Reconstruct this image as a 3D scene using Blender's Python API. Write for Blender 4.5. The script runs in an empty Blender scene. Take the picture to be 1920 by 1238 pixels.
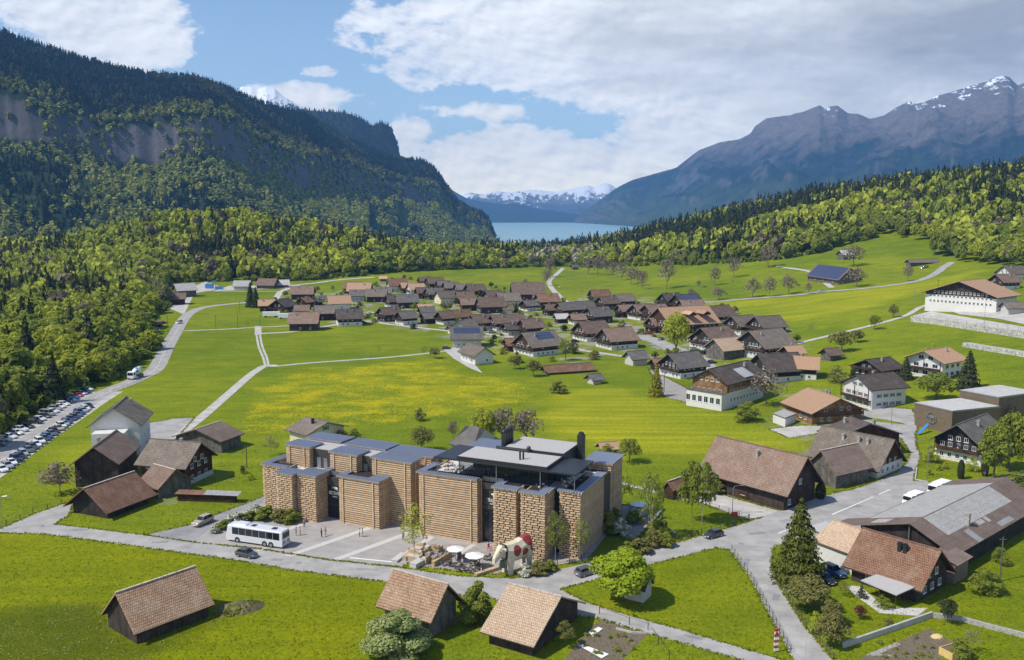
HAZE = 6.2e-5; EXPO = .33
import bpy, bmesh, math, random
import numpy as np
from mathutils import Vector, Matrix
from mathutils.geometry import tessellate_polygon
random.seed(7); rng = np.random.default_rng(11)
SC = bpy.context.scene; COL = SC.collection
R = math.radians
# ------------------------------------------------------------------ camera model
CH, CF = 62.0, 1650.0
PIT = math.atan(219/CF); CP, SP = math.cos(PIT), math.sin(PIT)
def smooth(u): u = np.clip(u, 0, 1); return u*u*(3-2*u)
def T(x, y):
    x = np.asarray(x, float); y = np.asarray(y, float)
    u = (x-88)/14.0
    sp = 14.0*np.where(u > 30, u, np.log1p(np.exp(np.minimum(u, 30))))
    z = .12*np.minimum(sp, 520)*smooth((y-180)/150)
    z = z + 40*smooth((x-50)/450)*smooth((y-600)/350)
    z = z + 50*np.exp(-((x+330)/185)**2-((y-1010)/130)**2)
    far = smooth((y-1250)/1350)
    z = z*(1-far) - 75*far
    return z
_ts = np.concatenate([np.arange(70, 400, 3.), 400*1.012**np.arange(1, 150)])
def ray(px, py):
    v = (619-py)/CF; u = (px-960)/CF
    return u, CP+v*SP, -SP+v*CP
def G(px, py):
    """the point of the ground that shows at a pixel of the 1920 x 1238 photograph"""
    u, dy, dz = ray(px, py)
    g = CH+dz*_ts - T(u*_ts, dy*_ts)
    k = int(np.argmax(g < 0))
    if k == 0: k = len(_ts)-1
    a, b = _ts[k-1], _ts[k]
    for _ in range(22):
        m = (a+b)/2
        if CH+dz*m - float(T(u*m, dy*m)) < 0: b = m
        else: a = m
    return Vector((u*b, dy*b, float(T(u*b, dy*b))))
def PZ(px, py, z):
    u, dy, dz = ray(px, py); t = (z-CH)/dz
    return Vector((u*t, dy*t, z))
def HZ(P, py):
    v = (619-py)/CF
    return CH + P[1]*(-SP+v*CP)/(CP+v*SP)
# ------------------------------------------------------------------ object helpers
def tag(o, label=None, cat=None, group=None, kind=None):
    if label: o['label'] = label
    if cat: o['category'] = cat
    if group: o['group'] = group
    if kind: o['kind'] = kind
    return o
def empty(name, loc, rz=0., label=None, cat=None, group=None):
    o = bpy.data.objects.new(name, None); COL.objects.link(o)
    o.location = loc; o.rotation_euler = (0, 0, rz); o.empty_display_size = .3
    return tag(o, label, cat, group)
def copy_tree(o, parent=None):
    c = o.copy(); COL.objects.link(c); c.parent = parent
    for ch in list(o.children): copy_tree(ch, c)
    return c
class MB:
    def __init__(s): s.v = []; s.f = []; s.m = []; s.M = None
    def _add(s, vs, fs, m=0):
        k = len(s.v)
        if s.M is not None: vs = [tuple(s.M @ Vector(p)) for p in vs]
        s.v.extend(vs); s.f.extend([tuple(i+k for i in f) for f in fs])
        s.m.extend([m]*len(fs) if isinstance(m, int) else m); return s
    def box(s, x0, x1, y0, y1, z0, z1, m=0):
        return s._add([(x0,y0,z0),(x1,y0,z0),(x1,y1,z0),(x0,y1,z0),(x0,y0,z1),(x1,y0,z1),(x1,y1,z1),(x0,y1,z1)],
            [(0,3,2,1),(4,5,6,7),(0,1,5,4),(1,2,6,5),(2,3,7,6),(3,0,4,7)], m)
    def prism(s, pts, z0, z1, m=0):
        n = len(pts); a = sum(pts[i][0]*pts[(i+1)%n][1]-pts[(i+1)%n][0]*pts[i][1] for i in range(n))
        if a < 0: pts = pts[::-1]
        return s._add([(p[0],p[1],z0) for p in pts]+[(p[0],p[1],z1) for p in pts],
            [tuple(range(n))[::-1], tuple(range(n, 2*n))]+[(i,(i+1)%n,n+(i+1)%n,n+i) for i in range(n)], m)
    def quad(s, a, b, c, d, m=0): return s._add([tuple(a),tuple(b),tuple(c),tuple(d)], [(0,1,2,3)], m)
    def slab(s, a, b, c, d, th, m=0):
        """thick quad: a..d is the top, th below it"""
        n = (Vector(b)-Vector(a)).cross(Vector(d)-Vector(a)).normalized()
        if n.z < 0: n = -n
        lo = [tuple(Vector(p)-n*th) for p in (a,b,c,d)]; hi = [tuple(p) for p in (a,b,c,d)]
        return s._add(hi+lo, [(0,1,2,3),(7,6,5,4),(0,4,5,1),(1,5,6,2),(2,6,7,3),(3,7,4,0)], m)
    def tube(s, p0, p1, r0, r1=None, n=8, m=0, cap=True):
        r1 = r0 if r1 is None else r1
        p0, p1 = Vector(p0), Vector(p1); d = (p1-p0)
        if d.length < 1e-6: return s
        d.normalize(); a = d.orthogonal().normalized(); b = d.cross(a)
        vs = [tuple(p0+(a*math.cos(2*math.pi*i/n)+b*math.sin(2*math.pi*i/n))*r0) for i in range(n)]
        vs += [tuple(p1+(a*math.cos(2*math.pi*i/n)+b*math.sin(2*math.pi*i/n))*r1) for i in range(n)]
        fs = [(i,(i+1)%n,n+(i+1)%n,n+i) for i in range(n)]
        if cap: fs += [tuple(range(n))[::-1], tuple(range(n,2*n))]
        return s._add(vs, fs, m)
    def lathe(s, prof, n=12, c=(0,0,0), m=0):
        vs = []; fs = []
        for r, z in prof:
            for i in range(n): vs.append((c[0]+r*math.cos(2*math.pi*i/n), c[1]+r*math.sin(2*math.pi*i/n), c[2]+z))
        for k in range(len(prof)-1):
            for i in range(n): fs.append((k*n+i, k*n+(i+1)%n, (k+1)*n+(i+1)%n, (k+1)*n+i))
        return s._add(vs, fs, m)
    def loft(s, rings, m=0, cap=True):
        n = len(rings[0]); vs = [p for r_ in rings for p in r_]; fs = []
        for k in range(len(rings)-1):
            for i in range(n): fs.append((k*n+i, k*n+(i+1)%n, (k+1)*n+(i+1)%n, (k+1)*n+i))
        if cap: fs += [tuple(range(n))[::-1], tuple(range((len(rings)-1)*n, len(rings)*n))]
        return s._add(vs, fs, m)
    def blob(s, c, r, m=0, n=8, k=6, j=.0):
        vs = [(c[0],c[1],c[2]-r[2])]; fs = []
        for a in range(1, k):
            th = math.pi*a/k
            for i in range(n):
                q = 1+random.uniform(-j, j)
                vs.append((c[0]+r[0]*q*math.sin(th)*math.cos(2*math.pi*i/n), c[1]+r[1]*q*math.sin(th)*math.sin(2*math.pi*i/n), c[2]-r[2]*q*math.cos(th)))
        vs.append((c[0],c[1],c[2]+r[2])); e = len(vs)-1
        for i in range(n): fs.append((0, 1+(i+1)%n, 1+i)); fs.append((e, e-n+i, e-n+(i+1)%n))
        for a in range(k-2):
            for i in range(n): fs.append((1+a*n+i, 1+a*n+(i+1)%n, 1+(a+1)*n+(i+1)%n, 1+(a+1)*n+i))
        return s._add(vs, fs, m)
    def mesh(s, name, mats, sm=False):
        me = bpy.data.meshes.new(name); me.from_pydata(s.v, [], s.f)
        for k in (mats if isinstance(mats, (list, tuple)) else [mats]): me.materials.append(k)
        me.polygons.foreach_set('material_index', s.m)
        if sm: me.polygons.foreach_set('use_smooth', [True]*len(s.f))
        uvl = me.uv_layers.new(name='UVMap'); uv = []
        V = s.v
        for p in me.polygons:
            n = p.normal
            if abs(n.z) > .999: u = Vector((1,0,0)); w = Vector((0,1,0))
            else:
                u = Vector((-n.y, n.x, 0)).normalized(); w = n.cross(u)
                if w.z < 0: w = -w
            for vi in p.vertices:
                q = V[vi]; uv.append(q[0]*u.x+q[1]*u.y+q[2]*u.z); uv.append(q[0]*w.x+q[1]*w.y+q[2]*w.z)
        uvl.data.foreach_set('uv', uv)
        me.update(); return me
    def build(s, name, mats, parent=None, loc=(0,0,0), rz=0., sm=False):
        return link(name, s.mesh(name, mats, sm), parent, loc, rz)
def link(name, me, parent=None, loc=(0,0,0), rz=0.):
    o = bpy.data.objects.new(name, me); COL.objects.link(o)
    o.location = loc; o.rotation_euler = (0,0,rz); o.parent = parent
    return o
# ------------------------------------------------------------------ materials
def _new(name):
    m = bpy.data.materials.new(name); m.use_nodes = True
    nt = m.node_tree; b = nt.nodes['Principled BSDF']
    return m, nt, b, nt.nodes, nt.links
def _noise(N, L, scale, detail=3., vec=None, rough=.55, dim='3D'):
    n = N.new('ShaderNodeTexNoise'); n.inputs['Scale'].default_value = scale; n.inputs['Detail'].default_value = detail
    n.inputs['Roughness'].default_value = rough
    if vec is not None: L.new(vec, n.inputs['Vector'])
    return n
def _ramp(N, L, fac, stops):
    r = N.new('ShaderNodeValToRGB'); e = r.color_ramp.elements
    while len(e) < len(stops): e.new(.5)
    for k, (p, c) in zip(e, stops): k.position = p; k.color = (*c, 1)
    L.new(fac, r.inputs['Fac']); return r
def _mix(N, L, fac, a, b, mode='MIX'):
    m = N.new('ShaderNodeMix'); m.data_type = 'RGBA'; m.blend_type = mode
    for sock, v in ((m.inputs['Factor'], fac), (m.inputs['A'], a), (m.inputs['B'], b)):
        if isinstance(v, (int, float)): sock.default_value = v
        elif isinstance(v, tuple): sock.default_value = (*v, 1)
        else: L.new(v, sock)
    return m.outputs['Result']
def _math(N, L, op, a, b=0.):
    m = N.new('ShaderNodeMath'); m.operation = op
    for i, v in enumerate((a, b)):
        if isinstance(v, (int, float)): m.inputs[i].default_value = v
        else: L.new(v, m.inputs[i])
    return m.outputs[0]
def _bump(N, L, b, h, st=.4, d=.05):
    q = N.new('ShaderNodeBump'); q.inputs['Strength'].default_value = st; q.inputs['Distance'].default_value = d
    L.new(h, q.inputs['Height']); L.new(q.outputs[0], b.inputs['Normal'])
def sc(c, k): return tuple(min(1, x*k) for x in c)
def plain(name, c, rough=.6, metal=0., var=.12, scale=1.5, bump=0., spec=.4):
    m, nt, b, N, L = _new(name); tc = N.new('ShaderNodeTexCoord')
    n = _noise(N, L, scale, 5, tc.outputs['Object'])
    r = _ramp(N, L, n.outputs['Fac'], [(.3, sc(c, 1-var)), (.7, sc(c, 1+var))])
    L.new(r.outputs[0], b.inputs['Base Color'])
    b.inputs['Roughness'].default_value = rough; b.inputs['Metallic'].default_value = metal
    b.inputs['Specular IOR Level'].default_value = spec
    if bump: _bump(N, L, b, n.outputs['Fac'], bump, .1)
    return m
def tiled(name, c1, c2, moss=(.3,.28,.24), w=.30, h=.44, mossamt=.35, mort=.06, rough=.85, dark=.3, patch=.35):
    """roof tiles laid out in metres: courses, single tiles that differ, weathered patches"""
    m, nt, b, N, L = _new(name); uv = N.new('ShaderNodeUVMap').outputs[0]
    br = N.new('ShaderNodeTexBrick'); L.new(uv, br.inputs['Vector'])
    br.inputs['Scale'].default_value = 1; br.inputs['Brick Width'].default_value = w; br.inputs['Row Height'].default_value = h
    br.inputs['Mortar Size'].default_value = mort; br.inputs['Mortar Smooth'].default_value = .6; br.inputs['Bias'].default_value = -.1
    br.inputs['Color1'].default_value = (*c1, 1); br.inputs['Color2'].default_value = (*c2, 1); br.inputs['Mortar'].default_value = (*sc(c1, dark), 1)
    oi = N.new('ShaderNodeObjectInfo')
    n1 = _noise(N, L, patch, 6, uv, .65); n2 = _noise(N, L, 3.2, 4, uv, .7)
    f = _ramp(N, L, n1.outputs['Fac'], [(.45, (0,0,0)), (.7, (1,1,1))])
    f2 = _math(N, L, 'MULTIPLY', f.outputs[0], mossamt)
    col = _mix(N, L, f2, br.outputs['Color'], moss)
    sp = _ramp(N, L, n2.outputs['Fac'], [(.3, (.55,.55,.55)), (.6, (1,1,1)), (.78, (1.45,1.4,1.3))])
    col = _mix(N, L, 1., col, sp.outputs[0], 'MULTIPLY')
    var = _math(N, L, 'ADD', _math(N, L, 'MULTIPLY', oi.outputs['Random'], .35), .83)
    cmb = N.new('ShaderNodeCombineColor')
    for i in range(3): L.new(var, cmb.inputs[i])
    col = _mix(N, L, 1., col, cmb.outputs[0], 'MULTIPLY')
    L.new(col, b.inputs['Base Color']); b.inputs['Roughness'].default_value = rough; b.inputs['Specular IOR Level'].default_value = .25
    _bump(N, L, b, br.outputs['Fac'], -.9 if False else .6, .04)
    nt.nodes['Bump'].invert = True
    return m
def planks(name, c1, c2, w=.2, vert=True, rough=.8, stain=.5):
    m, nt, b, N, L = _new(name); uv = N.new('ShaderNodeUVMap').outputs[0]
    mp = N.new('ShaderNodeMapping'); L.new(uv, mp.inputs['Vector'])
    if vert: mp.inputs['Rotation'].default_value = (0, 0, R(90))
    br = N.new('ShaderNodeTexBrick'); L.new(mp.outputs[0], br.inputs['Vector'])
    br.inputs['Scale'].default_value = 1; br.inputs['Brick Width'].default_value = 4.2; br.inputs['Row Height'].default_value = w
    br.inputs['Mortar Size'].default_value = .02; br.inputs['Color1'].default_value = (*c1, 1); br.inputs['Color2'].default_value = (*c2, 1)
    br.inputs['Mortar'].default_value = (*sc(c1, .3), 1)
    n1 = _noise(N, L, .5, 5, uv, .65)
    f = _ramp(N, L, n1.outputs['Fac'], [(.35, (1-stain,)*3), (.65, (1+stain*.5,)*3)])
    col = _mix(N, L, 1., br.outputs['Color'], f.outputs[0], 'MULTIPLY')
    L.new(col, b.inputs['Base Color']); b.inputs['Roughness'].default_value = rough; b.inputs['Specular IOR Level'].default_value = .2
    _bump(N, L, b, br.outputs['Fac'], .4, .02); nt.nodes['Bump'].invert = True
    return m
def glassy(name, c=(.02,.03,.04), rough=.08):
    m, nt, b, N, L = _new(name); b.inputs['Base Color'].default_value = (*c, 1)
    b.inputs['Roughness'].default_value = rough; b.inputs['Specular IOR Level'].default_value = .6
    return m
def paint(name, c, rough=.3, metal=.0, coat=.6):
    m, nt, b, N, L = _new(name); tc = N.new('ShaderNodeTexCoord'); n = _noise(N, L, 3, 3, tc.outputs['Object'])
    r = _ramp(N, L, n.outputs['Fac'], [(.3, sc(c,.9)), (.7, sc(c,1.08))]); L.new(r.outputs[0], b.inputs['Base Color'])
    b.inputs['Roughness'].default_value = rough; b.inputs['Metallic'].default_value = metal
    b.inputs['Coat Weight'].default_value = coat; b.inputs['Coat Roughness'].default_value = .08
    return m
def leafmat(name, dark, light, hue2=None, trans=.25):
    """leaves: every leaf clump and every plant a little different"""
    m, nt, b, N, L = _new(name); g = N.new('ShaderNodeNewGeometry'); oi = N.new('ShaderNodeObjectInfo')
    a = _ramp(N, L, g.outputs['Random Per Island'], [(0., dark), (1., light)])
    col = a.outputs[0]
    if hue2: col = _mix(N, L, _math(N, L, 'MULTIPLY', oi.outputs['Random'], .75), col, hue2)
    L.new(col, b.inputs['Base Color']); b.inputs['Roughness'].default_value = .6; b.inputs['Specular IOR Level'].default_value = .15
    tr = N.new('ShaderNodeBsdfTranslucent'); L.new(col, tr.inputs['Color'])
    mx = N.new('ShaderNodeMixShader'); mx.inputs[0].default_value = trans
    L.new(b.outputs[0], mx.inputs[1]); L.new(tr.outputs[0], mx.inputs[2]); L.new(mx.outputs[0], N['Material Output'].inputs['Surface'])
    return m
def colmat(name, trans=.2, k=1.):
    m, nt, b, N, L = _new(name); at = N.new('ShaderNodeAttribute'); at.attribute_name = 'col'
    g = N.new('ShaderNodeNewGeometry')
    r = _ramp(N, L, g.outputs['Random Per Island'], [(0., (.62*k,)*3), (1., (1.35*k,)*3)])
    col = _mix(N, L, 1., at.outputs['Color'], r.outputs[0], 'MULTIPLY')
    L.new(col, b.inputs['Base Color']); b.inputs['Roughness'].default_value = .7; b.inputs['Specular IOR Level'].default_value = .1
    tr = N.new('ShaderNodeBsdfTranslucent'); L.new(col, tr.inputs['Color'])
    mx = N.new('ShaderNodeMixShader'); mx.inputs[0].default_value = trans
    L.new(b.outputs[0], mx.inputs[1]); L.new(tr.outputs[0], mx.inputs[2]); L.new(mx.outputs[0], N['Material Output'].inputs['Surface'])
    return m
K = {}
K['tile_brown'] = tiled('tile_brown', (.26,.17,.125), (.19,.13,.10), (.34,.28,.225))
K['tile_near'] = tiled('tile_near', (.56,.35,.22), (.40,.24,.15), (.60,.48,.34), mossamt=.4)
K['tile_rust'] = tiled('tile_rust', (.36,.19,.115), (.27,.14,.09), (.46,.34,.25))
K['tile_tan'] = tiled('tile_tan', (.68,.49,.33), (.56,.39,.26), (.66,.55,.42), mossamt=.3, dark=.45)
K['tile_orange'] = tiled('tile_orange', (.62,.38,.24), (.55,.33,.20), (.58,.42,.29), mossamt=.2, dark=.6)
K['tile_dark'] = tiled('tile_dark', (.155,.118,.098), (.11,.088,.076), (.25,.215,.185))
K['tile_grey'] = tiled('tile_grey', (.23,.205,.185), (.17,.155,.14), (.33,.30,.26))
K['tile_greybrown'] = tiled('tile_greybrown', (.29,.235,.19), (.21,.17,.14), (.38,.34,.26))
K['tile_mid'] = tiled('tile_mid', (.37,.245,.18), (.28,.185,.14), (.42,.34,.27))
K['sheet_brown'] = tiled('sheet_brown', (.24,.17,.135), (.19,.135,.11), (.34,.29,.25), w=2.4, h=1.6, mort=.03, dark=.8)
K['sheet_white'] = tiled('sheet_white', (.55,.53,.50), (.47,.45,.42), (.38,.36,.33), w=1.2, h=1.2, mort=.025, dark=.7)
K['sheet_grey'] = tiled('sheet_grey', (.42,.42,.42), (.36,.36,.36), (.3,.29,.28), w=.8, h=3, mort=.03, dark=.7)
K['timber_dark'] = planks('timber_dark', (.085,.062,.05), (.05,.038,.032), .26)
K['timber_black'] = planks('timber_black', (.055,.045,.04), (.034,.029,.027), .26)
K['timber_brown'] = planks('timber_brown', (.10,.052,.028), (.07,.036,.02), .22, False)
K['timber_red'] = planks('timber_red', (.12,.045,.026), (.085,.033,.021), .2, False)
K['timber_grey'] = planks('timber_grey', (.21,.19,.165), (.13,.115,.10), .26)
K['timber_gold'] = planks('timber_gold', (.34,.19,.085), (.27,.145,.065), .22, False)
K['timber_fresh'] = planks('timber_fresh', (.60,.43,.255), (.50,.35,.20), .3, False, stain=.15)
K['larch_modern'] = planks('larch_modern', (.24,.18,.12), (.19,.14,.095), .14, False, stain=.15)
K['plaster_white'] = plain('plaster_white', (.66,.64,.60), .8, var=.06, bump=.05)
K['plaster_cream'] = plain('plaster_cream', (.66,.61,.40), .8, var=.05)
K['plaster_grey'] = plain('plaster_grey', (.50,.48,.44), .8, var=.08)
K['concrete'] = plain('concrete', (.42,.41,.39), .85, var=.12, scale=.8)
K['stone'] = plain('stone', (.36,.34,.31), .9, var=.35, scale=3, bump=.5)
K['metal_dark'] = plain('metal_dark', (.035,.037,.042), .45, .3, var=.1)
K['metal_grey'] = plain('metal_grey', (.30,.31,.33), .4, .6, var=.08)
K['white'] = plain('white', (.82,.82,.82), .5, var=.03)
K['glass'] = glassy('glass')
K['glass_car'] = glassy('glass_car', (.015,.018,.022), .04)
K['solar'] = tiled('solar', (.05,.06,.11), (.06,.07,.13), (.07,.08,.14), w=1.0, h=1.7, mort=.05, rough=.25, dark=3.2)
K['tyre'] = plain('tyre', (.02,.02,.02), .8)
K['rim'] = plain('rim', (.45,.45,.46), .35, .7)
K['lamp_red'] = plain('lamp_red', (.5,.02,.02), .3)
K['lamp_clear'] = plain('lamp_clear', (.8,.8,.78), .15)
K['bark'] = plain('bark', (.12,.095,.075), .9, var=.3, scale=6)
K['twig'] = plain('twig', (.17,.13,.105), .9, var=.3, scale=3)
K['birch'] = plain('birch', (.42,.38,.33), .8, var=.35, scale=6)
K['soil'] = plain('soil', (.155,.12,.085), .95, var=.3, scale=2.5, bump=.5)
K['zinc'] = plain('zinc', (.29,.32,.40), .5, .1, var=.06)
K['gravel_roof'] = plain('gravel_roof', (.42,.40,.385), .95, var=.22, scale=9, bump=.3)
# ------------------------------------------------------------------ noise in numpy
def _hash(ix, iy, s):
    h = (ix.astype(np.int64)*374761393 + iy.astype(np.int64)*668265263 + s*974634777) & 0xffffffff
    h = ((h ^ (h >> 13))*1274126177) & 0xffffffff
    return ((h ^ (h >> 16)) & 0xffff)/65535.
def vnoise(x, y, s=0):
    ix, iy = np.floor(x), np.floor(y); fx, fy = x-ix, y-iy
    fx = fx*fx*(3-2*fx); fy = fy*fy*(3-2*fy)
    a, b, c, d = _hash(ix, iy, s), _hash(ix+1, iy, s), _hash(ix, iy+1, s), _hash(ix+1, iy+1, s)
    return (a*(1-fx)+b*fx)*(1-fy)+(c*(1-fx)+d*fx)*fy
def fbm(x, y, o=5, s=0, ridge=False):
    t = 0; a = .5; n = 0
    for k in range(o):
        q = vnoise(x*2**k, y*2**k, s+k)
        if ridge: q = 1-np.abs(2*q-1)
        t = t+a*q; n += a; a *= .5
    return t/n
def inpoly(x, y, P):
    c = np.zeros(np.shape(x), bool); n = len(P)
    for i in range(n):
        (x1, y1), (x2, y2) = P[i][:2], P[(i+1) % n][:2]
        if y1 == y2: continue
        c ^= ((y1 > y) != (y2 > y)) & (x < (x2-x1)*(y-y1)/(y2-y1)+x1)
    return c
def sdist(x, y, P):
    d = np.full(np.shape(x), 1e9); n = len(P)
    for i in range(n):
        (x1, y1), (x2, y2) = P[i][:2], P[(i+1) % n][:2]
        ex, ey = x2-x1, y2-y1; q = np.clip(((x-x1)*ex+(y-y1)*ey)/(ex*ex+ey*ey+1e-9), 0, 1)
        d = np.minimum(d, np.hypot(x-x1-q*ex, y-y1-q*ey))
    return np.where(inpoly(x, y, P), d, -d)
def gp(pts): return [tuple(G(*p)[:2]) for p in pts]
# ------------------------------------------------------------------ the ground sheet
def axis(segs):
    out = []
    for a, b, st in segs: out.extend(np.arange(a, b, st))
    out.append(segs[-1][1]); return np.array(out)
gx = axis([(-6000,-1500,250),(-1500,-500,40),(-500,-150,6),(-150,150,2.),(150,520,5),(520,1500,40),(1500,7000,250)])
gy = axis([(-60,90,15),(90,260,1.6),(260,520,3.2),(520,900,5),(900,1300,12),(1300,2800,60),(2800,3400,200)])
X, Y = np.meshgrid(gx, gy); Zg = T(X, Y)
nx, ny = len(gx), len(gy)
def grid_mesh(name, X, Y, Z, sm=True):
    ny, nx = X.shape; me = bpy.data.meshes.new(name)
    co = np.stack([X, Y, Z], -1).reshape(-1, 3)
    idx = np.arange(nx*ny).reshape(ny, nx)
    q = np.stack([idx[:-1,:-1], idx[:-1,1:], idx[1:,1:], idx[1:,:-1]], -1).reshape(-1, 4)
    raw_mesh(me, co, q, sm); return me
def raw_mesh(me, co, q, sm=False):
    me.vertices.add(len(co)); me.vertices.foreach_set('co', co.astype(np.float32).ravel())
    me.loops.add(q.size); me.loops.foreach_set('vertex_index', q.astype(np.int32).ravel())
    me.polygons.add(len(q)); me.polygons.foreach_set('loop_start', np.arange(0, q.size, 4, dtype=np.int32))
    me.polygons.foreach_set('loop_total', np.full(len(q), 4, np.int32))
    if sm: me.polygons.foreach_set('use_smooth', np.ones(len(q), bool))
    me.update(calc_edges=True)
def attr(me, name, vals):
    a = me.attributes.new(name, 'FLOAT', 'POINT'); a.data.foreach_set('value', np.asarray(vals, np.float32).ravel())
def cattr(me, name, c):
    a = me.attributes.new(name, 'FLOAT_COLOR', 'POINT')
    a.data.foreach_set('color', np.concatenate([c, np.ones((len(c), 1))], 1).astype(np.float32).ravel())
fields = dict(
 yel=[([(400,808),(470,735),(515,697),(560,692),(700,680),(835,668),(870,695),(985,715),(1040,742),(960,765),(850,788),(720,800),(640,810),(520,830)], 9, 1.),
      ([(820,522),(1010,506),(1020,516),(860,540)], 8, .8), ([(400,556),(455,548),(460,600),(352,598),(372,580)], 8, .5),
      ([(460,860),(500,848),(490,915),(470,905)], 4, .5), ([(1150,860),(1290,880),(1240,930),(1130,900)], 6, .35),
      ([(1620,655),(1700,620),(1830,650),(1810,690),(1700,690)], 9, .3), ([(1830,690),(1920,680),(1920,720),(1860,715)], 5, .5),
      ([(820,1238),(930,1195),(1000,1238)], 3, .45), ([(1270,1060),(1340,1040),(1400,1200),(1300,1170)], 6, .28)],
 lime=[([(1040,745),(1120,722),(1230,745),(1350,775),(1490,812),(1500,835),(1420,850),(1310,850),(1200,850),(1120,835),(1010,790)], 6, 1.),
       ([(1300,570),(1500,556),(1700,533),(1810,512),(1850,505),(1760,540),(1640,575),(1500,600),(1350,600)], 6, .9),
       ([(1078,605),(1200,622),(1060,660),(1010,640)], 5, .5),([(980,650),(940,690),(900,668),(935,640)], 4, .5)],
 rich=[([(-80,995),(80,1001),(250,1024),(450,1050),(720,1092),(700,1160),(640,1250),(-100,1250)], 2.5, 1.),
       ([(1230,1058),(1345,1027),(1406,1085),(1480,1228),(1390,1215),(1110,1135)], 2, .55),
       ([(1600,1040),(1930,1040),(1930,1250),(1600,1250)], 3, .6)],
 yard=[([(490,575),(560,548),(650,545),(720,528),(880,535),(1000,560),(1060,565),(1110,550),(1320,565),(1470,615),(1490,650),(1420,720),(1320,735),(1300,700),(1180,665),(1060,680),(960,665),(880,640),(700,603),(570,608)], 7, 1.),([(1440,790),(1480,720),(1700,740),(1700,830),(1520,860)], 4, .5),([(190,850),(300,790),(420,850),(410,930),(290,960),(180,950)], 3, .35)],
 daisy=[([(-60,1160),(100,1130),(190,1118),(235,1170),(262,1208),(420,1150),(430,1158),(240,1250),(-60,1250)], 3, 1.)])
me = grid_mesh('ground', X, Y, Zg)
for nm, L_ in fields.items():
    tot = np.zeros_like(X)
    near = (Y > 80) & (Y < 1150) & (np.abs(X) < 700)
    for pts, soft, w in L_:
        P = gp(pts); d = np.full_like(X, -99.); d[near] = sdist(X[near], Y[near], P)
        d = d + (fbm(X/9+3, Y/9, 4, 5)-.5)*soft*2.2
        tot = np.maximum(tot, w*smooth(.5+d/(2*soft)))
    attr(me, nm, tot)
def ground_material():
    m, nt, b, N, L = _new('meadow'); tc = N.new('ShaderNodeTexCoord'); P = tc.outputs['Object']
    def A(n): a = N.new('ShaderNodeAttribute'); a.attribute_name = n; return a.outputs['Fac']
    big = _noise(N, L, .012, 5, P, .6); mid = _noise(N, L, .09, 6, P, .65); fine = _noise(N, L, 1.1, 6, P, .75); vf = _noise(N, L, 5., 3, P, .7)
    base = _ramp(N, L, mid.outputs['Fac'], [(.25, (.125,.175,.006)), (.5, (.175,.220,.008)), (.75, (.235,.262,.014))]).outputs[0]
    rich = _ramp(N, L, mid.outputs['Fac'], [(.2, (.165,.195,.001)), (.8, (.245,.255,.002))]).outputs[0]
    mp = N.new('ShaderNodeMapping'); L.new(P, mp.inputs['Vector']); mp.inputs['Rotation'].default_value = (0,0,R(20)); mp.inputs['Scale'].default_value = (.02,.3,.1)
    stripe = _noise(N, L, 1., 4, mp.outputs[0], .6)
    lime = _ramp(N, L, stripe.outputs['Fac'], [(.3, (.235,.262,.008)), (.55, (.30,.310,.012)), (.75, (.37,.35,.03))]).outputs[0]
    col = _mix(N, L, A('rich'), base, rich); col = _mix(N, L, A('lime'), col, lime)
    col = _mix(N, L, .8, col, _ramp(N, L, stripe.outputs['Fac'], [(.35, (.84,.88,.86)), (.62, (1.10,1.07,1.04))]).outputs[0], 'MULTIPLY')
    # tufts
    tf = _ramp(N, L, fine.outputs['Fac'], [(.28, (.38,.46,.38)), (.5, (1,1,1)), (.74, (1.6,1.5,1.35))])
    col = _mix(N, L, .75, col, tf.outputs[0], 'MULTIPLY')
    tv = _ramp(N, L, vf.outputs['Fac'], [(.32, (.40,.48,.38)), (.68, (1.55,1.46,1.35))]); col = _mix(N, L, .8, col, tv.outputs[0], 'MULTIPLY')
    bt = _ramp(N, L, big.outputs['Fac'], [(.35, (.70,.80,.78)), (.65, (1.15,1.08,1.0))]); col = _mix(N, L, 1., col, bt.outputs[0], 'MULTIPLY')
    # daisies: darker sward with pale heads
    col = _mix(N, L, _math(N, L, 'MULTIPLY', A('daisy'), .8), col, _mix(N, L, mid.outputs['Fac'], (.035,.058,.0), (.085,.105,.002)))
    w1 = _noise(N, L, 3.6, 2, P, .5); wf = _ramp(N, L, w1.outputs['Fac'], [(.62, (0,0,0)), (.68, (1,1,1))])
    patch = _ramp(N, L, _noise(N, L, .35, 4, P, .6).outputs['Fac'], [(.42, (.15,)*3), (.62, (1,1,1))])
    f = _math(N, L, 'MULTIPLY', _math(N, L, 'MULTIPLY', wf.outputs[0], patch.outputs[0]), _math(N, L, 'ADD', _math(N, L, 'MULTIPLY', A('daisy'), .75), .10))
    col = _mix(N, L, f, col, (.55,.55,.33))
    yn = _noise(N, L, .085, 5, P, .7); yr = _ramp(N, L, yn.outputs['Fac'], [(.50, (0,0,0)), (.56, (1,1,1))])
    col = _mix(N, L, _math(N, L, 'MULTIPLY', yr.outputs[0], A('yard')), col, _mix(N, L, fine.outputs['Fac'], (.18,.16,.11), (.42,.39,.34)))
    # dandelions: drifts of yellow
    mp2 = N.new('ShaderNodeMapping'); L.new(P, mp2.inputs['Vector']); mp2.inputs['Scale'].default_value = (.7, 1.1, 1)
    y1 = _noise(N, L, .11, 8, mp2.outputs[0], .74); y2 = _noise(N, L, 1.1, 4, P, .8)
    s = _math(N, L, 'ADD', _math(N, L, 'MULTIPLY', y1.outputs['Fac'], .55), _math(N, L, 'MULTIPLY', y2.outputs['Fac'], .45))
    s = _math(N, L, 'ADD', s, _math(N, L, 'MULTIPLY', A('yel'), .19))
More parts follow.
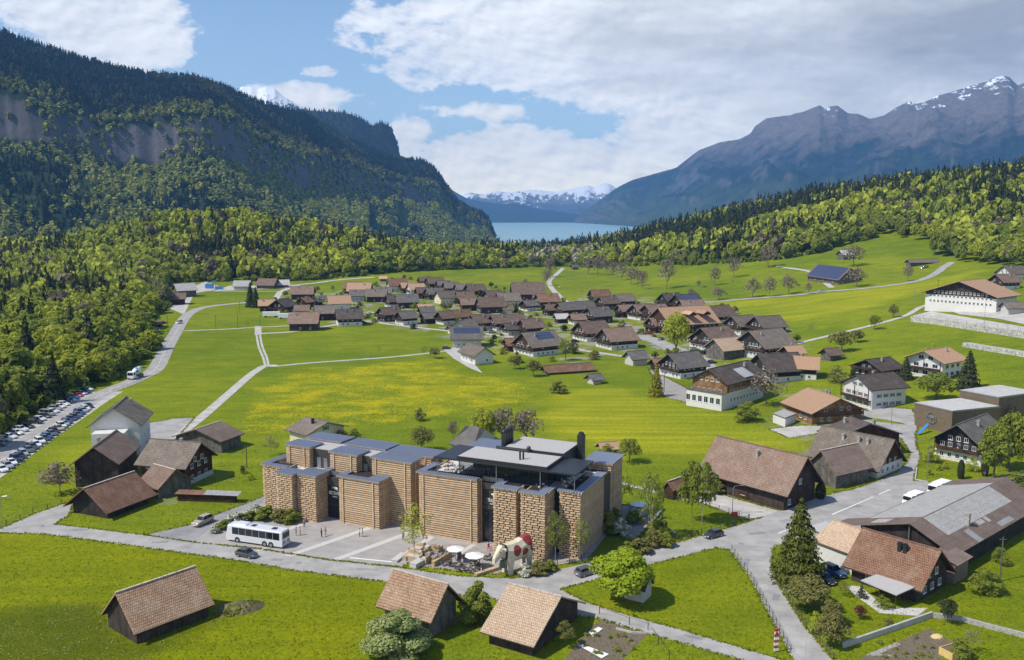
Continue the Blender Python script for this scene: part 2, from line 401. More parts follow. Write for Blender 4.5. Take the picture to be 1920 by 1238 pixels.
    yf = _ramp(N, L, s, [(.655, (0,0,0)), (.77, (1,1,1))])
    yf2 = _math(N, L, 'MULTIPLY', yf.outputs[0], _math(N, L, 'ADD', _math(N, L, 'MULTIPLY', A('yel'), .70), .16))
    col = _mix(N, L, yf2, col, (.47,.385,.004))
    L.new(col, b.inputs['Base Color']); b.inputs['Roughness'].default_value = .9; b.inputs['Specular IOR Level'].default_value = .08
    _bump(N, L, b, fine.outputs['Fac'], .5, .3)
    return m
me.materials.append(ground_material())
tag(link('ground', me), kind='structure')
# ------------------------------------------------------------------ paved sheets
def asphalt(name, c, var=.2, s1=.25):
    m, nt, b, N, L = _new(name); tc = N.new('ShaderNodeTexCoord'); P = tc.outputs['Object']
    a = _noise(N, L, s1, 6, P, .6); d = _noise(N, L, 14, 2, P)
    mp = N.new('ShaderNodeMapping'); L.new(P, mp.inputs['Vector']); mp.inputs['Scale'].default_value = (.35,.5,1); mp.inputs['Rotation'].default_value = (0,0,R(12))
    w = _noise(N, L, 1., 6, mp.outputs[0])
    col = _ramp(N, L, a.outputs['Fac'], [(.3, sc(c,1-var)), (.7, sc(c,1+var))]).outputs[0]
    col = _mix(N, L, .6, col, _ramp(N, L, w.outputs['Fac'], [(.35, (.86,)*3), (.65, (1.1,)*3)]).outputs[0], 'MULTIPLY')
    col = _mix(N, L, .6, col, _ramp(N, L, d.outputs['Fac'], [(.3, (.85,)*3), (.7, (1.12,)*3)]).outputs[0], 'MULTIPLY')
    vo = N.new('ShaderNodeTexVoronoi'); vo.feature = 'DISTANCE_TO_EDGE'; vo.inputs['Scale'].default_value = .16
    nv = _noise(N, L, .8, 4, P); vm = _mix(N, L, .12, P, nv.outputs['Color'], 'ADD'); L.new(vm, vo.inputs['Vector'])
    cr = _ramp(N, L, vo.outputs['Distance'], [(.0, (.62,)*3), (.006, (1,)*3)]); col = _mix(N, L, .5, col, cr.outputs[0], 'MULTIPLY')
    L.new(col, b.inputs['Base Color']); b.inputs['Roughness'].default_value = .9; b.inputs['Specular IOR Level'].default_value = .2
    return m
K['asphalt'] = asphalt('asphalt', (.36,.345,.325)); K['asphalt_dark'] = asphalt('asphalt_dark', (.27,.265,.26))
K['gravel'] = asphalt('gravel', (.33,.30,.275), .2, 1.2); K['path'] = asphalt('path', (.47,.44,.40)); K['paving'] = asphalt('paving', (.36,.335,.315), .1)
K['paint_white'] = plain('paint_white', (.72,.72,.70), .7, var=.1, scale=3)
K['slab_light'] = plain('slab_light', (.52,.50,.47), .85, var=.08)
PAVED = []
def sheet(name, pts, off, mt, kind='structure', world=False):
    if name in ('road','driveway','access_road','forecourt','yard','playground_ground'): PAVED.append(gp(pts))
    P = [Vector((*p[:2], 0)) for p in (pts if world else gp(pts))]
    tris = tessellate_polygon([P]); mb = MB()
    z = [float(T(p.x, p.y))+off for p in P]
    vs = [(p.x, p.y, q) for p, q in zip(P, z)]
    fs = []
    for t in tris:
        a, b, c = (P[i] for i in t)
        fs.append(t if (b-a).cross(c-a).z > 0 else t[::-1])
    mb._add(vs, fs); o = mb.build(name, mt)
    return tag(o, kind=kind) if kind else o
def catmull(P, step):
    out = []; n = len(P)
    for i in range(n-1):
        p0, p1, p2, p3 = P[max(i-1,0)], P[i], P[i+1], P[min(i+2,n-1)]
        k = max(2, int((p2-p1).length/step))
        for j in range(k):
            t = j/k; out.append(.5*((2*p1)+(p2-p0)*t+(2*p0-5*p1+4*p2-p3)*t*t+(3*p1-p0-3*p2+p3)*t**3))
    out.append(P[-1]); return out
def strip(name, pts, w, off, mt, step=4., dash=None, shift=0., kind='structure'):
    P = catmull([Vector((p[0], p[1], 0)) for p in gp(pts)], step); mb = MB(); acc = 0; rows = []
    for i, p in enumerate(P):
        d = (P[min(i+1,len(P)-1)]-P[max(i-1,0)]).normalized(); n = Vector((-d.y, d.x, 0)); q = p+n*shift
        rows.append([(q.x+n.x*w*k, q.y+n.y*w*k, float(T(q.x+n.x*w*k, q.y+n.y*w*k))+off) for k in (-.5,0,.5)])
    for i in range(len(rows)-1):
        acc += (P[i+1]-P[i]).length
        if dash and (acc % (dash*2)) > dash: continue
        for j in (0, 1): mb.quad(rows[i][j+1], rows[i][j], rows[i+1][j], rows[i+1][j+1])
    o = mb.build(name, mt)
    return tag(o, kind=kind) if kind else o
# main road through the foreground, yards and side roads
sheet('road', [(-120,984),(0,992),(60,984),(100,983),(275,1004),(362,1017),(480,1029),(619,1051),(755,1065),(864,1081),(961,1085),(1000,1079),(1125,1050.6),(1281,1014.7),(1403,979),(1463,957),(1523,936),(1564,925),(1600,918),(1648,901),(1682,885),(1700,868),(1706,850),(1700,838),(1688,822),(1660,806),(1625,800),(1590,778),(1640,762),(1712,768),(1722,800),(1716,815),(1718,835),(1727,857),(1718,880),(1712,902),(1760,906),(1810,907),(1890,891),(1990,880),(1990,905),(1900,918),(1800,960),(1680,1010),(1560,1008),(1500,1010),(1450,1026),(1447,1040),(1447,1066),(1469,1113),(1512,1179),(1565,1242),(1592,1275),(1500,1275),(1481,1226),(1447,1163),(1406,1085),(1369,1032),(1344,1027),(1228,1057),(1050,1105),(1100,1130),(1180,1155),(1269,1179),(1437,1229),(1560,1268),(1480,1275),(1390,1238),(1219,1190),(1122,1160),(1060,1152),(960,1142),(925.7,1123),(800,1110),(719,1091),(541,1068.5),(450,1052),(250,1024),(77,1001),(0,1000),(-120,996)], .02, K['asphalt'])
sheet('driveway', [(-20,1000),(12,987),(62,965),(115,946),(140,940),(128,968),(108,978),(100,986),(60,990)], .012, K['asphalt'])
sheet('access_road', [(270,1003.5),(357,984),(400,967),(455,947),(500,928),(515,935),(470,960),(420,985),(365,1018)], .014, K['asphalt_dark'])
sheet('forecourt', [(362,1018),(400,985),(440,962),(485,945),(560,925),(800,900),(1000,905),(1140,960),(1140,1000),(1100,1050),(1040,1060),(1010,1066),(985,1070),(935,1077),(900,1077),(864,1072),(800,1064),(765,1055),(755,1064),(619,1050.5),(480,1028.5)], .028, K['paving'])
for i, q in enumerate([((534,1042),(545,1044),(697,992),(688,989)), ((618,1050.5),(632,1052),(772,1001),(762,998)), ((478,1033),(486,1034),(503,1028),(495,1027)), ((566,981),(572,984),(530,999),(524,996)),
        ((734,1053),(745,1055),(815,1008),(805,1005)), ((838,1048),(848,1050),(893,1022),(884,1021))]):
    sheet('paving_strip', q, .036, K['slab_light'])
sheet('lane_marking', [(655,1045),(739,1053.5),(735,1055),(656,1047)], .04, K['paint_white'])
sheet('lane_marking', [(1560,964),(1637,931.5),(1638,932.5),(1561,965.8)], .03, K['paint_white'])
sheet('lane_marking', [(1647,927),(1669,917.5),(1670,918.4),(1648,928)], .03, K['paint_white'])
sheet('lane_marking', [(1459,1000),(1490,986.5),(1491,987.8),(1460,1001.4)], .03, K['paint_white'])
sheet('terrace_ground', [(792,1020),(870,1020),(935,1040),(985,1068),(935,1076),(898,1076),(862,1070),(800,1062),(765,1053),(760,1046),(770,1035)], .034, K['gravel'])
sheet('playground_ground', [(1130,945),(1175,948),(1225,962),(1215,990),(1190,1012),(1165,1010),(1180,975),(1130,985)], .02, K['gravel'])
sheet('yard', [(228,800),(300,790),(325,785),(365,783),(325,830),(300,850),(262,858),(250,820)], .013, K['asphalt'])
sheet('yard', [(1290,910),(1420,947),(1469,960),(1450,968),(1400,975),(1360,960),(1290,935)], .016, K['path'])
sheet('yard', [(1010,632),(1060,640),(1075,655),(1040,665),(960,648),(940,640)], .02, K['gravel'])
sheet('yard', [(1190,618),(1330,672),(1345,690),(1320,712),(1290,700),(1240,650),(1190,632)], .02, K['asphalt'])
sheet('yard', [(1215,690),(1300,735),(1320,745),(1300,758),(1245,745)], .016, K['gravel'])
sheet('yard', [(830,655),(860,650),(905,700),(880,690),(850,672)], .02, K['path'])
sheet('yard', [(310,575),(345,545),(385,528),(420,540),(395,545),(365,550),(345,590)], .02, K['path'])
sheet('yard', [(400,546),(545,540),(560,534),(430,536)], .02, K['path'])
sheet('yard', [(1440,805),(1500,798),(1560,800),(1600,790),(1640,800),(1540,812),(1480,822)], .013, K['path'])
LR = [(-60,905),(10,858),(51,829),(95,800),(128,779),(166,754),(198,735),(240,719),(270,705),(286,697),(296,686),(303,672),(310,657),(319,641),(328,626),(337,610),(347,595.5),(361,584.5),(379,577.5),(410,572.5),(462,567.5),(520,562)]
strip('road', LR, 6.6, .05, K['asphalt']); strip('parking_lane', LR[:7], 13.5, .03, K['path'], shift=.8)
strip('lane_marking', LR[:18], .22, .07, K['paint_white'], step=1.5, dash=3.2)
strip('road', [(505,575),(520,556),(527,547),(547,539),(562,534),(593,530.6),(626,526),(659,523),(702,520)], 5., .05, K['path'])
strip('path', [(366,545.5),(400,546),(460,546.5),(527,547)], 2.6, .05, K['path'])
strip('path', [(341,621),(400,618.5),(446,616.3),(477,614),(544,611),(580,607)], 2.6, .05, K['path'])
strip('track', [(480,615),(481,628),(485,650),(493,670),(497,684)], 1.0, .05, K['path'])
strip('track', [(486,615),(487.5,628),(492,650),(500,670),(503,684)], 1.0, .06, K['path'])
strip('path', [(484,612),(484,618),(484,628)], 3.5, .065, K['path'])
strip('path', [(520,687),(500,685),(486,692),(470,703),(450,720),(425,742),(380,781),(352,803),(325,826)], 3.4, .055, K['path'])
strip('path', [(497,686),(519,687),(560,682.5),(628,677.5),(725,670.6),(790,664),(834,658.6),(850,657)], 2.4, .05, K['path'])
strip('path', [(483,627),(500,625),(541,623),(600,614),(678,602.5),(735,609),(834,620),(897,625),(930,629),(975,634),(1015,645),(1076,655),(1112,660),(1174,669),(1230,673)], 3.6, .05, K['path'])
strip('path', [(1193,624),(1212,633),(1240,647),(1263,660),(1300,672),(1327,693),(1340,720)], 5., .055, K['asphalt'])
strip('path', [(1056,503),(1044,514),(1030,527),(1034,540),(1050,557),(1063,568),(1075,580)], 4.6, .1, K['path'])
strip('road', [(1290,571),(1315,568),(1399,561),(1500,553),(1535,548),(1600,543),(1644,538.5),(1706,530),(1739,521),(1757,511.5),(1771,500.6),(1785,492)], 5.5, .14, K['asphalt'])
strip('path', [(1475,650),(1489,646),(1552,630.6),(1630,611.7),(1671,601),(1703,590),(1725,577),(1752,568),(1779,561.6)], 3., .12, K['path'])
strip('path', [(1468,502),(1500,506),(1525,513),(1560,540)], 3.6, .14, K['path'])
strip('path', [(1290,938),(1200,915),(1120,895)], 1.4, .03, K['path'])
sheet('vegetable_bed', [(1078,1212),(1102,1178),(1130,1163),(1213,1190),(1165,1240),(1120,1262),(1050,1250)], .012, K['soil'])
sheet('vegetable_bed', [(1740,1179),(1795,1208),(1760,1238),(1740,1262),(1590,1262),(1617,1232)], .02, K['soil'])
sheet('garden_path', [(1690,1232),(1622,1229),(1680,1205),(1690,1208),(1650,1226)], .026, K['gravel'])
sheet('garden_path', [(1588,1098),(1614,1100),(1660,1140),(1740,1140),(1720,1155),(1650,1150),(1600,1115)], .02, K['slab_light'])
sheet('sports_court', [(1712,592),(1745,584),(1930,615),(1990,640),(1930,632),(1715,603)], .1, K['path'])
sheet('school_yard', [(1760,577),(1800,590),(1870,598),(1935,612),(1935,590),(1870,580)], .14, K['path'])
for i, (x, y, a, w, l) in enumerate(((300,1017,.1,.9,3.2),(520,1050,-.2,1.2,2.2),(690,1068,-.1,.8,4),(1180,1048,.3,1.,3),(1420,1000,.3,1.3,3.6),(1480,975,.4,1.,5),(1400,1055,1.2,.9,3.5),(1455,1120,1.1,1.1,2.6),(1600,950,.5,1.4,4.2),(1660,915,.6,1.1,3.),(150,994,0,.7,3.),(1300,1195,-.5,.8,3.))):
    c = G(x, y); ca, sa = math.cos(a), math.sin(a)
    sheet('road_patch', [(c.x+ca*u-sa*v, c.y+sa*u+ca*v) for u, v in ((-l/2,-w/2),(l/2,-w/2),(l/2*.9,w/2),(-l/2,w/2*.9))], .026, K['asphalt_dark'], world=True)
for x, y in ((825,1002.5),(797,997),(655,985),(1560,945),(1390,1020),(560,1056)):
    c = G(x, y); mbm = MB(); mbm.tube((0,0,0),(0,0,.012), .55, n=16); tag(mbm.build('manhole_cover', K['asphalt_dark'], None, c+Vector((0,0,.034))), 'round dark manhole cover let into the paving', 'manhole cover', 'manhole covers of the street and forecourt')
# water, lying below the valley
wm, nt_, b_, N_, L_2 = _new('lake_water'); b_.inputs['Base Color'].default_value = (.10,.30,.33,1); b_.inputs['Roughness'].default_value = .35
b_.inputs['Specular IOR Level'].default_value = .3
tc_ = N_.new('ShaderNodeTexCoord'); nn_ = _noise(N_, L_2, .004, 5, tc_.outputs['Object']); r_ = _ramp(N_, L_2, nn_.outputs['Fac'], [(.3, (.17,.33,.36)), (.7, (.22,.38,.41))]); L_2.new(r_.outputs[0], b_.inputs['Base Color'])
mb = MB(); mb.quad((-9000,1600,-60),(12000,1600,-60),(12000,14800,-60),(-9000,14800,-60)); tag(mb.build('lake', wm), kind='structure')
# ------------------------------------------------------------------ foliage builders
def quads_from(c, n, size, asp=1.0, jit=.5, roll=None):
    """leaf clumps: centres c, outward normals n"""
    k = len(c); n = n + rng.normal(0, jit, (k, 3)); n /= np.linalg.norm(n, axis=1, keepdims=True)+1e-9
    a = np.cross(n, rng.normal(0, 1, (k, 3))); a /= np.linalg.norm(a, axis=1, keepdims=True)+1e-9
    b = np.cross(n, a); s = (size*rng.uniform(.6, 1.3, (k, 1)))/2
    bend = n*s*.35
    return np.stack([c-a*s-b*s*asp-bend, c+a*s-b*s*asp, c+a*s+b*s*asp-bend, c-a*s+b*s*asp], 1)
def crown(kind, n, size, h=1., r=.4, seed=0):
    """(k,4,3) quads of a crown of height h standing on z=0 (trunk not included)"""
    g = np.random.default_rng(seed)
    if kind == 'spruce':
        z = 1-np.sqrt(g.uniform(0, 1, n)); z = .06+.94*z
        lv = np.floor(z*15)/15+.012*g.normal(0, 1, n); z = .5*z+.5*lv
        rad = r*(1-z)**.82*g.uniform(.45, 1.08, n)*(1+.18*np.sin(z*58)); an = g.uniform(0, 2*np.pi, n)
        c = np.stack([rad*np.cos(an), rad*np.sin(an), z*h-rad*.28], 1)
        nn = np.stack([np.cos(an)*.75, np.sin(an)*.75, np.full(n, .8)], 1); q = quads_from(c, nn, size, .6, .35)
        return q
    if kind == 'column':
        z = g.uniform(0, 1, n); rad = r*np.sqrt(np.clip(np.sin(np.pi*(z*.86+.10)), 0, 1))*g.uniform(.7, 1.05, n); an = g.uniform(0, 2*np.pi, n)
        c = np.stack([rad*np.cos(an), rad*np.sin(an), z*h], 1); return quads_from(c, np.stack([np.cos(an), np.sin(an), np.full(n, .3)], 1), size, 1, .4)
    # clusters inside a rounded crown
    m = 16 if kind != 'bush' else 11; z0 = {'round': .30, 'tall': .24, 'bush': .05, 'thin': .3}[kind]
    cc = []
    for i in range(m):
        t = (i+.5)/m; zz = z0+(1-z0)*(.06+.86*t); ww = r*math.sin(math.pi*min(1, (.18+.78*t if kind != 'bush' else .42+.52*t)))**.75
        a = i*2.4+g.uniform(-.5, .5); q = ww*g.uniform(.35, .72)
        cc.append((q*math.cos(a), q*math.sin(a), zz*h, max(.30*r, ww*g.uniform(.38, .58))))
    cc = np.array(cc); w = cc[:, 3]**2; pk = g.choice(m, n, p=w/w.sum())
    (cc.__setitem__((slice(None), 3), cc[:, 3]*(.72 if kind == 'thin' else 1))); d = g.normal(0, 1, (n, 3)); d /= np.linalg.norm(d, axis=1, keepdims=True); d[:, 2] = np.where(d[:, 2] < -.35, -d[:, 2], d[:, 2])
    rr = g.uniform(.72, 1.06, (n, 1))
    c = cc[pk, :3]+d*cc[pk, 3:4]*rr*np.array([1, 1, .8]); c[:, 2] = np.maximum(c[:, 2], .03*h)
    return quads_from(c, d+np.array([0, 0, .35]), size, 1., .45)
def crown_mesh(name, q, m):
    me = bpy.data.meshes.new(name); raw_mesh(me, q.reshape(-1, 3), np.arange(q.shape[0]*4).reshape(-1, 4)); me.materials.append(m); return me
def branch_mesh(name, m, h, r, depth=4, seed=1, lean=.5, th=.022, split=.35, tw=3):
    rd = random.Random(seed); mb = MB()
    def go(p, d, ln, rad, dep):
        k = p+d*ln; mb.tube(p, k, rad, rad*.68, 5 if dep > 1 else 3, cap=False)
        if dep == 0: return
        for i in range(rd.choice([2, 3, 3]) if dep > 1 else tw):
            a = Vector((rd.gauss(0, 1), rd.gauss(0, 1), rd.gauss(.25, .6))).normalized()
            nd = (d*(1-lean)+a*lean).normalized(); nd.z = max(nd.z, .02); nd.normalize()
            go(p+d*ln*rd.uniform(.72, 1), nd, ln*rd.uniform(.62, .86), rad*.62, dep-1)
    go(Vector((0,0,-.1)), Vector((0,0,1)), h*split, h*th, depth)
    me = mb.mesh(name, m); co = np.array([v.co[:] for v in me.vertices]); s = np.array([r/max(.01, np.abs(co[:, :2]).max())]*2+[h/co[:, 2].max()])
    me.vertices.foreach_set('co', (co*s).astype(np.float32).ravel()); me.update(); return me
LM = dict(
 spring=leafmat('leaf_spring', (.28,.33,.02), (.52,.54,.06), (.40,.42,.05), .45),
 maple=leafmat('leaf_maple', (.20,.29,.008), (.40,.48,.03), (.30,.38,.02), .35),
 green=leafmat('leaf_green', (.16,.21,.025), (.33,.37,.055), (.26,.29,.045), .45),
 olive=leafmat('leaf_olive', (.13,.14,.03), (.28,.27,.075), (.22,.20,.06), .35),
 dark=leafmat('leaf_dark', (.022,.034,.011), (.060,.078,.024), (.055,.062,.022), .1),
 gold=leafmat('leaf_gold', (.15,.15,.008), (.30,.27,.02), None, .1),
 bud=leafmat('leaf_bud', (.19,.19,.06), (.36,.34,.15), (.28,.24,.14), .35),
 blossom=leafmat('leaf_blossom', (.16,.20,.09), (.75,.75,.62), None, .1),
 purple=leafmat('leaf_purple', (.06,.012,.016), (.16,.035,.04), None, .1),
 brown=leafmat('leaf_brown', (.17,.13,.095), (.30,.24,.18), None, .2),
 flower=leafmat('leaf_flower', (.30,.28,.02), (.65,.55,.03), None, .1))
_pc = {}
def proto(kind, leaf, n, size, r, seed):
    k = (kind, leaf, n, size, r, seed)
    if k not in _pc: _pc[k] = crown_mesh('crown', crown(kind, n, size, 1., r, seed), LM[leaf])
    return _pc[k]
_tm = {}
def trunk(kind, m='bark'):
    if (kind, m) not in _tm:
        if kind == 'spruce': mb = MB(); mb.tube((0,0,-.02), (0,0,.9), .016, .004, 7); _tm[(kind, m)] = mb.mesh('trunk', K[m])
        elif kind == 'stub': mb = MB(); mb.tube((0,0,-.02), (0,0,.5), .05, .03, 6); _tm[(kind, m)] = mb.mesh('trunk', K[m])
        elif kind == 'thin': _tm[(kind, m)] = branch_mesh('trunk', K[m], 1., .22, 4, 5, .34, .013, .42)
        else: _tm[(kind, m)] = branch_mesh('trunk', K[m], .92, .34, 4, 3, .5, .024, .3)
    return _tm[(kind, m)]
def plant(name, P, h, w, kind, leaf, n, size, label=None, cat='tree', group=None, seed=0, bark='bark', tk=None):
    """root Empty at the foot; crown and trunk are its parts. h height, w crown width in metres"""
    o = empty(name, P, random.uniform(0, 6.28), label, cat, group); me = proto(kind, leaf, n, size, .5, seed)
    c = link('crown', me, o); c.scale = (w, w, h)
    t = link('trunk', trunk(tk or ('spruce' if kind in ('spruce', 'column') else 'stub' if kind == 'bush' else 'thin' if kind == 'thin' else 'round'), bark), o)
    t.scale = (h*.9, h*.9, h*.96) if kind != 'bush' else (h*.5,)*3
    return o
def tree_px(name, x, y, hpx, wpx, kind, leaf, n, label, cat='tree', group=None, size=None, seed=0, bark='bark', tk=None):
    if kind == 'thin': n = int(n*2.0); size = size or .030
    elif n < 5000: n = int(n*1.5); size = size or (.042 if n > 900 else .065)
    P = G(x, y); k = P[1]/CF*1.03
    h, w = hpx*k, wpx*k
    return plant(name, P, h, w, kind, leaf, n, size or (.055 if n > 900 else .09), label, cat, group, seed, bark, tk)
def bare_px(x, y, hpx, wpx, label, group=None, seed=1, m='twig', depth=5, name='bare_tree'):
    P = G(x, y); k = P[1]/CF*1.03; kk = ('bare', seed, depth, m)
    if kk not in _tm: _tm[kk] = (branch_mesh('branches', K[m], 1., .5, depth, seed, .56, .018, .27, 4), crown_mesh('crown', crown('round', 420, .05, 1., .5, seed+40), LM['brown']))
    o = empty(name, P, seed*1.7, label, 'tree', group)
    b = link('branches', _tm[kk][0], o); b.scale = (wpx*k, wpx*k, hpx*k)
    if m == 'twig': c = link('crown', _tm[kk][1], o); c.scale = (wpx*k*.95, wpx*k*.95, hpx*k*.97)
    return o
# ------------------------------------------------------------------ mountains
def sil(pts, px): return np.interp(px, [p[0] for p in pts], [p[1] for p in pts])
def mountain(name, ridge, dist_r, dist_f, zf, px0, px1, ncol, nrow, prof, rough, seed, mat, lower=0., wob=1., fine=1.):
    px = np.linspace(px0, px1, ncol); S = np.linspace(0, 1.35, nrow)
    PX, SS = np.meshgrid(px, S); tr = sil(dist_r, PX); tf = sil(dist_f, PX); ry = sil(ridge, PX)
    d0 = SS; tt = tf+(tr-tf)*d0
    u = (PX-960)/CF; X_ = u*tt/CP; Y_ = tt
    yr = CH+(tr)*(400-ry)/CF/CP**2 - lower   # height of the ridge at forward distance tr
    wx = (fbm(X_/700*wob, Y_/700*wob, 4, seed+9)-.5)*.16
    sp = np.clip(d0+wx*np.sin(np.pi*np.clip(d0, 0, 1)), 0, 1.4)
    hfrac = np.interp(np.clip(sp, 0, 1), [p[0] for p in prof], [p[1] for p in prof])
    back = np.clip(d0-1, 0, 1)/.35
    Z = zf+(yr-zf)*hfrac
    amp = rough*np.sin(np.pi*np.clip(d0, 0, 1)**1.1)**.9*np.clip((1-d0)*4, 0, 1)**.5
    ns = fbm(X_/(520/wob), Y_/(520/wob), 6, seed, True)-.55
    gul = fbm(PX/ (38/wob), d0*1.3, 4, seed+4, True)-.55
    gul2 = fbm(PX/(70/wob)+d0*1.6, d0*.9, 3, seed+14, True)-.55
    Z = Z+amp*(ns*.55+gul*.5+gul2*.7)+fine*(fbm(X_/45, Y_/45, 4, seed+7)-.5)*rough*.12*np.clip((1.02-d0)*5, 0, 1)
    Z = Z-back*(yr-zf)*.55
    me = grid_mesh(name, X_, Y_, Z); me.materials.append(mat)
    o = tag(link(name, me), kind='structure'); return o, X_, Y_, Z, PX, d0
def rock_mat(name, low, mid, high, snow_z=None, snow_n=.5, rock=(.21,.19,.18), rockthr=(.55,.72), zr=(0,1000), sc_=.01, snow_soft=90., blend=(.3,.7)):
    m, nt, b, N, L = _new(name); tc = N.new('ShaderNodeTexCoord'); P = tc.outputs['Object']; g = N.new('ShaderNodeNewGeometry')
    sp = N.new('ShaderNodeSeparateXYZ'); L.new(P, sp.inputs[0]); sn = N.new('ShaderNodeSeparateXYZ'); L.new(g.outputs['Normal'], sn.inputs[0])
    n1 = _noise(N, L, sc_, 8, P, .65); n2 = _noise(N, L, sc_*6, 6, P, .75)
    zz = _math(N, L, 'DIVIDE', _math(N, L, 'SUBTRACT', sp.outputs['Z'], zr[0]), zr[1]-zr[0])
    zz = _math(N, L, 'ADD', zz, _math(N, L, 'MULTIPLY', _math(N, L, 'SUBTRACT', n1.outputs['Fac'], .5), .9))
    col = _ramp(N, L, zz, [(.05, low), (blend[0], mid), (blend[1], high)]).outputs[0]
    col = _mix(N, L, .8, col, _ramp(N, L, n2.outputs['Fac'], [(.3, (.5,.5,.52)), (.7, (1.45,1.42,1.35))]).outputs[0], 'MULTIPLY')
    steep = _ramp(N, L, _math(N, L, 'ADD', sn.outputs['Z'], _math(N, L, 'MULTIPLY', _math(N, L, 'SUBTRACT', n2.outputs['Fac'], .5), .35)), [(rockthr[0], (1,1,1)), (rockthr[1], (0,0,0))])
    rk = _mix(N, L, n2.outputs['Fac'], sc(rock, .45), sc(rock, 1.6)); col = _mix(N, L, steep.outputs[0], col, rk)
    if snow_z is not None:
        s = _math(N, L, 'DIVIDE', _math(N, L, 'SUBTRACT', sp.outputs['Z'], snow_z), snow_soft)
        mp_ = N.new('ShaderNodeMapping'); L.new(P, mp_.inputs['Vector']); mp_.inputs['Scale'].default_value = (1.6,.7,.45); mp_.inputs['Rotation'].default_value = (0,0,R(35)); n3 = _noise(N, L, sc_*2.2, 8, mp_.outputs[0], .74); s = _math(N, L, 'ADD', s, _math(N, L, 'MULTIPLY', _math(N, L, 'SUBTRACT', n3.outputs['Fac'], .5+snow_n*.1), 9.))
        s = _math(N, L, 'SUBTRACT', s, _math(N, L, 'MULTIPLY', steep.outputs[0], .6))
        sf = _ramp(N, L, s, [(.45, (0,0,0)), (.62, (1,1,1))]); col = _mix(N, L, sf.outputs[0], col, (.82,.84,.88))
    L.new(col, b.inputs['Base Color']); b.inputs['Roughness'].default_value = .95; b.inputs['Specular IOR Level'].default_value = .05
    _bump(N, L, b, n2.outputs['Fac'], .9, .045/sc_)
    return m
ridgeL = [(-420,0),(-150,30),(0,60),(30,66),(60,78),(100,93),(150,107),(200,122),(260,138),(330,148),(380,150),(440,168),(480,186),(530,205),(585,217),(630,245),(680,270),(720,285),(760,297),(800,300),(820,315),(845,350),(860,372),(885,387),(905,393),(918,407),(927,430),(934,452),(945,470)]
dR = [(-420,2500),(0,2700),(400,3000),(585,3400),(700,3900),(850,3950),(905,3900),(945,3750)]
dF = [(-420,1250),(0,1350),(400,1500),(700,2300),(850,3000),(905,3400),(945,3600)]
profL = [(0,0),(.16,.13),(.34,.29),(.46,.40),(.50,.60),(.56,.66),(.75,.80),(1,1)]
mfor = rock_mat('mountain_forest', (.030,.050,.016), (.022,.036,.015), (.024,.030,.018), None, rock=(.12,.112,.12), rockthr=(.42,.60), zr=(-60,700), sc_=.012)  # cliff rock darkened: the cloud shadow is put into its colour
oL, XL, YL, ZL, PXL, DL = mountain('mountain', ridgeL, dR, dF, -62, -420, 945, 300, 170, profL, 75, 3, mfor, lower=14)
# shoulder and snowy summit behind it
m2 = rock_mat('mountain_shoulder', (.020,.030,.014), (.010,.016,.010), (.022,.024,.014), 760, 1., zr=(0,900), sc_=.008, rock=(.03,.03,.032))
sh_ = mountain('mountain', [(500,230),(560,212),(600,215),(640,217),(668,221),(690,232),(705,242),(722,235),(738,243),(748,262),(755,292),(765,330),(790,420)], [(500,5200),(790,4900)], [(500,3600),(790,4300)], -62, 500, 790, 90, 60, [(0,0),(.5,.4),(.8,.75),(1,1)], 60, 31, m2)
m3 = rock_mat('mountain_snow', (.05,.055,.06), (.10,.10,.11), (.12,.12,.13), 820, 1.0, rock=(.10,.10,.11), zr=(0,1000), sc_=.006, rockthr=(.4,.6))
mountain('mountain', [(440,205),(470,172),(487,172),(500,176),(515,172),(530,176),(545,188),(565,200),(585,212),(620,260)], [(440,7600),(620,7600)], [(440,5800),(620,5800)], -62, 440, 620, 110, 60, [(0,0),(.5,.5),(1,1)], 120, 51, m3, fine=3)
# the long range across the lake
ridgeR = [(1075,410),(1085,402),(1110,385),(1150,355),(1180,340),(1220,329),(1260,318),(1300,287),(1340,272),(1375,267),(1395,256),(1402,244),(1422,230),(1460,225),(1490,218),(1505,212),(1518,207),(1527,211),(1537,209),(1550,207),(1570,221),(1590,222),(1610,231),(1635,225),(1655,212),(1680,199),(1690,204),(1700,203),(1730,190),(1760,182),(1790,172),(1810,167),(1830,159),(1845,155),(1858,157),(1875,172),(1895,163),(1920,154),(2000,160),(2200,170),(2420,180)]
mR_ = rock_mat('mountain_far', (.050,.070,.028), (.007,.014,.014), (.135,.108,.095), 940, .85, rock=(.09,.08,.08), rockthr=(.44,.66), zr=(-60,1150), sc_=.0035, snow_soft=170., blend=(.42,.72))  # forest tone dark and bluish: cloud shade and haze put into the colour
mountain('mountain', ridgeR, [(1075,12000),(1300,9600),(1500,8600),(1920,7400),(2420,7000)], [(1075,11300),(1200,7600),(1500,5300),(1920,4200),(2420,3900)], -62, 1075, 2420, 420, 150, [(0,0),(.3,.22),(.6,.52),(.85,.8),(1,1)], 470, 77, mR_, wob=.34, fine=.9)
m5 = rock_mat('mountain_alps', (.05,.06,.07), (.09,.10,.12), (.2,.2,.22), 330, -.6, rock=(.12,.12,.14), zr=(-60,600), sc_=.0026, rockthr=(.3,.5), snow_soft=130.)
mountain('mountain', [(780,372),(860,372),(880,362),(905,366),(930,360),(955,362),(985,357),(1010,358),(1040,361),(1070,355),(1100,349),(1112,353),(1128,345),(1138,346),(1150,353),(1165,365),(1240,380)], [(780,14600),(1240,14600)], [(780,12800),(1240,12800)], -62, 780, 1240, 180, 50, [(0,0),(.5,.45),(1,1)], 210, 91, m5, wob=.4, fine=2)
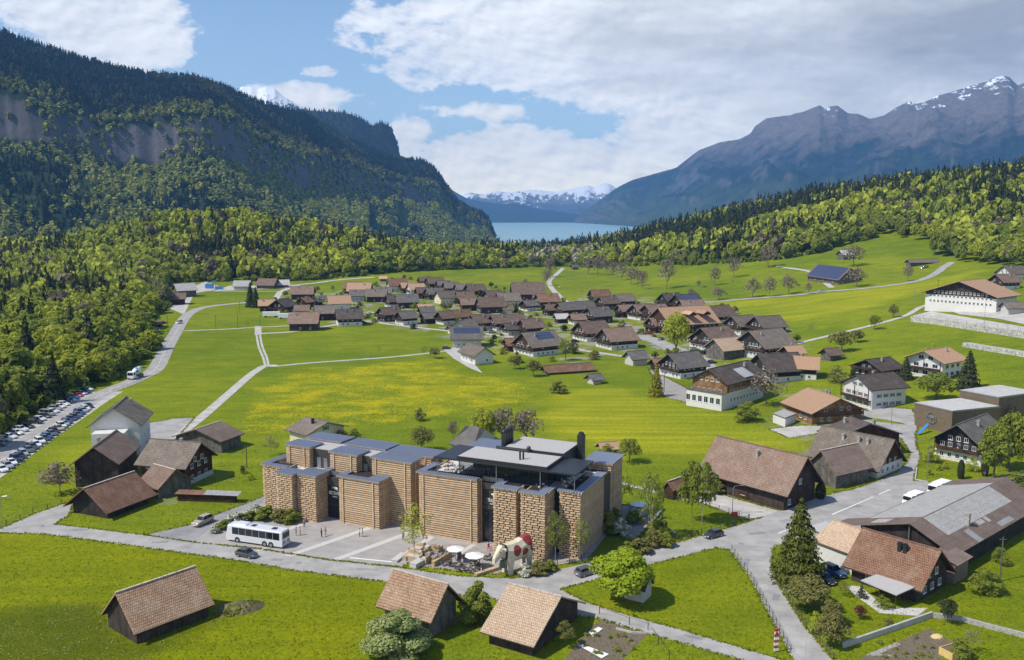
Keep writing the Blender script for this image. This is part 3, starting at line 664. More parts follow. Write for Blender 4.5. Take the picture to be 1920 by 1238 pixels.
m6 = rock_mat('mountain_hills', (.03,.055,.05), (.03,.05,.045), (.04,.055,.05), None, zr=(-60,300), sc_=.002, rock=(.06,.07,.07))
mountain('mountain', [(780,350),(850,358),(875,372),(900,378),(940,384),(965,381),(1000,390),(1040,397),(1080,402),(1180,408)], [(780,12900),(1180,13100)], [(780,11500),(1180,11700)], -62, 780, 1180, 110, 36, [(0,0),(.5,.5),(1,1)], 45, 95, m6, wob=.4)
# ------------------------------------------------------------------ woods: one mass each, built of whole trees
cmat = colmat('wood_leaves', .35)
def merged(name, P, H, Wd, C, protos, pick, label=None):
    """P (n,3) feet, H heights, Wd widths, C colours, one crown of quads each"""
    co = []; cc = []
    for k, pr in enumerate(protos):
        s = pick == k
        if not s.any(): continue
        n = s.sum(); q = pr.reshape(-1, 3); a = rng.uniform(0, 2*np.pi, n); ca, sa = np.cos(a), np.sin(a)
        x = (q[None, :, 0]*ca[:, None]-q[None, :, 1]*sa[:, None])*Wd[s][:, None]+P[s, 0][:, None]
        y = (q[None, :, 0]*sa[:, None]+q[None, :, 1]*ca[:, None])*Wd[s][:, None]+P[s, 1][:, None]
        z = q[None, :, 2]*H[s][:, None]+P[s, 2][:, None]
        co.append(np.stack([x, y, z], -1).reshape(-1, 3)); cc.append(np.repeat(C[s], len(q), 0))
    co = np.concatenate(co); cc = np.concatenate(cc); me = bpy.data.meshes.new(name)
    raw_mesh(me, co, np.arange(len(co)).reshape(-1, 4)); cattr(me, 'col', cc); me.materials.append(cmat)
    return tag(link(name, me), kind='stuff')
def tri_interp(X_, Y_, Z_, n, zmin=-1e9, smax=1.):
    ny, nx = X_.shape; ii = rng.uniform(0, (ny-2)*.999, n); jj = rng.uniform(0, nx-1.01, n)
    i, j = ii.astype(int), jj.astype(int); fi, fj = ii-i, jj-j
    f = lambda A: (A[i,j]*(1-fi)*(1-fj)+A[i+1,j]*fi*(1-fj)+A[i,j+1]*(1-fi)*fj+A[i+1,j+1]*fi*fj)
    return f(X_), f(Y_), f(Z_), i, j
# mountain wood
def mountain_wood():
    N0 = 76000
    x, y, z, i, j = tri_interp(XL, YL, ZL, N0)
    # weight by cell area
    area = np.hypot(XL[:-1,1:]-XL[:-1,:-1], YL[:-1,1:]-YL[:-1,:-1])*np.hypot(XL[1:,:-1]-XL[:-1,:-1], YL[1:,:-1]-YL[:-1,:-1])
    slope = np.abs(ZL[1:,:-1]-ZL[:-1,:-1])/np.hypot(XL[1:,:-1]-XL[:-1,:-1], YL[1:,:-1]-YL[:-1,:-1])
    w = area[i, j]; w = w/np.percentile(w, 97)
    px = PXL[i, j]; d = DL[i, j]
    keep = (rng.uniform(0, 1, N0) < w) & (d < 1.01) & (px > -60)
    cliff = (slope[i, j] > 1.5-np.where(px < 110, .9, 0)+fbm(x/90, y/90, 3, 8)*3.2-1.2)
    clear = ((px > 690) & (px < 770) & (d > .10) & (d < .42) & (fbm(x/90, y/90, 3, 20) > .46))
    keep &= ~(cliff & (rng.uniform(0, 1, N0) < .85)) & ~clear
    x, y, z, d, px = x[keep], y[keep], z[keep], d[keep], px[keep]; n = len(x)
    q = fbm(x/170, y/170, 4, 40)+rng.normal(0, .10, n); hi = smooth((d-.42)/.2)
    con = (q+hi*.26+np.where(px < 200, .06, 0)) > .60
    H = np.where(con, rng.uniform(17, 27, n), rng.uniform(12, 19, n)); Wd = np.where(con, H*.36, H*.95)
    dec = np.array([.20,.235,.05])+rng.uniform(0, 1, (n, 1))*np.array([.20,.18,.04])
    dec = dec*(1-.72*hi[:, None])+np.array([.012,.0,.004])*hi[:, None]  # leafy trees darken higher up: cloud shadow painted into their colour
    cn = np.array([.010,.020,.009])+rng.uniform(0, 1, (n, 1))*np.array([.014,.018,.006])  # conifer green deepened too, with the cloud shadow in its colour
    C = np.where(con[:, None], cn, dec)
    pr = [crown('spruce', 22, .30, 1., .5, 1), crown('spruce', 22, .30, 1., .5, 2), crown('bush', 26, .34, 1., .5, 3), crown('bush', 26, .34, 1., .5, 4)]
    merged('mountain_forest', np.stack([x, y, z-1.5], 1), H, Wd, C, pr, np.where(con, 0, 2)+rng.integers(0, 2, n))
    print('mountain trees', n)
mountain_wood()
def shoulder_wood():
    _, Xs, Ys, Zs, PXs, Ds = sh_; x, y, z, i, j = tri_interp(Xs, Ys, Zs, 5200); k = (Ds[i, j] > .15) & (Ds[i, j] < 1.02); x, y, z = x[k], y[k], z[k]; n = len(x); H = rng.uniform(18, 34, n)
    C = np.array([.014,.022,.010])+rng.uniform(0, 1, (n, 1))*np.array([.02,.022,.01]); merged('mountain_forest', np.stack([x, y, z-4], 1), H, H*.45, C, [crown('spruce', 20, .3, 1., .5, 1)], np.zeros(n, int))
shoulder_wood()
# valley woods
WP = gp([(-230,930),(-60,860),(0,812),(40,786),(90,764),(128,742),(158,722),(200,716),(235,690),(268,672),(283,655),(284,628),(270,610),(285,590),(318,576),(304,560),(304,545),(318,530),(400,528),(470,528),(560,527),(640,521),(740,511),(860,505),(1000,501)])
WP2 = gp([(1000,501),(1050,499),(1180,499),(1300,497),(1400,492),(1470,486),(1530,476),(1590,458),(1640,448)])
WP3 = gp([(1690,448),(1770,458),(1775,470),(1740,478),(1790,492),(1870,500),(1960,503),(2120,520)])
wood_poly = [(-900,230)]+WP+WP2[1:]+[(WP2[-1][0]+30, WP2[-1][1]+90), (WP3[0][0]-10, WP3[0][1]+80)]+WP3+[(1100,450),(1100,1750),(-1500,1750),(-1500,400)]
def valley_woods():
    pts = []
    for (x0, x1, y0, y1, st) in ((-330, 60, 190, 470, 7.5), (-700, 900, 470, 980, 9.5), (-900, 1100, 980, 1500, 13.5)):
        a, b = np.meshgrid(np.arange(x0, x1, st), np.arange(y0, y1, st))
        pts.append(np.stack([a.ravel()+rng.uniform(-.45, .45, a.size)*st, b.ravel()+rng.uniform(-.45, .45, a.size)*st], 1))
    P = np.concatenate(pts); x, y = P[:, 0], P[:, 1]
    keep = inpoly(x, y, wood_poly); x, y = x[keep], y[keep]
    px = 960+x/y*CF*1.0; keep = (px > -120) & (px < 2050); x, y, px = x[keep], y[keep], px[keep]
    near = sdist(x, y, wood_poly)     # distance from the wood's edge
    n = len(x); u = rng.uniform(0, 1, n)
    q = fbm(x/70, y/70, 4, 60)+rng.normal(0, .09, n); hill = (np.abs(px-420) < 330) & (y > 860)
    right = px > 900
    thr = np.where(hill, np.where(px > 360, .40, .50), np.where(right, np.where(near > 95, .40, .66), .66)); con = q > thr
    con &= near > 8; con |= (rng.uniform(0, 1, n) < .05) & (near > 12)
    H = np.where(con, rng.uniform(19, 29, n), rng.uniform(12.5, 20, n)); H = np.where(near < 14, H*.72, H); Wd = np.where(con, H*.32, H*rng.uniform(.55, .85, n))
    H = np.where((px < 300) & (y < 470), H*.86, H); H = H*(.78+.5*fbm(x/38, y/38, 2, 77)); Wd = Wd*rng.uniform(.75, 1.3, n)
    ylw = np.clip(fbm(x/55, y/55, 3, 90)*1.3-.15+rng.normal(0, .15, n), 0, 1)[:, None]
    dec = np.array([.25,.30,.045])*(1-ylw)+np.array([.48,.50,.06])*ylw
    brn = (rng.uniform(0, 1, n) < .07); dec[brn] = (.22,.19,.11)
    pale = (px > 980) & (px < 1130) & (rng.uniform(0, 1, n) < .5) & ~con; dec[pale] = (.42,.40,.25)
    cn = np.array([.036,.045,.017])+rng.uniform(0, 1, (n, 1))*np.array([.04,.04,.012]); C = np.where(con[:, None], cn, dec)
    z = T(x, y); hide = (near > 130) & (y < 820) & (px < 900)   # deep inside the flat wood only every second tree matters
    # the trees that stand at the edge or show largest become objects of their own
    vis = np.argsort(near+y*.03); own = np.zeros(n, bool)
    own[vis[:10000]] = False
    e_l = [k for k in vis if px[k] < 560][:150]; e_r = [k for k in vis if px[k] >= 560][:140]
    own[e_l+e_r] = True
    fr = [k for k in np.argsort(y) if px[k] < 330 and not own[k]][:110]; own[fr] = True
    cl = [proto('round', 'spring', 1500, .085, .5, s) for s in (1, 2)]+[proto('tall', 'green', 1500, .085, .5, s) for s in (3, 4)]+[proto('round', 'bud', 900, .07, .5, 5)]
    cs = [proto('spruce', 'dark', 1100, .085, .5, s) for s in (6, 7)]
    tr, ts = trunk('thin'), trunk('spruce')
    for k in np.nonzero(own)[0]:
        zz = (float(x[k]), float(y[k]), float(z[k])-.2)
        if con[k]:
            o = empty('spruce_tree', zz, u[k]*6, 'tall dark green spruce standing in the wood round the valley meadows', 'tree', 'spruces of the valley wood')
            c = link('crown', cs[k % 2], o); t = link('trunk', ts, o); t.scale = (H[k]*.9,)*2+(H[k],)
        else:
            i_ = 4 if (brn[k] or pale[k]) else int(ylw[k, 0] < .45)*2+k % 2
            lb = ('half bare brownish tree with few new leaves in the valley wood', 'half bare trees of the valley wood') if i_ == 4 else ('fresh yellow green leafy tree in the wood round the valley meadows', 'bright leafy trees of the valley wood') if i_ < 2 else ('deeper green leafy tree in the wood round the valley meadows', 'deep green leafy trees of the valley wood')
            o = empty('leafy_tree', zz, u[k]*6, lb[0], 'tree', lb[1])
            c = link('crown', cl[i_], o); t = link('trunk', tr, o); t.scale = (H[k]*.9,)*2+(H[k]*.95,)
        c.scale = (Wd[k]*1.15, Wd[k]*1.15, H[k])
    s = ~own
    pr = [crown('spruce', 200, .13, 1., .5, 1), crown('spruce', 200, .13, 1., .5, 2), crown('round', 420, .112, 1., .5, 3), crown('tall', 420, .112, 1., .5, 4)]
    dist = np.hypot(x, y); nearS = s & (dist < 620); farS = s & ~nearS
    merged('valley_forest', np.stack([x, y, z-.3], 1)[nearS], H[nearS], Wd[nearS]*1.1, C[nearS], pr, (np.where(con, 0, 2)+rng.integers(0, 2, n))[nearS])
    pr = [crown('spruce', 70, .19, 1., .5, 1), crown('spruce', 70, .19, 1., .5, 2), crown('round', 100, .21, 1., .5, 3), crown('tall', 100, .21, 1., .5, 4)]
    merged('valley_forest', np.stack([x, y, z-.3], 1)[farS], H[farS], Wd[farS]*1.15, C[farS], pr, (np.where(con, 0, 2)+rng.integers(0, 2, n))[farS])
    print('valley trees', n, own.sum())
valley_woods()
# undergrowth along the wood edge
def edge_bushes():
    pts = []
    for a, b in zip(WP[:-1]+WP2[:-1], WP[1:]+WP2[1:]):
        ln = math.hypot(b[0]-a[0], b[1]-a[1])
        for k in range(int(ln/3.2)):
            t = random.random(); pts.append((a[0]+(b[0]-a[0])*t+random.uniform(-2, 2), a[1]+(b[1]-a[1])*t+random.uniform(-1, 4)))
    P = np.array(pts); n = len(P); H = rng.uniform(2.5, 6, n); y = rng.uniform(0, 1, (n, 1))
    C = np.array([.14,.19,.03])*(1-y)+np.array([.28,.31,.05])*y
    merged('undergrowth', np.stack([P[:, 0], P[:, 1], T(P[:, 0], P[:, 1])-.3], 1), H, H*rng.uniform(1, 1.5, n), C, [crown('bush', 80, .25, 1., .5, 9)], np.zeros(n, int))
edge_bushes()
# ------------------------------------------------------------------ houses
K['ridge_pale'] = plain('ridge_pale', (.50,.43,.35), .9, var=.4, scale=2.5)
CAM = Vector((0, 0, CH))
def _win(w, h, key, fr='white', gl='glass', shut=None):
    """one window: frame, bars and panes in one mesh; stands on local x-z, facing -y"""
    k = ('win', w, h, fr, gl, shut)
    if k not in _tm:
        mb = MB(); t = .07
        mb.box(-w/2,w/2,-.05,0,-h/2,-h/2+t,0); mb.box(-w/2,w/2,-.05,0,h/2-t,h/2,0)
        mb.box(-w/2,-w/2+t,-.05,0,-h/2+t,h/2-t,0); mb.box(w/2-t,w/2,-.05,0,-h/2+t,h/2-t,0)
        mb.box(-.03,.03,-.045,0,-h/2+t,h/2-t,0); mb.box(-w/2+t,w/2-t,-.02,.02,-h/2+t,h/2-t,1)
        mb.box(-w/2-.1,w/2+.1,-.12,.0,-h/2-.08,-h/2-.002,0)
        mats = [K[fr], K[gl]]
        if shut: mb.box(-w/2-.42,-w/2-.02,-.07,0,-h/2,h/2,2); mb.box(w/2+.02,w/2+.42,-.07,0,-h/2,h/2,2); mats.append(K[shut])
        _tm[k] = mb.mesh('window', mats)
    return _tm[k]
K['shutter'] = plain('shutter', (.12,.17,.11), .7); K['shutter_red'] = plain('shutter_red', (.28,.05,.03), .7)
K['door_brown'] = plain('door_brown', (.13,.06,.03), .7)
def put_windows(root, L_, W_, hw, hr, base_h, floors, step=2.6, wsz=(1.0,1.15), skip=(), shut=None, gable_row=True, fr='white', p=1.0, seed=0):
    rd = random.Random(seed); rz = root.rotation_euler.z; c = Vector(root.location)
    for side, (nx_, ny_, ext, ln) in {'front': (0,-1,W_/2,L_), 'back': (0,1,W_/2,L_), 'left': (-1,0,L_/2,W_), 'right': (1,0,L_/2,W_)}.items():
        if side in skip: continue
        n = Vector((nx_*math.cos(rz)-ny_*math.sin(rz), nx_*math.sin(rz)+ny_*math.cos(rz), 0))
        if n.dot((CAM-c).normalized()) < .12: continue
        rows = [(base_h*.52 if base_h > 1.6 else 1.5) + f*2.65 for f in range(floors)]; rows = [z for z in rows if z+wsz[1]/2 < hw-.15]
        if side in ('left', 'right') and gable_row and hr-hw > 1.8: rows.append(hw+.35)
        for ri, z in enumerate(rows):
            avail = ln-1.4
            if z > hw: avail = (ln)*(1-(z+.7-hw)/(hr-hw))-.8
            k = int(avail/step)
            if k < 1: k = 1 if avail > 1.3 else 0
            for i in range(k):
                if rd.random() > p: continue
                s = (i-(k-1)/2)*min(step, avail/max(k, 1))
                o = link('window', _win(wsz[0], wsz[1], 0, fr, 'glass', shut), root)
                x, y = (nx_*ext, s) if nx_ else (s, ny_*ext)
                e_ = .13 if z < base_h else .01
                o.location = (x+nx_*e_, y+ny_*e_, z); o.rotation_euler = (0, 0, math.atan2(nx_, -ny_))
def chimney(root, par, x, y, z0, h=1.4, w=.55, m='stone'):
    mb = MB(); mb.box(x-w/2,x+w/2,y-w/2,y+w/2,z0-1,z0+h); mb.box(x-w/2-.1,x+w/2+.1,y-w/2-.1,y+w/2+.1,z0+h,z0+h+.12)
    mb.box(x-w/2+.05,x+w/2-.05,y-w/2+.05,y+w/2-.05,z0+h+.12,z0+h+.35); mb.box(x-w/2-.06,x+w/2+.06,y-w/2-.06,y+w/2+.06,z0+h+.35,z0+h+.43)
    return mb.build('chimney', K[m], par)
def house(P, yaw, L_, W_, hw, hr, roof, wall, label, base=None, bh=0., oe=.9, og=.9, cat='house', name='chalet', group=None, floors=2, wins=1., step=2.6, wsz=(1.,1.15), shut=None,
          chim=1, chm='stone', balc=True, doors=0, hip=0., skip=(), seed=0, off=0., under='timber_dark', solar=None, ridge_m=None, asym=0.):
    """ridge along local x; P is the middle of the footprint"""
    root = empty(name, P, yaw, label, cat, group); x0, x1, y0, y1 = -L_/2, L_/2, -W_/2, W_/2
    zb = -2.2 if P[0] > 60 else -.4
    mb = MB()
    mb._add([(x0,y0,zb),(x0,y1,zb),(x0,y1,hw),(x0,off,hr-.12),(x0,y0,hw),(x1,y0,zb),(x1,y1,zb),(x1,y1,hw),(x1,off,hr-.12),(x1,y0,hw)],
            [(0,4,3,2,1),(5,6,7,8,9),(0,5,9,4),(1,2,7,6)])
    mb.build('wall', K[wall], root)
    if base and bh > 0:
        m2_ = MB(); e = .12; m2_.box(x0-e,x1+e,y0-e,y1+e,zb,bh); m2_.build('ground_floor_wall', K[base], root)
    m3_ = MB(); th = .2; sl = (hr-hw)/(W_/2)
    for sy in (-1, 1):
        ye = (y0 if sy < 0 else y1)
        s_ = (hr-hw)/abs(ye-off); ze = hw-oe*s_; yo = ye+sy*oe
        if asym and sy < 0: ze -= asym*s_; yo -= asym
        a, b = (x0-og, yo, ze+.14), (x1+og, yo, ze+.14); c_, d_ = (x1+og, off, hr+.14), (x0-og, off, hr+.14)
        if hip:
            c_ = (x1+og-hip, off, hr+.14); d_ = (x0-og+hip, off, hr+.14)
        m3_.slab(a, b, c_, d_, th, 0)
        m3_.slab((a[0]+.04,a[1]-sy*.04,a[2]-th-.004),(b[0]-.04,b[1]-sy*.04,b[2]-th-.004),(c_[0]-.04,c_[1],c_[2]-th-.004),(d_[0]+.04,d_[1],d_[2]-th-.004), .06, 1)
    if hip:
        for sx in (-1, 1):
            X_ = x0-og if sx < 0 else x1+og; zl = hw-oe*sl+.14
            m3_.slab((X_, y0-oe, zl), (X_, y1+oe, zl), (X_-sx*hip, off, hr+.14), (X_-sx*hip, off+.01, hr+.14), th, 0)
    else: m3_.box(x0-og, x1+og, off-.16, off+.16, hr+.10, hr+.24, 2)
    # barge boards
    rf = m3_.build('roof', [K[roof], K[under], K[ridge_m or roof]], root)
    rd = random.Random(seed*13+int(P[0]*7) % 97)
    for i in range(chim):
        cx = rd.uniform(-.3, .3)*L_; cy = rd.choice([-.16, .16])*W_; chimney(root, rf, cx, cy+off, hr-abs(cy)*sl, 1.1, .6, chm)
    if wins: put_windows(root, L_, W_, hw, hr, bh, floors, step, wsz, skip, shut, True, 'white', wins, seed)
    c = Vector(P)
    if balc:
        for sx in (-1, 1):
            n = Vector((sx*math.cos(yaw), sx*math.sin(yaw), 0))
            if n.dot((CAM-c).normalized()) > .15:
                z = max(bh, 2.5)+.05; X_ = (x1 if sx > 0 else x0); q = MB(); xo = X_+sx*min(1.2, og+.1)
                q.box(min(X_+sx*.02,xo), max(X_+sx*.02,xo), y0+.3, y1-.3, z, z+.14); q.box(min(xo-.08,xo+.08)-.0, xo+.08, y0+.3, y1-.3, z+.14, z+.95)
                for yy in (y0+.35, 0, y1-.35): q.box(xo-.1, xo+.1, yy-.1, yy+.1, z-.3, hw+.1)
                q.build('balcony', K['timber_brown'], root)
    for i in range(doors):
        for sx, sy in ((-1,0),(1,0),(0,-1)):
            n = Vector((sx*math.cos(yaw)-sy*math.sin(yaw), sx*math.sin(yaw)+sy*math.cos(yaw), 0))
            if n.dot((CAM-c).normalized()) > .3:
                q = MB(); w = 2.6
                if sx: q.box(*(sorted((sx*(L_/2+.02), sx*(L_/2+.1)))), -w/2, w/2, 0, min(2.6, hw-.5))
                else: q.box(-w/2, w/2, *(sorted((sy*(W_/2+.02), sy*(W_/2+.1)))), 0, min(2.6, hw-.5))
                q.build('barn_door', K['timber_brown'], root)
    if solar:
        q = MB(); sy = solar[4]; s_ = sl
        zf_ = lambda y: hr+.14-abs(y-off)*s_+.08
        xa, xb, ya, yb = solar[0]*L_, solar[1]*L_, sy*solar[2]*W_/2, sy*solar[3]*W_/2
        q.slab((xa,ya,zf_(ya)),(xb,ya,zf_(ya)),(xb,yb,zf_(yb)),(xa,yb,zf_(yb)), .05); q.build('solar_panel', K['solar'], rf)
    return root
def hb(A, B, C, gable, ey, ry, roof, wall, label, **kw):
    """footprint from three ground corners in pixels: A and C beside the near corner B; gable names the gable side"""
    a, b, c = G(*A), G(*B), G(*C); r = (b-a) if gable == 'BC' else (c-b)     # ridge direction
    yaw = math.atan2(r.y, r.x); L_ = r.length; d = Vector((math.cos(yaw), math.sin(yaw), 0)); nrm = Vector((-d.y, d.x, 0))
    o = (c-b) if gable == 'BC' else (a-b); W_ = abs(o.dot(nrm)); s = 1 if o.dot(nrm) > 0 else -1
    P = b + (-d if gable == 'BC' else d)*L_/2 + nrm*s*W_/2; P.z = b.z
    oe = kw.get('oe', .9); og = kw.get('og', .9)
    hw = (HZ(b, ey)-b.z); gm = b+nrm*s*W_/2 + (d if gable == 'BC' else -d)*og; hr = HZ(gm, ry)-b.z
    kw.pop('fixh', None)
    sl = (hr-hw)/(W_/2+oe); hw = hw+sl*oe*.0
    if 'hw' in kw: hw = kw.pop('hw')
    if 'hr' in kw: hr = kw.pop('hr')
    print('%-34s yaw %4.0f L %4.1f W %4.1f hw %4.1f hr %4.1f z %4.1f' % (label[:34], math.degrees(yaw), L_, W_, hw, hr, P.z))
    return house(P, yaw, L_, W_, hw, hr, roof, wall, label, **kw)
barn = dict(ridge_m='ridge_pale', cat='barn', name='barn', wins=0, balc=False, chim=0)
hb((214,1171),(257,1208),(391,1156),'AB',1186,1108,'tile_near','timber_dark','weathered barn with brown tile roof alone in the meadow beside a mound', hw=2.6, hr=6.7, oe=.8, og=.7, doors=0, **barn)
hb((722,1172),(806,1199),(868,1170),'BC',1150,1097,'tile_near','timber_grey','tall hay barn with tan tile roof behind the white blossoming bush', oe=1.0, og=1.0, **barn)
hb((917,1207),(998,1231),(1091,1160),'BC',1198,1120,'tile_tan','timber_dark','barn with pale sandy tile roof beside the vegetable beds', oe=1.2, og=.9, **barn)
hb((118,968),(203,973),(278,944),'AB',951,917,'tile_rust','timber_black','long low barn with patched rust brown roof beside the street', oe=1.3, og=1.4, under='timber_black', **barn)
hb((153,906),(223,912),(258,880),'AB',878,863,'tile_mid','timber_dark','brown roofed house with one pale roof slope between white house and long barn', oe=.8, og=1.2, wins=0, balc=False, name='house', hw=6.0, hr=9.6)
hb((265,905),(348,913),(412,890),'BC',872,831,'tile_greybrown','timber_red','reddish wooden chalet with grey brown roof and a flower terrace', oe=1.1, og=1.0, base='plaster_grey', bh=1.2, floors=3, balc=False)
hb((262,925),(298,936),(342,913),'BC',915,882,'tile_mid','timber_grey','small shed with two brown roof planes squeezed beside the long barn', oe=.5, og=.5, **barn)
wh = hb((184,848),(264,854),(283,830),'AB',792,766,'tile_greybrown','plaster_white','tall white house with solar panels on its left roof slope', oe=1., og=.9, wins=.5, balc=False, name='house', solar=(-.4,.42,.12,.98,1), floors=3)
hb((352,833),(416,850),(452,836),'AB',826,806,'sheet_brown','timber_grey','open timber barn with grey brown roof beside the field path', oe=.7, og=1., under='timber_grey', **barn)
hb((544,836),(577,846),(650,831),'BC',813,793,'tile_greybrown','plaster_cream','pale yellow house with brown roof behind the hotel', oe=1., og=1., name='house', balc=False, shut='shutter', floors=2, chm='metal_dark')
hb((848,852),(885,862),(930,846),'BC',838,806,'tile_grey','plaster_grey','grey hipped roof house half hidden behind the black restaurant roof', oe=.8, og=.8, name='house', hip=3., wins=0, balc=False, chim=0)
hb((1322,915),(1469,958),(1523,935),'BC',916,858,'tile_mid','timber_dark','huge dark timber barn with wide brown roof at the road junction', oe=1.3, og=1.6, cat='barn', name='barn', wins=.35, balc=False, chim=1, floors=2, doors=1)
hb((1241,934),(1262,938),(1297,925),'AB',917,904,'tile_rust','timber_brown','little brown garden shed under the birches', oe=.4, og=.4, **barn)
hb((1520,868),(1644,897),(1682,876),'BC',876,826,'tile_greybrown','timber_brown','long farmhouse with brown roof, roof windows and three chimneys', oe=1.1, og=1., base='plaster_white', bh=2.6, chim=3, name='house', floors=2, balc=False)
hb((1519,899),(1567,917),(1628,902),'AB',886,846,'sheet_brown','timber_grey','timber barn with smooth brown sheet roof built against the long farmhouse', oe=.7, og=.8, **barn)
hb((1560,860),(1650,838),(1684,852),'AB',820,806,'tile_dark','timber_brown','dark ribbed roof wing behind the long farmhouse', oe=.6, og=.6, name='house', wins=0, balc=False, chim=2, hw=5.5, hr=8.5)
hb((1739,863),(1838,875),(1885,850),'AB',834,797,'tile_grey','timber_black','big dark chalet with grey stone roof and row of white windows', oe=1., og=1.6, base='plaster_white', bh=2.8, floors=3, step=1.9)
hb((1845,848),(1885,852),(1925,835),'BC',826,800,'tile_grey','timber_grey','grey roofed wing behind the big dark chalet', oe=.8, og=.8, wins=0, balc=False, chim=0, name='house')
lr = hb((1596,1088),(1719,1130),(1783,1102),'BC',1092,1034,'tile_rust','timber_dark','dark timber bungalow with reddish brown roof and two flues in flower garden', oe=1.2, og=1.2, floors=1, balc=False, chim=2, chm='metal_dark', name='house')
hb((1526,1050),(1597,1078),(1650,1046),'BC',1038,1003,'tile_tan','plaster_white','white garage with pale tile roof beside the spruce', oe=.5, og=.3, cat='garage', name='garage', wins=0, balc=False, chim=0)
hb((1170,1122),(1206,1131),(1230,1119),'BC',1113,1095,'tile_dark','plaster_grey','small whitewashed shed under the big maple', oe=.3, og=.4, cat='shed', name='shed', wins=0, balc=False, chim=0, hw=2.4, hr=4.2)
hb((1472,777),(1522,797),(1598,780),'BC',772,748,'tile_orange','timber_gold','golden timber chalet with orange roof and dormer behind the white bus', oe=1.2, og=1.4, floors=3, wins=.6, chim=2)
hb((1588,752),(1634,769),(1697,757),'AB',729,704,'tile_dark','plaster_white','white chalet with dark roof and wooden balcony next to the timber halls', oe=1., og=1.1, floors=2, shut='shutter')
hb((1603,702),(1652,712),(1692,700),'AB',694,675,'tile_dark','timber_black','black timber chalet behind the white chalet with dark roof', oe=.9, og=1.)
hb((1730,693),(1767,712),(1802,698),'AB',673,643,'tile_orange','plaster_white','modern white chalet with orange roof at the upper meadow', oe=1.6, og=2., floors=2, step=3.4, wsz=(1.9,1.4), hw=6.4, hr=9.2)
sch = hb((1782,569),(1867,586),(1905,573),'AB',556,528,'tile_orange','timber_dark','large white and dark school building with terracotta roof above the court', base='plaster_white', bh=6.2, oe=1.6, og=2.2, floors=4, step=1.9, cat='school', name='school_building', balc=False, chim=1)
hb((1514,527),(1573,534),(1648,532),'BC',523,503,'sheet_brown','timber_grey','wide farm building covered with solar panels beside the upper road', oe=1.2, og=1.2, cat='farm building', name='farm_building', wins=.4, balc=False, chim=0, solar=(-.48,.48,.04,1.1,-1), floors=1)
# flat roofed timber halls
def block(A, B, C, ty, label, wallm, roofm, cat, name, rim='metal_grey', lean=0.):
    a, b, c = G(*A), G(*B), G(*C); h = HZ(b, ty)-b.z; d = a+(c-b); root = empty(name, b, 0, label, cat)
    pts = [Vector((q.x-b.x, q.y-b.y, 0)) for q in (a, b, c, d)]; ctr = sum(pts, Vector())/4; mb = MB()
    lo = [(*((p-ctr)*(1-lean)+ctr)[:2], -2.5) for p in pts]; mb.loft([lo, [(*p[:2], h) for p in pts]]); mb.build('wall', K[wallm], root)
    q = MB(); q.prism([tuple(((p-ctr)*1.015+ctr)[:2]) for p in pts], h+.003, h+.35); q.build('roof_rim', K[rim], root)
    q = MB(); q.prism([tuple(((p-ctr)*.985+ctr)[:2]) for p in pts], h+.355, h+.42); q.build('roof', K[roofm], root)
    return root, a-b, c-b, h
hall, ea, ec, hh = block((1712,797),(1783,816),(1872,800),773,'lower timber hall with leaning front and round cow emblem','larch_modern','sheet_white','hall','timber_hall', lean=.05)
hall2, _, _, h2 = block((1797,775),(1870,792),(1945,772),747,'taller timber hall with pale flat roof behind the emblem hall','larch_modern','sheet_white','hall','timber_hall')
fr = Matrix((( (-ea).normalized()), (Vector((0,0,1))), ((-ea).normalized().cross(Vector((0,0,1)))))).transposed().to_4x4()
COWP = [(-.95,.25),(-.8,.55),(-.55,.5),(-.2,.55),(.75,.5),(.95,.3),(.92,-.55),(.7,-.55),(.66,-.1),(.1,-.15),(.05,-.55),(-.2,-.55),(-.22,-.05),(-.5,.05),(-.7,-.02)]
def emblem(parent, pos, mtx, s, mat, ring=True, name='emblem', pts=COWP, th=.06):
    q = MB(); q.M = Matrix.Translation(pos) @ mtx.to_4x4()
    if ring:
        n = 24
        for i in range(n):
            a0, a1 = 2*math.pi*i/n, 2*math.pi*(i+1)/n; r0, r1 = s*1.32, s*1.5
            p = [(r*math.cos(a), r*math.sin(a)) for r, a in ((r0,a0),(r1,a0),(r1,a1),(r0,a1))]; q.prism(p, .0, th)
    tri = tessellate_polygon([[Vector((x*s, y*s, 0)) for x, y in pts]])
    for t in tri: q.prism([(pts[i][0]*s, pts[i][1]*s) for i in t], .002, th+.01)
    return q.build(name, mat, parent)
emblem(hall, ea*.52+Vector((0,0,hh*.55))+(-ea).normalized().cross(Vector((0,0,1)))*.12, fr, 1.05, K['metal_grey'])
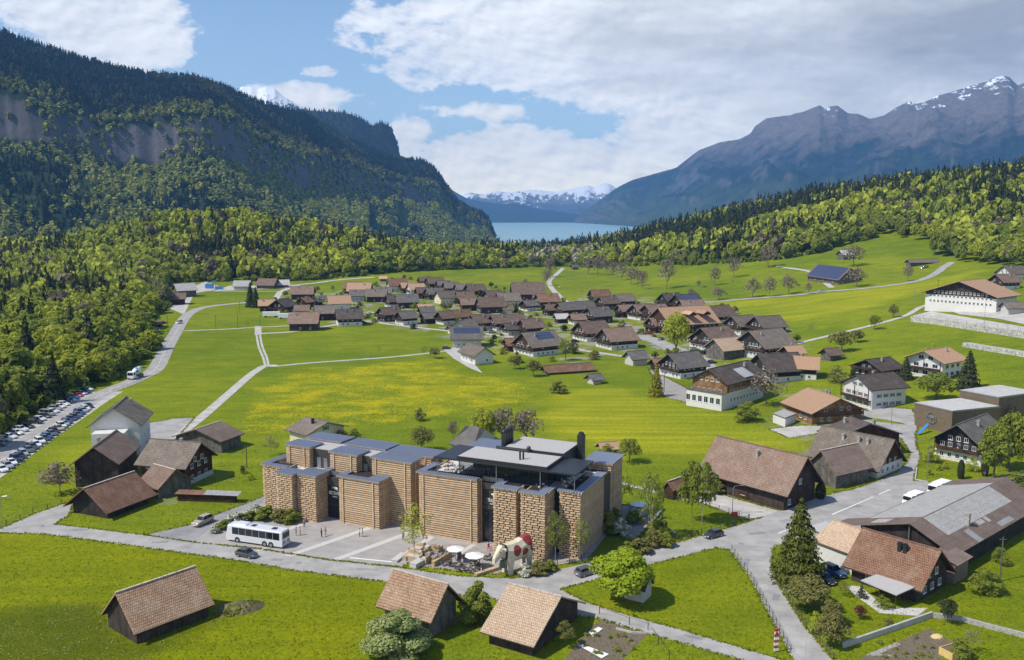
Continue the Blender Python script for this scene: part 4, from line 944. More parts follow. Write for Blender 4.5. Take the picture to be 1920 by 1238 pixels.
# long workshop with patched sheet roof
def workshop():
    apex = PZ(1706,982,7.5); far = PZ(1864,905.5,7.5); d = (far-apex); d.z = 0; ln = d.length+6; d.normalize(); n = Vector((d.y,-d.x,0)); yaw = math.atan2(d.y, d.x)
    root = empty('workshop_building', (apex.x, apex.y, 0), yaw, 'long workshop with brown and pale patched sheet roof beside the yard', 'workshop')
    # local x along the ridge, -y towards the garden
    mb = MB(); mb._add([(1,-7,-.3),(1,9.5,-.3),(1,9.5,4.6),(1,0,7.1),(1,-7,4.3),(ln,-7,-.3),(ln,9.5,-.3),(ln,9.5,4.6),(ln,0,7.1),(ln,-7,4.3)], [(0,4,3,2,1),(5,6,7,8,9),(0,5,9,4),(1,2,7,6)]); mb.build('wall', K['timber_black'], root)
    r = MB(); zr = lambda y: 7.5-(abs(y)*.45 if y < 0 else y*.30)
    def pl(x0, x1, y0, y1, m, e=0.): r.slab((x0,y0,zr(y0)+e),(x1,y0,zr(y0)+e),(x1,y1,zr(y1)+e),(x0,y1,zr(y1)+e), .12, m)
    pl(0,ln,-8,0,0); pl(6,ln,0,10.5,0); pl(0,6,0,15,0)
    pl(5,ln-9,-4.6,-.15,1,.03); pl(5.5,ln-6,.15,10.2,1,.03); pl(16,18.5,-5.6,-4.7,1,.03); pl(19.4,20.6,-5.9,-4.7,1,.03); pl(10,12,-8,-5.2,2,.03); pl(21,27,-7.6,-6.6,2,.03); pl(1.5,4.5,5,8,1,.03)
    rf = r.build('roof', [K['sheet_brown'], K['sheet_white'], K['sheet_grey']], root)
    chimney(root, rf, 13, -4.6, 5.4, 1.9, .7)
    for x, y in ((.6,14.4),(5.6,14.4),(.6,.3),(.6,-7.4)):
        q = MB(); q.tube((x,y,0),(x,y,zr(y)-.2), .13, n=6); q.build('post', K['timber_grey'], root)
    q = MB(); q.slab((-3,-9.8,3.6),(3,-9.8,3.6),(3,-5.5,4.8),(-3,-5.5,4.8), .1); q.box(-2.6,2.6,-9.2,-5.8,-.2,3.4); q.build('lean_to', K['sheet_brown'], root)
workshop()
# things added to near houses -------------------------------------------------
def add_box(root, name, x0,x1,y0,y1,z0,z1, m, par=None): q = MB(); q.box(x0,x1,y0,y1,z0,z1); return q.build(name, K[m], par or root)
add_box(wh, 'flat_wing', -11, -5.2, -3.2, 4.6, -.3, 7.2, 'plaster_white')
L_w = 8
def part_roof(root, pts, m, name='porch_roof', th=.15): q = MB(); q.slab(*pts, th); return q.build(name, K[m], root)
rl = lr; p_ = lr.location; mi = lr.matrix_basis.inverted()
def loc_px(root, x, y, z):
    M = Matrix.Translation(root.location) @ Matrix.Rotation(root.rotation_euler.z, 4, 'Z'); return M.inverted() @ PZ(x, y, z)
part_roof(lr, [loc_px(lr,1614,1088,2.6), loc_px(lr,1681,1116,2.6), loc_px(lr,1715,1101,2.9), loc_px(lr,1648,1075,2.9)], 'gravel_roof')
for a, b in ((1617,1089),(1680,1114),(1649,1101)):
    q = loc_px(lr, a, b, 2.5); m_ = MB(); m_.tube((q.x,q.y,0),(q.x,q.y,2.4), .09, n=6); m_.build('porch_post', K['timber_dark'], lr)
def skylight(root, x, y, z):
    rf = [c for c in root.children if c.name.startswith('roof')][0]; p = loc_px(root, x, y, z); q = MB(); q.box(p.x-.5,p.x+.5,p.y-.6,p.y+.6,p.z-.25,p.z+.12); q.build('roof_window', K['glass'], rf)
skylight(lr, 1702, 1052, 4.6)
# gravel covered flat shed beside the spruce
hb((1519,1010),(1560,1030),(1590,1006),'BC',1012,1003,'gravel_roof','stone','low stone shed with mossy flat roof behind the garage', oe=.3, og=.3, cat='shed', name='shed', wins=0, balc=False, chim=0, hw=2.2, hr=2.7)
# woodpile under a rusty sheet
def woodpile():
    a, b = G(335,938), G(446,942); d = b-a; root = empty('woodpile', a, math.atan2(d.y, d.x), 'long firewood stack under a rusty sheet roof in the grass', 'woodpile'); L_ = d.length
    q = MB(); rd = random.Random(4)
    for i in range(int(L_/.45)):
        for k in range(4): q.box(i*.45+.02, i*.45+.42, -.55+rd.uniform(-.06,.06), .6, k*.42+.01, k*.42+.40)
    q.build('logs', K['timber_brown'], root); r = MB(); r.slab((-.4,-1.,1.75),(L_*.45,-1.,1.72),(L_*.45,1.2,2.05),(-.4,1.2,2.05), .06, 0); r.slab((L_*.45,-1.,1.8),(L_+.5,-1.,1.75),(L_+.5,1.2,2.1),(L_*.45,1.2,2.12), .06, 1)
    r.build('roof', [K['tile_rust'], K['sheet_grey']], root)
woodpile()
# white garage annex and terraces beside the golden chalet
gar, _, _, _ = block((1449,792),(1472,801),(1492,792),786,'low white garage with flat roof beside the golden chalet','plaster_white','sheet_white','garage','garage')
# ------------------------------------------------------------------ the village: chalets read off the photograph
def vh(x, y, wpx, roof, wall, label, yaw=24, base=None, r=.95, h=1., **kw):
    if 5 < yaw < 60: yaw += 8
    P = G(x, y); k = P[1]/CF*1.02; w = wpx*k*(1.17 if y > 540 else 1.10); a = R(abs(yaw)); L_ = w/(math.cos(a)+r*math.sin(a)); W_ = L_*r
    kw.setdefault('oe', 1.15); kw.setdefault('og', 1.2); L_ *= 1.06; W_ *= 1.06; L_ -= 2.0; W_ -= 1.8
    L_ = max(L_, 3.); W_ = max(W_, 2.6)
    hw = min(4.6, .40*W_+.8)*h; hr = hw+W_*.34
    # pixel marks the visible foot: step back to the centre
    back = (L_*math.sin(a)+W_*math.cos(a))/2*.9; P = Vector((P.x, P.y+back, 0)); P.z = float(T(P.x, P.y))
    kw.setdefault('seed', int(x)); kw.setdefault('wins', .7)
    bh = 2.1*h if base else 0
    return house(P, R(yaw), L_, W_, hw, hr, roof, wall, label, base=base, bh=bh, **kw)
TB, TD, TG, TM, TO, TR, TGB = 'tile_brown', 'tile_dark', 'tile_grey', 'tile_mid', 'tile_orange', 'tile_rust', 'tile_greybrown'
D_, B_, BK, PW, PC, PG = 'timber_dark', 'timber_brown', 'timber_black', 'plaster_white', 'plaster_cream', 'plaster_grey'
shed = dict(cat='shed', name='shed', wins=0, balc=False, chim=0); hs = dict(name='house', balc=False)
ZA = lambda x, y: (440+x/4.571, 500+y/4.571); ZB = lambda x, y: (700+x/4.571, 510+y/4.571); ZC = lambda x, y: (1040+x/4.174, 530+y/4.174)
V = [
 (ZA,52,198,120,'sheet_white',PG,'flat workshop with pale roof at the wood edge above the village',4,None,dict(h=.7,**shed)),
 (ZA,268,190,150,TM,'timber_grey','long shed with pinkish brown roof left of the bend in the far road',-8,None,dict(h=.7,**shed)),
 (ZA,388,182,135,'sheet_white','timber_grey','low shed with white roof at the bend of the far road',10,None,dict(h=.6,**shed)),
 (ZA,262,385,140,TO,B_,'orange roofed wing of the farmstead beside the two tall spruces',6,None,hs),
 (ZA,390,402,185,TD,BK,'black chalet with gable towards the meadow beside the two tall spruces',72,None,dict(r=.9)),
 (ZA,568,285,170,TM,D_,'long brown roofed farmhouse at the back left corner of the village',5,None,hs),
 (ZA,590,350,125,TR,B_,'reddish chalet standing in front of the back left farmhouse',70,None,{}),
 (ZA,700,332,92,TG,BK,'small black chalet with pale grey roof edge in the back left of the village',65,None,{}),
 (ZA,745,300,70,TG,PG,'little grey roofed shed between garden trees in the back left of the village',10,None,shed),
 (ZA,570,420,112,TM,PW,'little white cottage with brown roof above the long dark barn',4,None,hs),
 (ZA,578,552,220,TM,D_,'long brown barn house with gate at the lower left corner of the village',4,None,hs),
 (ZA,768,462,185,TGB,B_,'light brown roofed house left of the big dormer farmhouse',6,None,hs),
 (ZA,962,512,225,TD,D_,'big farmhouse with long dormer and white base on the lower village edge',8,PW,dict(chim=2)),
 (ZA,880,372,185,TO,PW,'house with bright peach roof and two roof windows left in the village',6,None,hs),
 (ZA,1060,256,168,TO,B_,'long house with sand coloured roof at the back of the village',2,None,hs),
 (ZA,1005,232,130,TR,D_,'reddish roofed house behind the long sand coloured roof',2,None,hs),
 (ZA,1048,300,122,TG,PG,'low grey roofed house in front of the long sand coloured roof',4,None,hs),
 (ZA,1208,306,155,TGB,D_,'flat brown roofed house in the upper middle gardens',4,None,hs),
 (ZA,1270,276,125,TG,PG,'grey roofed bungalow behind the flat brown roofed house',3,None,hs),
 (ZA,1385,216,165,TR,PW,'tall white house with red brown roof at the back edge of the village',8,None,dict(name='house',balc=False,h=1.15)),
 (ZA,1475,228,135,TO,D_,'orange roofed chalet right beside the tall white house',16,None,{}),
 (ZA,1545,243,155,TO,PW,'white walled chalet with orange roof at the back edge of the village',18,None,{}),
 (ZA,1365,354,175,TD,D_,'dark roofed chalet with white corner left of the village middle',20,PW,{}),
 (ZA,1465,360,190,TG,D_,'long grey roofed house left of the village middle',8,None,hs),
 (ZA,1310,474,195,TB,D_,'brown chalet with carved gable on the village street, left one of three',28,None,{}),
 (ZA,1462,502,185,TG,D_,'grey roofed chalet with white ground floor and broad dormer on the village street',30,PW,{}),
 (ZA,1640,440,140,TG,B_,'small house with pale grey roof behind garden trees on the village street',14,None,hs),
 (ZA,1625,405,120,TO,D_,'low orange roof squeezed between grey roofs left of the village middle',8,None,shed),
 (ZB,432,116,112,TB,D_,'small dark chalet at the rear left of the back row',14,None,{}),
 (ZB,520,143,158,TB,D_,'dark brown chalet, second of the back row',16,None,{}),
 (ZB,598,162,130,TG,D_,'grey brown chalet, third of the back row',16,None,{}),
 (ZB,665,184,152,TGB,B_,'brown chalet with pale gable, fourth of the back row',16,None,{}),
 (ZB,765,200,152,TGB,B_,'brown chalet with white corner, fifth of the back row',16,PW,{}),
 (ZB,868,210,172,TB,D_,'wide dark chalet, sixth of the back row',18,None,{}),
 (ZB,425,230,138,TB,B_,'brown chalet standing in front of the orange roofs',10,None,{}),
 (ZB,512,240,158,TG,D_,'grey roofed chalet in the second row, right of the brown one',20,None,{}),
 (ZB,612,276,182,TGB,PC,'cream coloured house with brown roof in the second row',20,None,hs),
 (ZB,780,276,158,TB,D_,'dark chalet in the middle of the upper village',10,None,{}),
 (ZB,815,336,155,TM,B_,'brown roofed house in front of the dark chalet in the upper middle',6,None,hs),
 (ZB,1028,270,175,TB,D_,'dark chalet with white ground floor above the village middle',22,PW,{}),
 (ZB,1152,302,195,TGB,PW,'white house with light brown roof above the village middle',8,None,hs),
 (ZB,1325,240,245,TB,'timber_red','long reddish barn with dark roof at the top of the village',4,None,dict(cat='barn',name='barn',wins=.3,balc=False)),
 (ZB,1000,356,222,TB,D_,'broad dark brown house in the very middle of the village',6,None,hs),
 (ZB,1148,354,95,TM,PW,'low white house with brown roof right of the broad middle house',6,None,hs),
 (ZB,1332,338,150,TG,D_,'grey gabled chalet with white corner below the long reddish barn',30,PW,{}),
 (ZB,1430,290,110,TG,D_,'flat grey roof behind the grey gabled chalet',4,None,shed),
 (ZB,1490,310,195,TR,D_,'orange brown roofed house by the upper lane',10,None,hs),
 (ZB,1530,376,152,TB,D_,'dark brown chalet by the upper lane in front of the orange brown roof',20,None,{}),
 (ZB,1738,384,310,'tile_grey',B_,'very long chalet with silvery worn roof by the upper lane',18,None,dict(r=.5)),
 (ZB,620,455,182,TB,D_,'dark brown chalet with white base, left one of five on the lower street',28,PW,{}),
 (ZB,470,446,150,TG,BK,'pale grey roofed barn left of the five chalets on the lower street',24,None,shed),
 (ZB,742,446,188,TR,D_,'rust striped chalet, second of five on the lower street',26,None,{}),
 (ZB,918,504,218,TB,D_,'chalet with white base and old door, third of five on the lower street',24,PW,{}),
 (ZB,1140,506,285,TB,D_,'largest dark chalet with white base, fourth of five on the lower street',20,PW,dict(r=.62)),
 (ZB,1180,545,165,TD,D_,'small dark house in front of the largest chalet on the lower street',24,PG,{}),
 (ZB,1352,550,225,TB,D_,'wide dark roofed chalet at the right end of the lower street',22,None,{}),
 (ZB,1612,440,118,'sheet_white',B_,'open shed with bright white roof below the very long chalet',8,None,shed),
 (ZB,1748,455,142,TM,B_,'small brown cottage with blue shutters and white base',16,PW,{}),
 (ZB,688,535,122,TB,PC,'brown hipped house at the turn of the village street',20,None,hs),
 (ZB,772,560,225,TGB,PG,'grey house with wide gable towards the meadow at the street turn',66,None,hs),
 (ZB,795,650,240,TG,PG,'grey house with blue solar strip on the roof',4,None,dict(name='house',balc=False,solar=(-.46,.46,.1,.6,-1))),
 (ZB,880,793,275,TGB,PW,'small white schoolhouse with brown roof at the meadow corner',-62,None,dict(name='house',balc=False,r=.62)),
 (ZB,1200,684,170,TR,B_,'small chalet with orange brown roof left of the solar chalet',14,None,{}),
 (ZB,1415,724,375,TGB,B_,'large brown chalet with solar panels on its roof above the field',26,PW,dict(solar=(-.2,.4,.1,.6,-1))),
 (ZB,1672,880,390,TR,'timber_grey','low overgrown shed with long rusty roof in the orchard',12,None,dict(h=.55,r=.32,cat='shed',name='shed',wins=0,balc=False,chim=0)),
 (ZC,358,158,152,TR,D_,'small chalet with red roof at the top of the right hand village',6,None,{}),
 (ZC,422,215,165,TB,D_,'dark chalet below the small red roofed chalet',18,None,{}),
 (ZC,548,195,165,TGB,D_,'grey brown chalet right behind the dark one below the red roof',14,None,{}),
 (ZC,345,322,215,TG,D_,'chalet with plain silver grey roof left of the little square lawn',22,None,{}),
 (ZC,560,274,152,TM,D_,'brown chalet, left one of three touching chalets',20,None,{}),
 (ZC,700,294,205,TM,D_,'brown chalet with white terrace, middle one of three touching chalets',22,PW,{}),
 (ZC,800,304,225,TM,D_,'wide brown chalet, right one of three touching chalets',24,None,{}),
 (ZC,822,396,185,TM,D_,'red brown chalet with porch left of the big terracotta roof',20,None,{}),
 (ZC,922,194,178,TD,BK,'black roofed chalet at the far edge of the upper meadow',18,None,{}),
 (ZC,1050,220,215,TD,BK,'dark chalet with rows of solar panels at the edge of the upper meadow',14,None,dict(solar=(-.4,.42,.1,.9,-1))),
 (ZC,1078,258,185,TM,D_,'brown house below the dark chalet with rows of solar panels',8,None,hs),
 (ZC,1300,326,250,TB,D_,'dark chalet with roof dormer at the edge of the bright mown field',22,PW,{}),
 (ZC,1495,408,245,TGB,D_,'brown chalet with white ground floor at the edge of the bright mown field',20,PW,{}),
 (ZC,1632,342,75,TG,PG,'tiny grey house behind the flat white annex',10,None,shed),
 (ZC,1692,418,250,TGB,D_,'small brown chalet in front of the flat white annex',14,None,{}),
 (ZC,1280,534,330,TB,BK,'dark chalet with many small windows and white ground floor by the parking',26,PW,dict(step=1.9)),
 (ZC,1700,590,410,TGB,BK,'great brown chalet with wide gable and flower balconies right in the village',24,PW,dict(step=1.9)),
 (ZC,300,462,265,TB,B_,'old brown farmhouse with outside stairs and white base by the lane',20,PW,{}),
 (ZC,502,528,290,TM,D_,'brown farmhouse with two roof windows beside the lane',18,PW,{}),
 (ZC,645,652,172,TG,PG,'long low white shed with grey roof at the lane',16,None,shed),
 (ZC,828,690,145,TR,BK,'dark shed with rust red roof left of the black timber chalet',14,None,shed),
 (ZC,1032,752,330,TG,BK,'black timber chalet with slate grey roof and white ground floor above the golden tree',22,PW,dict(step=2.1)),
 (ZC,1362,606,270,'tile_tan','timber_grey','old barn with pale straw coloured roof behind the parked cars',22,None,dict(cat='barn',name='barn',wins=0,balc=False,chim=0)),
 (ZC,1790,786,360,TD,BK,'long dark barn with white doors behind the bare tree',8,PW,dict(cat='barn',name='barn',wins=.3,balc=False)),
 (ZC,1880,610,170,TO,BK,'peach roofed house behind the great brown chalet',14,None,hs),
 (ZC,315,798,135,TG,PG,'tiny grey shed alone on the lawn below the orchard',24,None,shed),
 (lambda x, y: (x,y), 1513,713,62,TO,BK,'dark house with salmon roof and white base beside the long dark barn',-20,PW,{}),
 (lambda x, y: (x,y), 1563,677,36,TB,'timber_grey','tiny brown hut alone on the meadow behind the salmon roof',14,None,dict(cat='hut',name='hut',wins=0,balc=False,chim=0)),
 (lambda x, y: (x,y), 1588,487,26,'sheet_white','timber_grey','white roofed field shed above the solar farm building',8,None,shed),
 (lambda x, y: (x,y), 1735,497,58,TGB,'timber_grey','long low carport with parked cars at the upper road',6,None,dict(r=.25,h=.8,cat='carport',name='carport',wins=0,balc=False,chim=0)),
 (lambda x, y: (x,y), 1908,527,46,TGB,PW,'white house with brown roof at the right edge above the school',10,None,{}),
 (lambda x, y: (x,y), 1893,544,44,TM,D_,'dark house with reddish roof behind the school',10,PW,{}),
 (lambda x, y: (x,y), 1915,588,50,TGB,PG,'low brown roofed annex right of the school',4,None,dict(r=.5,**shed)),
 (lambda x, y: (x,y), 339,558,42,'sheet_white','timber_grey','sawmill hall with pale roof at the wood edge',30,None,dict(cat='sawmill',name='sawmill_hall',wins=0,balc=False,chim=0,h=1.2)),
 (lambda x, y: (x,y), 327,572,32,TM,B_,'open brown roofed shed in front of the sawmill hall',10,None,shed),
 (lambda x, y: (x,y), 296,613,15,TM,B_,'tiny hut between the wood and the main road',4,None,dict(cat='hut',name='hut',wins=0,balc=False,chim=0)),
 (lambda x, y: (x,y), 1078,506,15,'tile_grey','timber_grey','field barn beside the bare trees at the upper meadow edge',10,None,shed),
 (lambda x, y: (x,y), 1140,851,24,'tile_orange','timber_grey','little tiled hut in the garden behind the restaurant',10,None,dict(cat='hut',name='hut',wins=0,balc=False,chim=0)),
 (lambda x, y: (x,y), 718,528,14,'tile_orange','timber_grey','tiny orange roofed hut at the foot of the wooded hill',4,None,dict(cat='hut',name='hut',wins=0,balc=False,chim=0)),
]
for f_, x, y, wv, roof, wall, lb, yw, base, kw in V:
    px, py = f_(x, y); s = {ZA:4.571, ZB:4.571, ZC:4.174}.get(f_, 1.)
    vh(px, py, wv/s, roof, wall, lb, yw, base, **kw)
# village specials: the large terracotta roof with dormers and the white restaurant
def terracotta():
    P = G(1294,627); root = vh(1290,627,112,'tile_orange','timber_brown','largest terracotta roof in the village with dormers and big chimney', 16, None, r=.75, chim=2, h=1.15)
    rf = [c for c in root.children if c.name.startswith('roof')][0]; bb = [v.co for v in rf.data.vertices]; hr = max(v.z for v in bb); hy = max(abs(v.y) for v in bb); hx = max(v.x for v in bb)
    for sx in (-.1, .45):
        q = MB(); x = sx*hx; y0, y1 = -hy*.95, -hy*.25; z0 = hr-2.6; q._add([(x-2.6,y0,z0-.6),(x+2.6,y0,z0-.6),(x,y0,z0+.9),(x,y1,z0+.9),(x-2.6,y1,z0-.6),(x+2.6,y1,z0-.6)], [(0,4,3,2),(1,2,3,5)], 0)
        q._add([(x-2.2,y0+.3,z0-1.2),(x+2.2,y0+.3,z0-1.2),(x+2.2,y0+.3,z0-.5),(x,y0+.3,z0+.7),(x-2.2,y0+.3,z0-.5)], [(0,1,2,3,4)], 1); q.build('dormer', [K['tile_orange'], K['timber_brown']], root)
terracotta()
def restaurant():
    root = hb((1315,752),(1362,768),(1430,745),'AB',722,690,'tile_dark','timber_gold','white restaurant house with glazed veranda, dark roof and slate dormer', base='plaster_white', bh=5.2, oe=1., og=1.2, floors=3, step=2., cat='restaurant', name='restaurant_house', chim=1, balc=False, hw=8.6, hr=12.2)
    q = MB(); L_, W_ = 12, 8
    rf = [c for c in root.children if c.name.startswith('roof')][0]; bb = [v.co for v in rf.data.vertices]; hx = max(v.x for v in bb)-1.2; hy = max(abs(v.y) for v in bb)-1.
    t = MB(); t.box(-hx-3.2,-hx-.15,-hy-.1,hy+.1,-.3,5.2); t.build('veranda', K['plaster_white'], root)
    t = MB(); t.box(-hx-3.4,-hx-.13,-hy-.3,hy+.3,5.2,5.32); t.build('terrace_floor', K['timber_grey'], root)
    t = MB()
    for y in np.arange(-hy-.2, hy+.21, 1.2): t.box(-hx-3.36,-hx-3.28,y-.04,y+.04,5.33,6.3)
    for x in np.arange(-hx-3.3, -hx-.2, 1.0): t.box(x-.04,x+.04,-hy-.26,-hy-.18,5.33,6.3)
    t.box(-hx-3.38,-hx-3.26,-hy-.3,hy+.3,6.3,6.38); t.box(-hx-3.3,-hx-.1,-hy-.3,-hy-.16,6.301,6.375); t.build('railing', K['timber_grey'], root)
    for y in np.arange(-hy+1.2, hy, 2.2):
        o = link('window', _win(1.5, 2., 0), root); o.location = (-hx-3.22, y, 2.9); o.rotation_euler = (0,0,-math.pi/2)
    t = MB(); t.slab((-1,-hy*1.05,9.0),(5,-hy*1.05,9.0),(5,-.3,12.0),(-1,-.3,12.0), .2); t.box(-.6,4.6,-hy*1.0,-1.5,7,9.0); t.build('dormer', K['sheet_grey'], root)
restaurant()
lbx, _, _, _ = block((1440,612),(1452,617),(1474,613),609,'flat white annex at the edge of the bright mown field','plaster_white','sheet_white','annex','annex')
# small parts of the sawmill yard
blue = paint('blue_steel', (.05,.22,.55)); K['blue'] = blue
def blue_plant():
    P = G(393,541); o = empty('gravel_plant', P, 0, 'blue steel gravel plant with conveyor at the wood edge', 'machine'); q = MB()
    q.box(-3,3,-2,2,0,3.6); q.build('hopper', blue, o); q = MB(); q.slab((-2,-.6,4),(-2,.6,4),(7,.6,8),(7,-.6,8), .5); q.tube((5,0,0),(5,0,7), .25, n=6); q.build('conveyor', blue, o)
    P = G(402,543); o = empty('waste_container', P+Vector((4,0,0)), 0, 'blue open steel container beside the gravel plant', 'container'); q = MB(); q.box(-3,3,-1.2,1.2,.15,2.4); q.box(-3.1,3.1,-1.3,1.3,2.4,2.55); q.build('body', blue, o); q = MB(); [q.box(x,x+.2,-1.34,1.34,0,.2) for x in (-2.5,0,2.3)]; q.build('skid', K['metal_dark'], o)
blue_plant()
for x, y, lb in ((1514-1005,595,'long white trailer, left one beside the black chalet'), (538,598,'long white trailer, right one near the little white cottage')):
    P = G(x, y); o = empty('trailer', P, R(6), lb, 'trailer'); q = MB(); q.box(-5,5,-1.3,1.3,.9,3.3); q.build('body', K['white'], o)
    q = MB(); [q.tube((sx,-1.35,.5),(sx,1.35,.5), .5, n=10) for sx in (-3.4,2.4,3.6)]; q.build('wheels', K['tyre'], o)
# ------------------------------------------------------------------ the two stacked-board buildings
def boards_mat(name, c1, c2):
    m, nt, b, N, L = _new(name); g = N.new('ShaderNodeNewGeometry'); tc = N.new('ShaderNodeTexCoord')
    a = _ramp(N, L, g.outputs['Random Per Island'], [(0, c1), (1, c2)]); n = _noise(N, L, 1.3, 4, tc.outputs['Object'])
    col = _mix(N, L, 1., a.outputs[0], _ramp(N, L, n.outputs['Fac'], [(.3, (.8,)*3), (.7, (1.15,)*3)]).outputs[0], 'MULTIPLY')
    L.new(col, b.inputs['Base Color']); b.inputs['Roughness'].default_value = .75; b.inputs['Specular IOR Level'].default_value = .2; return m
K['board'] = boards_mat('board', (.54,.375,.225), (.66,.48,.31)); K['core'] = plain('core', (.028,.021,.017), .9)
K['facade_dark'] = plain('facade_dark', (.055,.048,.043), .6, var=.15); K['glass_facade'] = glassy('glass_facade', (.025,.028,.032), .05)
K['terrace'] = plain('terrace', (.60,.58,.56), .8, var=.05); K['concrete_pale'] = plain('concrete_pale', (.5,.49,.47), .8, var=.07)
RH = .43
def board_tower(root, x0, x1, y0, y1, z0, z1, sides='flr', style='long', name='board_tower', solid=True, post=True, seed=0):
    """a dark core wrapped in stacked boards; sides: f front, r right, l left, b back"""
    rd = random.Random(seed+int(x0*10)); q = MB()
    if solid: q.box(x0+.34, x1-.34, y0+.34, y1-.34, z0, z1-.05, 1)
    n = int((z1-z0)/RH); dz = (z1-z0)/n; bh_ = dz*.58; th = .22
    def run(a, b, z, k, horiz, face):
        nonlocal style
        """boards between a and b along the side"""
        if style == 'long': cuts = [a, b]
        else:
            cuts = [a]; x = a + (.75 if k % 2 else 1.35)*rd.uniform(.8, 1.15)
            while x < b-.5: cuts.append(x); x += rd.uniform(1.15, 1.5)
            cuts.append(b)
        for c0, c1 in zip(cuts, cuts[1:]):
            g_ = .10 if style == 'brick' else .02; o = rd.uniform(0, .05)+(.05 if (k % 2) else 0) if style == 'brick' else .012*(k % 2)
            e_ = .1 if k % 2 and style == 'brick' else 0; s0, s1 = c0+(g_ if c0 > a else -e_), c1-(g_ if c1 < b else -e_)
            if horiz: q.box(s0, s1, *( (y0-o, y0+th) if face == 'f' else (y1-th, y1+o)), z, z+bh_, 0)
            else: q.box(*((x0-o, x0+th) if face == 'l' else (x1-th, x1+o)), s0+.003, s1-.003, z, z+bh_-.004, 0)
    for k in range(n):
        z = z0+k*dz+.05
        if 'f' in sides: run(x0, x1, z, k, True, 'f')
        if 'b' in sides: run(x0, x1, z, k, True, 'b')
        if 'r' in sides: st_ = style; style = 'long' if y1-y0 > 6 else style; run(y0+th+.01, y1, z, k+1, False, 'r'); style = st_
        if 'l' in sides: run(y0+th+.01, y1, z, k+1, False, 'l')
    t = q.build(name, [K['board'], K['core']], root)
    if post and style == 'long':
        w = .2; bx = [(px_, px_+w, y0-.2, y0-.07) for px_ in ((x0+.9, x1-1.4) if x1-x0 > 3 else (x0+.9,))]
        if 'r' in sides and y1-y0 > 3: bx.append((x1+.09, x1+.2, y0+1.5, y0+1.7))
        for b4 in bx: p = MB(); p.box(*b4, z0-.02, z1); p.build('corner_post', K['board'], t)
    return t
def rib_roof(root, rects, z, th=.16, name='roof_cap', pitch=.46):
    """sheet cap with standing ribs running back"""
    q = MB()
    for i, (x0, x1, y0, y1) in enumerate(rects):
        e = i*.003; q.box(x0, x1, y0, y1, z+e, z+th+e); n = max(1, int((x1-x0)/pitch))
        for k in range(n+1):
            x = x0+(x1-x0)*k/n; q.box(x-.09, x+.09, y0-.06, y1+.05, z+th+e+.002, z+th+.12+e)
            q.box(x-.07, x+.07, y0-.05, y0-.004, z-.12, z+th, 1)
    return q.build(name, [K['zinc'], K['board']], root)
def glass_wall(root, x0, x1, y, z0, z1, nx=3, nz=2, name='glazing', m='glass_facade'):
    q = MB(); q.box(x0, x1, y, y+.06, z0, z1); g_ = q.build(name, K[m], root); f = MB()
    for i in range(nx+1): x = x0+(x1-x0)*i/nx; f.box(x-.05, x+.05, y-.06, y-.004, z0, z1)
    for k in range(nz+1): z = z0+(z1-z0)*k/nz; f.box(x0, x1, y-.055, y-.005, z-.05, z+.05)
    f.build('mullion', K['metal_dark'], g_); return g_
def text_part(parent, body, x, y, z, size, m, rz=0., align='LEFT', name='lettering', squeeze=.62):
    cu = bpy.data.curves.new('lettering', 'FONT'); cu.body = body; cu.size = size; cu.extrude = .02; cu.align_x = align; cu.space_character = 1.15; cu.offset = .012*size
    t = bpy.data.objects.new('tmp', cu); COL.objects.link(t); dg = bpy.context.evaluated_depsgraph_get(); me = bpy.data.meshes.new_from_object(t.evaluated_get(dg)); bpy.data.objects.remove(t)
    me.materials.clear(); me.materials.append(m); o = link(name, me, parent, (x, y, z)); o.rotation_euler = (math.pi/2, 0, rz); o.scale = (squeeze, 1, 1); return o
sign = plain('sign_white', (.85,.84,.80), .5)
def rail_glass(root, x0, x1, y, z, n): # glass balustrade on a terrace edge
    q = MB(); q.box(x0, x1, y, y+.03, z, z+.9); o = q.build('balustrade', K['metal_grey'], root)
    f = MB()
    for i in range(n+1): x = x0+(x1-x0)*i/n; f.box(x-.03, x+.03, y-.05, y-.003, z-.2, z+.95)
    f.build('rail_post', K['metal_dark'], o)
# left building (origin: front right corner of its largest low tower)
P2 = PZ(711.4, 993.6, 0); HL = empty('hotel_building', (P2.x, P2.y, 0), R(-26), 'left one of the two stacked board buildings, low towers with blue grey caps', 'hotel', 'stacked board buildings on the forecourt')
Hh, Hu = 9.6, 13.1
q = MB(); q.box(-28.8,-.2,3.1,15.2,0,8.55,0); q.box(-28.7,-.3,3.2,15.1,8.56,8.7,1); q.build('lower_block', [K['facade_dark'], K['terrace']], HL)
q = MB(); q.box(-26,-4.1,5.6,15.3,8.72,12.7,0); q.box(-25.9,-4.2,5.7,15.2,12.71,12.86,1); q.build('upper_block', [K['facade_dark'], K['gravel_roof']], HL)
board_tower(HL, -9.6, 0, 0, 5.8, 0, Hh-.02, 'frl', 'long', seed=1); rib_roof(HL, [(-9.9,.15,-.25,1.2),(-9.9,-8.7,1.2,6.6),(-3.0,.15,1.2,6.0)], Hh)
q = MB(); q.box(-9.45,-.15,.2,5.7,Hh-.35,Hh-.03); 
board_tower(HL, -18.2, -13.7, -2.3, 2.2, 0, Hh-.02, 'frl', 'brick', seed=2); rib_roof(HL, [(-18.4,-13.4,-2.5,2.1)], Hh)
board_tower(HL, -14.3, -13.8, 2.3, 6.4, 8.6, Hh-.02, 'rl', 'long', post=False, seed=3); rib_roof(HL, [(-14.7,-13.5,2.2,6.5)], Hh)
board_tower(HL, -22.5, -18.6, -3.6, 0., 0, Hh-.02, 'frl', 'brick', seed=4); rib_roof(HL, [(-22.7,-18.3,-3.8,-.1)], Hh)
